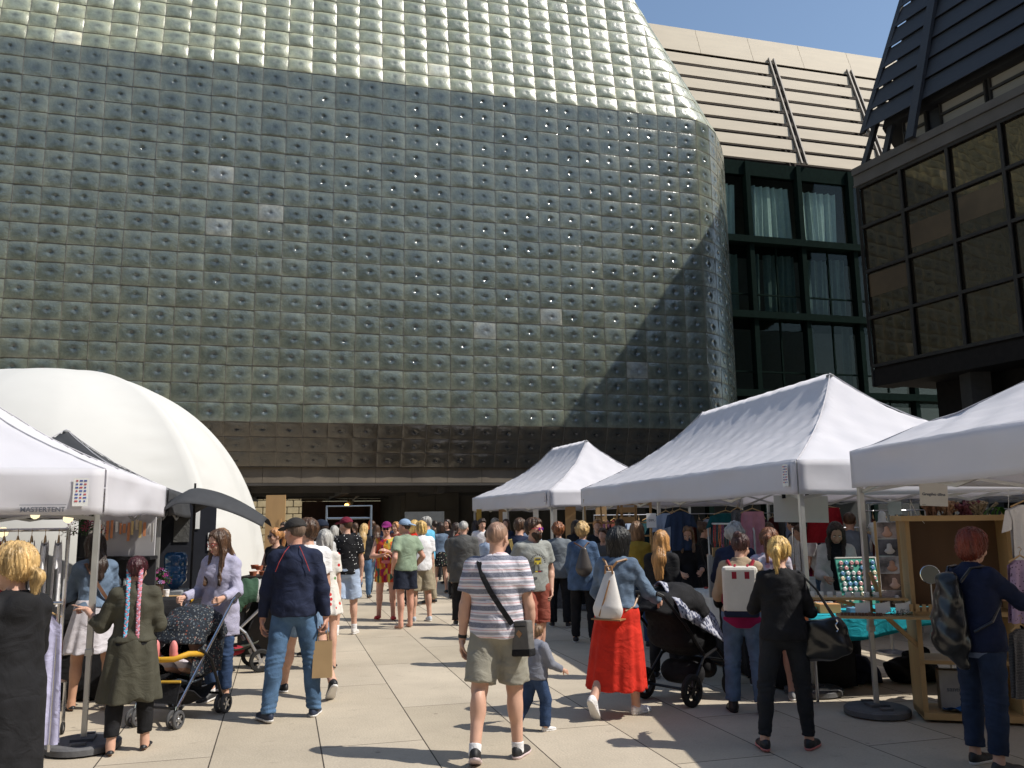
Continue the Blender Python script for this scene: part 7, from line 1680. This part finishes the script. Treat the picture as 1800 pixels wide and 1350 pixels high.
# --- jewellery stall -----------------------------------------------------------------
def jewellery():
    A = Vector((2.35,10.6,0)); ang = head(A2,B2)
    c = Vector((2.78,9.75,0)); table('black cloth jewellery table', c, ang, 2.3, .75, .80, BLK, cloth('black table cloth', (.010,.010,.012)), .78)
    b = MB(); u_ = Vector((math.cos(ang),math.sin(ang),0)); 
    def fn(u, v):
        x = -.15+1.28*u; y = .40-.80*min(v*2,1) if v < .5 else .40; return (x,0,0)
    L_ = 1.2
    b.add([(-.05,-.38,.812),(1.16,-.38,.812),(1.16,.40,.812),(-.05,.40,.812)], [(0,1,2,3)])
    b.grid(lambda u, v: (-.05+1.21*u, .402+.012*math.sin(u*20)*v, .812-.42*v), 20, 5); o = b.build('white_cloth', cloth('white linen', (.60,.59,.56)), None, smooth='auto', solid=.004); o.location = c; o.rotation_euler.z = ang; tag(o, 'white linen cloth over the far half of the black jewellery table', 'cloth')
    rr = random.Random(8); cols = [(.35,.03,.02),(.45,.12,.03),(.5,.35,.2),(.03,.03,.03),(.55,.5,.45),(.25,.05,.10),(.10,.2,.22)]
    def loc(x, y, z): return c+Matrix.Rotation(ang,3,'Z') @ Vector((x,y,z))
    for k in range(44):
        x, y = rr.uniform(-1.05,1.1), rr.uniform(-.30,.33); col = cols[k % 7]; r_ = rr.uniform(.035,.06); b = MB()
        pts = [(r_*math.cos(a)*1.2, r_*math.sin(a)*.8, .008+.004*math.sin(3*a)) for a in [q*PI/7 for q in range(15)]]; b.tube(pts, .008, 5, caps=False)
        o = b.build('bead_bracelet', mat('beads%d' % (k % 7), col, .25, vary=.6, vscale=60)); o.location = loc(x, y, .815); o.rotation_euler.z = rr.uniform(0,3); tag(o, 'loops of coloured beads lying on the jewellery table', 'bracelet', 'bead bracelets on the jewellery table')
    for k in range(5):
        st = thing('jewellery_stand', 'small black wire stand with earrings on the jewellery table', 'stand', loc(-.75+.36*k,-.12+.1*(k%2),.815), ang, 'wire stands on the jewellery table'); b = MB()
        hgt = .20+.04*(k%3)
        for x in (-.09,.09): b.tube([(x,0,0),(x,0,hgt)], .004, 5)
        for q in range(3): b.tube([(-.09,0,hgt-q*.06),(.09,0,hgt-q*.06)], .003, 5)
        b.build('wire_frame', SBS, st); b = MB()
        for q in range(16): b.tube([(-.08+.022*(q%8),-.005,hgt-.06*(q//8)),(-.08+.022*(q%8),-.005,hgt-.045-.06*(q//8))], [.003,.006], 5)
        b.build('earrings', mat('beads%d' % (k*2 % 7)), st)
    t = thing('necklace_rack', 'curved white metal rack with dark beaded necklaces above the jewellery table', 'rack', loc(.35,.18,.81), ang); b = MB()
    b.tube([(-.62,0,0),(-.62,0,.72),(-.58,0,.78),(-.5,0,.80),(.55,0,.80),(.60,0,.76),(.60,0,0)], .011, 8); b.build('tube', mat('white metal', (.6,.6,.58), .4), t)
    for k in range(14):
        x = -.50+k*.075; b = MB(); l = rr.uniform(.22,.40); b.tube([(x-.02,0,.80),(x-.03,.01,.80-l*.6),(x,.015,.80-l),(x+.03,.01,.80-l*.6),(x+.02,0,.80)], .009, 5); o = b.build('necklace', mat('beads%d' % [0,3,3,5,1,3][k % 6]), smooth=True); o.location = t.location; o.rotation_euler.z = ang; tag(o, 'dark and red beaded necklaces hanging from the curved rack', 'necklace', 'necklaces on the curved rack')
    t = thing('slatted_board', 'cream slatted display board standing on the jewellery table', 'display board', D(1263,980,9.6)-Vector((0,0,.20)), .15); b = MB(); b.box((0,0,.0),(.26,.02,.46)); 
    for k in range(9): b.box((-.115+k*.029,-.013,0),(.018,.008,.44))
    b.build('board', BOARD, t); b = MB(); b.box((-.02,-.02,.26),(.11,.03,.10)); b.build('sign_block', PINEH, t); b = MB(); b.tube([(-.05,-.038,.26),(-.02,-.038,.29),(.01,-.038,.25)], .004, 5); b.build('curl_mark', BLK, t)
    for k, (px, py, dp, w_, h_, m_, kd, lb) in enumerate(((1170,893,11.6,.26,.62,LBL,'top','light blue tunic hanging from the tent beam'),(1182,893,11.9,.16,.55,RED,'dress','narrow red dress behind the light blue tunic'),(1195,890,11.2,.30,.50,cloth('petrol', (.03,.05,.10)),'top','dark blue tee on a white hanger above the rack'),(1275,892,10.6,.42,.42,cloth('teal', (.01,.10,.12)),'top','teal top under the tent edge'),(1296,886,9.9,.20,.34,check_mat('grey check',(.03,.03,.035),(.25,.25,.26),30),'skirt','grey checked skirt beside the pink dress'),(1322,888,9.5,.34,.48,cloth('pink', (.62,.27,.34)),'strap','pink strappy dress hanging under the tent edge'),(1448,884,12.4,.60,.50,cloth('deep red', (.30,.01,.02)),'skirt','deep red cloth hanging behind the white board'))):
        garment(lb, 'hanging_garment', 'garment', D(px,py,dp), .1 if k != 3 else .3, w_, h_, m_, kd)
jewellery()

# --- rails of clothes at the back -----------------------------------------------------
def back_rails():
    mats_ = [WHT, DGRY, LBL, NAVY, cloth('ochre', (.35,.20,.05)), MAG, OFFW, cloth('moss', (.08,.09,.04)), PALEPR, FLOR, CORAL]
    for q, (px0, dp0, n, hgt) in enumerate(((1392,13.2,22,1.50),(1545,12.4,14,1.50))):
        x0, y0 = at(px0, dp0); x1, y1 = at(px0+150 if q == 0 else px0+60, dp0+.2); d = Vector((x1-x0,y1-y0,0)); L_ = d.length
        t = thing('clothes_rail', ['long clothes rail packed with shirts behind the stallholder','short clothes rail left of the wooden shelf'][q], 'clothes rail', (x0,y0,0), math.atan2(d.y,d.x)); b = MB()
        b.tube([(0,0,0),(0,0,hgt),(L_,0,hgt),(L_,0,0)], .015, 8); b.build('tube', SILV, t)
        for k in range(n):
            P = Vector((x0,y0,0))+d*((k+.5)/n)+Z3*(hgt-.03); garment('shirts packed tightly on the '+['long','short'][q]+' clothes rail', 'hanging_garment', 'garment', P, math.atan2(d.y,d.x)+PI/2+.5*math.sin(k*7), .40, .62, mats_[(k*5+q) % 11], 'top', 'shirts on the '+['long','short'][q]+' back rail')
back_rails()

# --- badge stall with turquoise cloth ------------------------------------------------
def badge_stall():
    c = Vector((3.62,8.55,0)); table('turquoise covered badge table', c, R(8), 1.9, .7, .76, PLYL, None)
    b = MB(); b.box((0,0,.772),(1.94,.74,.012)); b.grid(lambda u, v: (-.97+1.94*u, -.378-.012*math.sin(u*30)*v-.01, .775-(.17+.06*math.sin(u*7)+.5*max(0,u-.80)*5*.9)*v), 50, 5)
    b.grid(lambda u, v: (.975+.02*math.sin(u*14)*v, -.37+.74*u, .775-.62*v), 14, 6); o = b.build('tablecloth', TQC, None, smooth='auto', solid=.004); o.location = c; o.rotation_euler.z = R(8); tag(o, 'bright turquoise tablecloth sagging over the badge table', 'tablecloth')
    p = D(1518,1020,8.25); t = thing('badge_board', 'mint green board leaning with rows of round badges', 'display board', (p.x,8.3,p.z-.22), R(6)); M = rot('X', -R(14)); b = MB(); b.box(M @ Vector((0,0,.21)), (.40,.018,.44), M=M @ rot('Y', R(0))); bo = b.build('board', TEALB, t); b = MB(); b.box(M @ Vector((.212,0,.21)), (.022,.03,.46), M=M); b.box(M @ Vector((0,0,.437)), (.40,.03,.012), M=M); b.build('frame', BOARD, t)
    rr = random.Random(6); bc = [(.6,.5,.35),(.55,.15,.08),(.65,.62,.6),(.5,.4,.08),(.15,.3,.5),(.1,.1,.1),(.6,.3,.3)]
    for r in range(8):
        for k in range(7):
            if rr.random() < .06: continue
            b = MB(); q = M @ Vector((-.165+k*.054+.01*(r%2), -.014, .035+r*.05)); b.lathe(q, [(.021,0),(.021,.006),(.015,.009)], 12, M @ rot('X', PI/2)); o = b.build('badge', mat('badge%d' % rr.randrange(7), bc[rr.randrange(7)], .2, vary=.7, vscale=70), None); o.location = t.location; o.rotation_euler.z = R(6); tag(o, 'round picture badges pinned in rows on the mint board', 'badge', 'badges on the mint board')
    b = MB(); b.box((0,0,.03),(.30,.22,.05)); o = b.build('tray', TEALB); o.location = (p.x-.62,8.35,.78); tag(o, 'mint tray with dark trinkets at the stallholder', 'tray')
    box_thing('card_box', 'open orange cardboard box on the turquoise table', 'box', (p.x-.35,8.28,.78), (.20,.14,.085), mat('orange card', (.58,.30,.12), .7))
    box_thing('card_box', 'blue and white small carton on the turquoise table', 'box', (p.x-.12,8.22,.78), (.12,.10,.05), mat('blue card', (.12,.25,.40), .6))
    for k in range(26):
        b = MB(); b.lathe((0,0,0),[(.014,0),(.018,.012),(.006,.02)],7); o = b.build('trinket', mat('beads%d' % (k % 7)), smooth='auto'); o.location = (p.x-.75+rr.uniform(0,.6),8.35+rr.uniform(-.14,.2),.842 if k < 10 else .78); tag(o, 'tiny coloured trinkets scattered on the turquoise table', 'trinket', 'trinkets on the turquoise table')
    for k, (x, y, s_) in enumerate(((2.95,8.9,.55),(3.5,8.95,.45),(4.1,9.0,.5))): s = SDF(.016); s.rc((-s_*.32,0,s_*.22),(s_*.32,.05,s_*.18),s_*.26,s_*.22,.05); s.el((.05,0,s_*.42),(s_*.22,s_*.2,s_*.22),.08); o = np_obj('bundled_bag', [s.mesh(lambda D_, X, Y, Z: np.maximum(D_+.022*np.sin(X*19+Z*23)+.016*np.sin(Y*31-Z*27+X*13)+.010*np.sin(X*47+Y*39), -Z+0*X+0*Y))], [BLK,NAVY,BLK][k], None); o.location = (x,y,0); tag(o, ['black bag bundle on the ground by the jewellery table','navy bag bundle under the turquoise table','black bag bundle at the right end under the turquoise table'][k], 'bag')
    # white hanging board with bulldog clips
    p = D(1408,893,8.75); t = thing('hanging_board', 'blank white board clipped under the edge of the large tent', 'board', p, .10); b = MB(); b.box((0,0,-.01),(.58,.006,.27), M=rot('Y', R(1.5))); b.build('board', BOARD, t)
    for x in (-.18,.07): b = MB(); b.box((x,-.008,.12),(.035,.02,.04)); b.tube([(x,-.005,.14),(x,-.01,.18)], .004, 5); b.build('clip', BLK, t)
badge_stall()

# --- wooden shelf stall ------------------------------------------------------------------
def shelf_stall():
    def plank(b, a, c, w_, th): b.beam(a, c, w_, th)
    o0 = Vector((3.80,7.42,0)); ang = R(-14); t = thing('wooden_display_cabinet', 'tall light wood display cabinet with plywood back, round mirror and open foot', 'display cabinet', o0, ang); H_ = 1.66; W_ = .78; Dp = .42
    b = MB(); b.box((.02,-.02,H_),(W_+.16,Dp+.10,.045)); b.build('top_board', PINEH, t)
    b = MB(); b.box((-W_/2,0,1.27),(.035,Dp-.06,.75)); b.build('side_board', PINE, t); b = MB(); b.box((W_/2,0,1.27),(.035,Dp-.06,.75)); b.build('side_board', PINE, t)
    b = MB(); b.box((.02,.12,1.27),(W_-.06,.02,.74)); b.build('back_board', PLY, t)
    b = MB(); b.box((0,0,.87),(W_+.04,Dp,.035)); b.box((0,-.02,.48),(W_-.02,Dp-.02,.03)); b.box((0,-.02,.05),(W_,Dp,.05)); b.build('shelf', PINEH, t)
    for x in (-W_/2+.02,W_/2-.02): b = MB(); b.box((x,0,.45),(.04,Dp,.82)); b.build('foot_board', PINE, t)
    b = MB(); b.box((.3,.19,.42),(.4,.02,.8)); b.build('foot_back', PINE, t)
    mr_ = mat('mirror', (.75,.78,.76), .03, 1.0, vary=.0); b = MB(); M = rot('Z', R(-12)) @ rot('X', PI/2-R(6)); b.lathe((-.24,-.17,1.19),[(.078,0),(.078,.012),(.074,.014)],28,M); mo = b.build('round_mirror', mr_, t); b = MB(); b.tube([(-.24,-.16,.89),(-.24,-.16,1.14)], .006, 6); b.build('mirror_stand', STEEL, mo)
    # photo strip
    phm = [mat('photo%d' % k, c_, .4, vary=.8, vscale=9) for k, c_ in enumerate(((.30,.25,.24),(.10,.10,.12),(.45,.42,.42),(.20,.13,.10)))]
    for k in range(5):
        b = MB(); b.box((-.55,-.14,1.56-k*.145),(.155,.004,.14), rz=0); pp = b.build('photo_print', phm[k % 4], None); pp.location = o0; pp.rotation_euler.z = ang; tag(pp, ['topmost','second','third','fourth','lowest'][k]+' photo print in the strip left of the cabinet', 'photo print')
        b = MB(); s2 = SDF(.012); s2.el((-.55+.01*k,-.146,1.575-k*.145),(.022,.004,.026)); s2.el((-.55+.01*k,-.146,1.53-k*.145),(.045,.004,.028)); np_obj('portrait', [s2.mesh()], [skin('fair'),OFFW,skin('tan'),skin('pale'),OFFW][k], pp)
    b = MB(); b.beam((-.64,-.13,.90),(-.64,-.13,1.64),.02); b.beam((-.46,-.13,.90),(-.46,-.13,1.64),.02); b.build('strip_frame', PINE, t)
    # wings: two side shelves with brackets
    b = MB(); b.box((-.86,-.10,.985),(.85,.24,.018)); b.box((-.65,-.22,.845),(.72,.26,.018)); b.build('wing_shelf', PINEH, t)
    b = MB(); b.beam((-1.0,-.16,.97),(-.62,-.10,.86),.05,.03); b.beam((-.62,-.22,.84),(-.36,-.16,.58),.05,.03); b.beam((-.70,-.05,1.2),(-.60,-.05,.9),.05,.03); b.build('bracket', PINE, t)
    rr = random.Random(2)
    def put(nm, lb, cat, x, y, z, bld, m_, grp=None):
        b = MB(); bld(b); o = b.build(nm, m_, None, smooth='auto'); o.location = o0+Matrix.Rotation(ang,3,'Z') @ Vector((x,y,z)); o.rotation_euler.z = ang; tag(o, lb, cat, grp); return o
    for k in range(9): put('earring_card', 'tiny white earring cards standing on the upper side shelf', 'earring card', -1.2+k*.075, -.13, .995, lambda b: (b.box((0,0,.022),(.045,.004,.044)), b.lathe((0,-.006,.022),[(.008,0),(.008,.006)],8,rot('X',PI/2))), paper, 'earring cards on the side shelf')
    for k in range(7): put('wooden_earring', 'little wooden earrings in a row on the cabinet ledge', 'earring', -.42+k*.05, -.22, .888, lambda b: b.box((0,0,.03),(.03,.006,.06)), PINE, 'wooden earrings on the ledge')
    for k in range(3): put('bow_tie_card', 'white fan-shaped cards with dark bow shapes on the lower side shelf', 'card', -.80+k*.16, -.20, .855, lambda b: [b.box((-.05+.02*q,0,.05+.004*q*q*.2),(.02,.004,.09), rz=0) for q in range(6)], paper, 'fan cards on the lower shelf')
    def moss(b):
        for k in range(160): c_ = Vector((rr.gauss(0,.05),rr.gauss(0,.025),abs(rr.gauss(0,.02)))); d_ = Vector((rr.uniform(-1,1),rr.uniform(-1,1),rr.uniform(.2,1))).normalized()*.014; e_ = Vector((d_.y,-d_.x,.004))*.5; b.add([c_-e_, c_+e_, c_+d_], [(0,1,2)])
    put('moss', 'clump of green moss on the lower side shelf', 'moss', -.52, -.22, .856, moss, mat('moss', (.02,.055,.012), .8, vary=.5)); put('moss', 'small clump of dark moss on the upper side shelf', 'moss', -.70, -.10, .996, moss, mat('moss'))
    for k in range(12): put('brown_bead_card', 'short row of brown carved pieces along the lower side shelf', 'trinket', -.98+k*.028, -.28, .855, lambda b: b.box((0,0,.012),(.022,.03,.024)), mat('carved brown', (.14,.06,.035), .6, vary=.5), 'brown pieces on the lower shelf')
    o = put('paper_carrier', 'white paper carrier with printed word standing inside the cabinet foot', 'paper bag', -.10, -.05, .08, lambda b: b.box((0,0,.16),(.26,.12,.32)), mat('pale carrier', (.34,.33,.31), .8)); tx_ = text_obj('santino', .055, ink, o, (0,0,0)); tx_.matrix_local = Matrix.Translation((0,-.063,.17)) @ Matrix.Rotation(PI/2,4,'X')
    put('blue_cloth', 'crumpled blue cloth at the foot of the cabinet', 'cloth', -.08, -.12, .075, lambda b: b.grid(lambda u, v: (-.15+.3*u, -.08+.16*v, .03+.02*math.sin(u*9)*math.cos(v*7)), 10, 8), cloth('blue crumple', (.02,.10,.30)))
    s = SDF(.012); s.el((0,0,0),(.08,.04,.03))
    for k, (x, c_) in enumerate(((-.15,(.20,.10,.06)),(-.02,(.35,.22,.14)),(.12,(.16,.05,.07)),(.22,(.30,.24,.16)))): put('dried_flowers', ['brown','straw','burgundy','cream'][k]+' dried flower bunch on top of the cabinet', 'dried flowers', x, 0, H_+.02, lambda b: [b.tube([(rr.gauss(0,.02),rr.gauss(0,.03),0),(rr.gauss(0,.05),rr.gauss(0,.04),.07+rr.random()*.06)], [.004,.016], 5) for q in range(26)], mat('dried%d' % k, c_, .9, vary=.5, vscale=50))
    # second cabinet on the right
    o1 = Vector((4.50,7.15,0)); t2 = thing('wooden_display_cabinet', 'second light wood display cabinet, cut off by the right edge of the picture', 'display cabinet', o1, R(-10)); b = MB(); b.box((.2,0,1.62),(.9,.5,.045)); b.box((.2,0,.80),(.9,.5,.035)); b.build('shelf', PINEH, t2)
    b = MB(); b.box((-.20,0,.40),(.04,.42,.80)); b.build('foot_board', PINE, t2); b = MB(); b.box((-.05,.1,1.22),(.04,.3,.78)); b.build('side_board', PINE, t2)
    b = MB(); b.box((.35,.18,1.2),(.7,.02,.8)); b.build('back_board', PLY, t2)
    garment('white tee hanging at the right edge above the second cabinet', 'hanging_garment', 'garment', D(1800,872,6.9), .2, .34, .52, WHT, 'top'); garment('lilac dotted blouse hanging beside the second cabinet', 'hanging_garment', 'garment', D(1792,968,6.5), .1, .24, .46, spots_mat('lilac dotted', (.45,.33,.50), (.12,.08,.14), 40, .25), 'dress'); garment('grey patterned dress hanging low at the right edge', 'hanging_garment', 'garment', D(1793,1088,6.3), .1, .20, .48, check_mat('grey check',(.03,.03,.035),(.25,.25,.26),30), 'dress')
    # sign
    p = D(1641,868,7.15); sg = thing('stall_sign', 'white paper sign with a short lettered name hanging from the near tent', 'sign', p, R(-6)); b = MB(); b.box((0,0,0),(.225,.004,.205), M=rot('Y', R(3))); sh = b.build('sheet', BOARD, sg)
    tt = text_obj('Gregiho dílna', .034, ink, sg, (0,0,0), bold=.0006); tt.matrix_local = Matrix.Translation((.0,-.0035,-.005)) @ Matrix.Rotation(R(3),4,'Y') @ Matrix.Rotation(PI/2,4,'X')
    t3 = text_obj('šperky', .011, ink, sg, (0,0,0)); t3.matrix_local = Matrix.Translation((-.085,-.0035,-.088)) @ Matrix.Rotation(PI/2,4,'X')
    p = D(1573,893,9.2); b = MB(); b.box((0,0,0),(.145,.004,.14)); o = b.build('paper_sign', mat('grey paper', (.42,.42,.40), .8)); o.location = p; tag(o, 'small greyish paper hanging by a clip left of the lettered sign', 'paper sign')
    p = D(1554,965,9.3); b = MB(); b.box((0,0,0),(.13,.03,.24)); o = b.build('canvas_tote', BOARD, None, bevel=.008); o.location = p; tag(o, 'small white tote with four printed lines hanging from a rail', 'tote bag'); b = MB()
    for q in range(4): b.box((.0,-.017,.035-q*.016),(.055-.008*(q%2),.002,.007))
    b.build('print', ink, o); b = MB(); b.tube([(-.03,0,.12),(-.02,0,.19),(.02,0,.19),(.03,0,.12)], .004, 5); b.build('handle', BOARD, o)
    # mannequin torso
    p = D(1552,930,10.8); mq = thing('mannequin', 'white mannequin torso standing behind the clothes rail', 'mannequin', (p.x,p.y,0)); s = SDF(.014); s.el((0,0,1.42),(.15,.10,.17)); s.el((0,0,1.18),(.12,.09,.16),.05); s.el((0,0,1.0),(.15,.11,.13),.05); s.rc((-.13,0,1.55),(.13,0,1.55),.05,.05,.04); s.rc((0,0,1.55),(0,0,1.70),.05,.045,.03); np_obj('torso', [s.mesh()], mat('mannequin white', (.55,.58,.62), .5), mq); b = MB(); b.tube([(0,0,0),(0,0,.95)], .02, 8); b.lathe((0,0,0),[(.2,0),(.2,.02),(.03,.05)],16); b.build('stand', STEEL, mq)
    # hanging plant and bulb cords
    pl = thing('hanging_plant', 'bright green hanging plant by the right edge under the tent', 'plant', D(1768,905,7.3)); b = MB()
    for k in range(16):
        a = rr.uniform(2.2,4.2); l = rr.uniform(.12,.26); pts = [Vector((0,0,0))+Vector((math.cos(a)*l*q/5, .06*math.sin(k)*q/5, .10*math.sin(q/5*2.4)-.10*(q/5)**2)) for q in range(6)]
        for a_, c_ in zip(pts[:-1], pts[1:]): n_ = Vector((0,.2,1)).cross(c_-a_).normalized()*.012; b.add([a_-n_, a_+n_, c_+n_*.8, c_-n_*.8], [(0,1,2,3)])
    b.build('leaves', mat('fresh green', (.06,.22,.02), .5, trans=.3), pl); b = MB(); b.tube([(.02,0,0),(.05,.0,.22)], .003, 4); b.build('cord', paper, pl)
    for k, (x0, y0, x1, y1) in enumerate(((1600,880,1625,920),(1660,872,1668,905))): a, c_ = D(x0,y0,7.4), D(x1,y1,7.5); b = MB(); b.tube([a, (a+c_)/2-Vector((.01,0,.02)), c_], .003, 4); o = b.build('cord', paper); tag(o, ['thin pale cord slanting down to the cabinet top','thin pale cord right of the lettered sign ending in a bulb'][k], 'cord')
shelf_stall()

# dark backdrop of further stalls under the rear tents: rails of dark goods and table rows in deep shade
def rear_goods():
    rr = random.Random(15); dk = [BLK, NAVY, DGRY, cloth('dark plum', (.05,.015,.04)), cloth('dark teal', (.01,.05,.06)), LBL, cloth('brick', (.16,.04,.03))]
    for q, (px, dp) in enumerate(((1110,17.5),(1215,16.5),(1330,17),(1600,12.2),(1720,11.5))):
        x, y = at(px, dp); t = thing('clothes_rail', ['first','second','third','fourth','fifth'][q]+' dark clothes rail from the left in the shade at the back', 'clothes rail', (x,y,0), .2); b = MB(); b.tube([(-.8,0,0),(-.8,0,1.75),(.8,0,1.75),(.8,0,0)], .016, 6); b.build('tube', STEEL, t)
        for k in range(9): garment('dark garments in deep shade on the '+['first','second','third','fourth','fifth'][q]+' back rail', 'hanging_garment', 'garment', Vector((x-.7+.17*k,y,1.72)), .2+PI/2*(.6+.3*math.sin(k*3)), .42, rr.uniform(.6,1.0), dk[(k*3+q) % 7], 'top' if k % 2 else 'dress', 'garments on the %s back rail' % ['first','second','third','fourth','fifth'][q])
rear_goods()
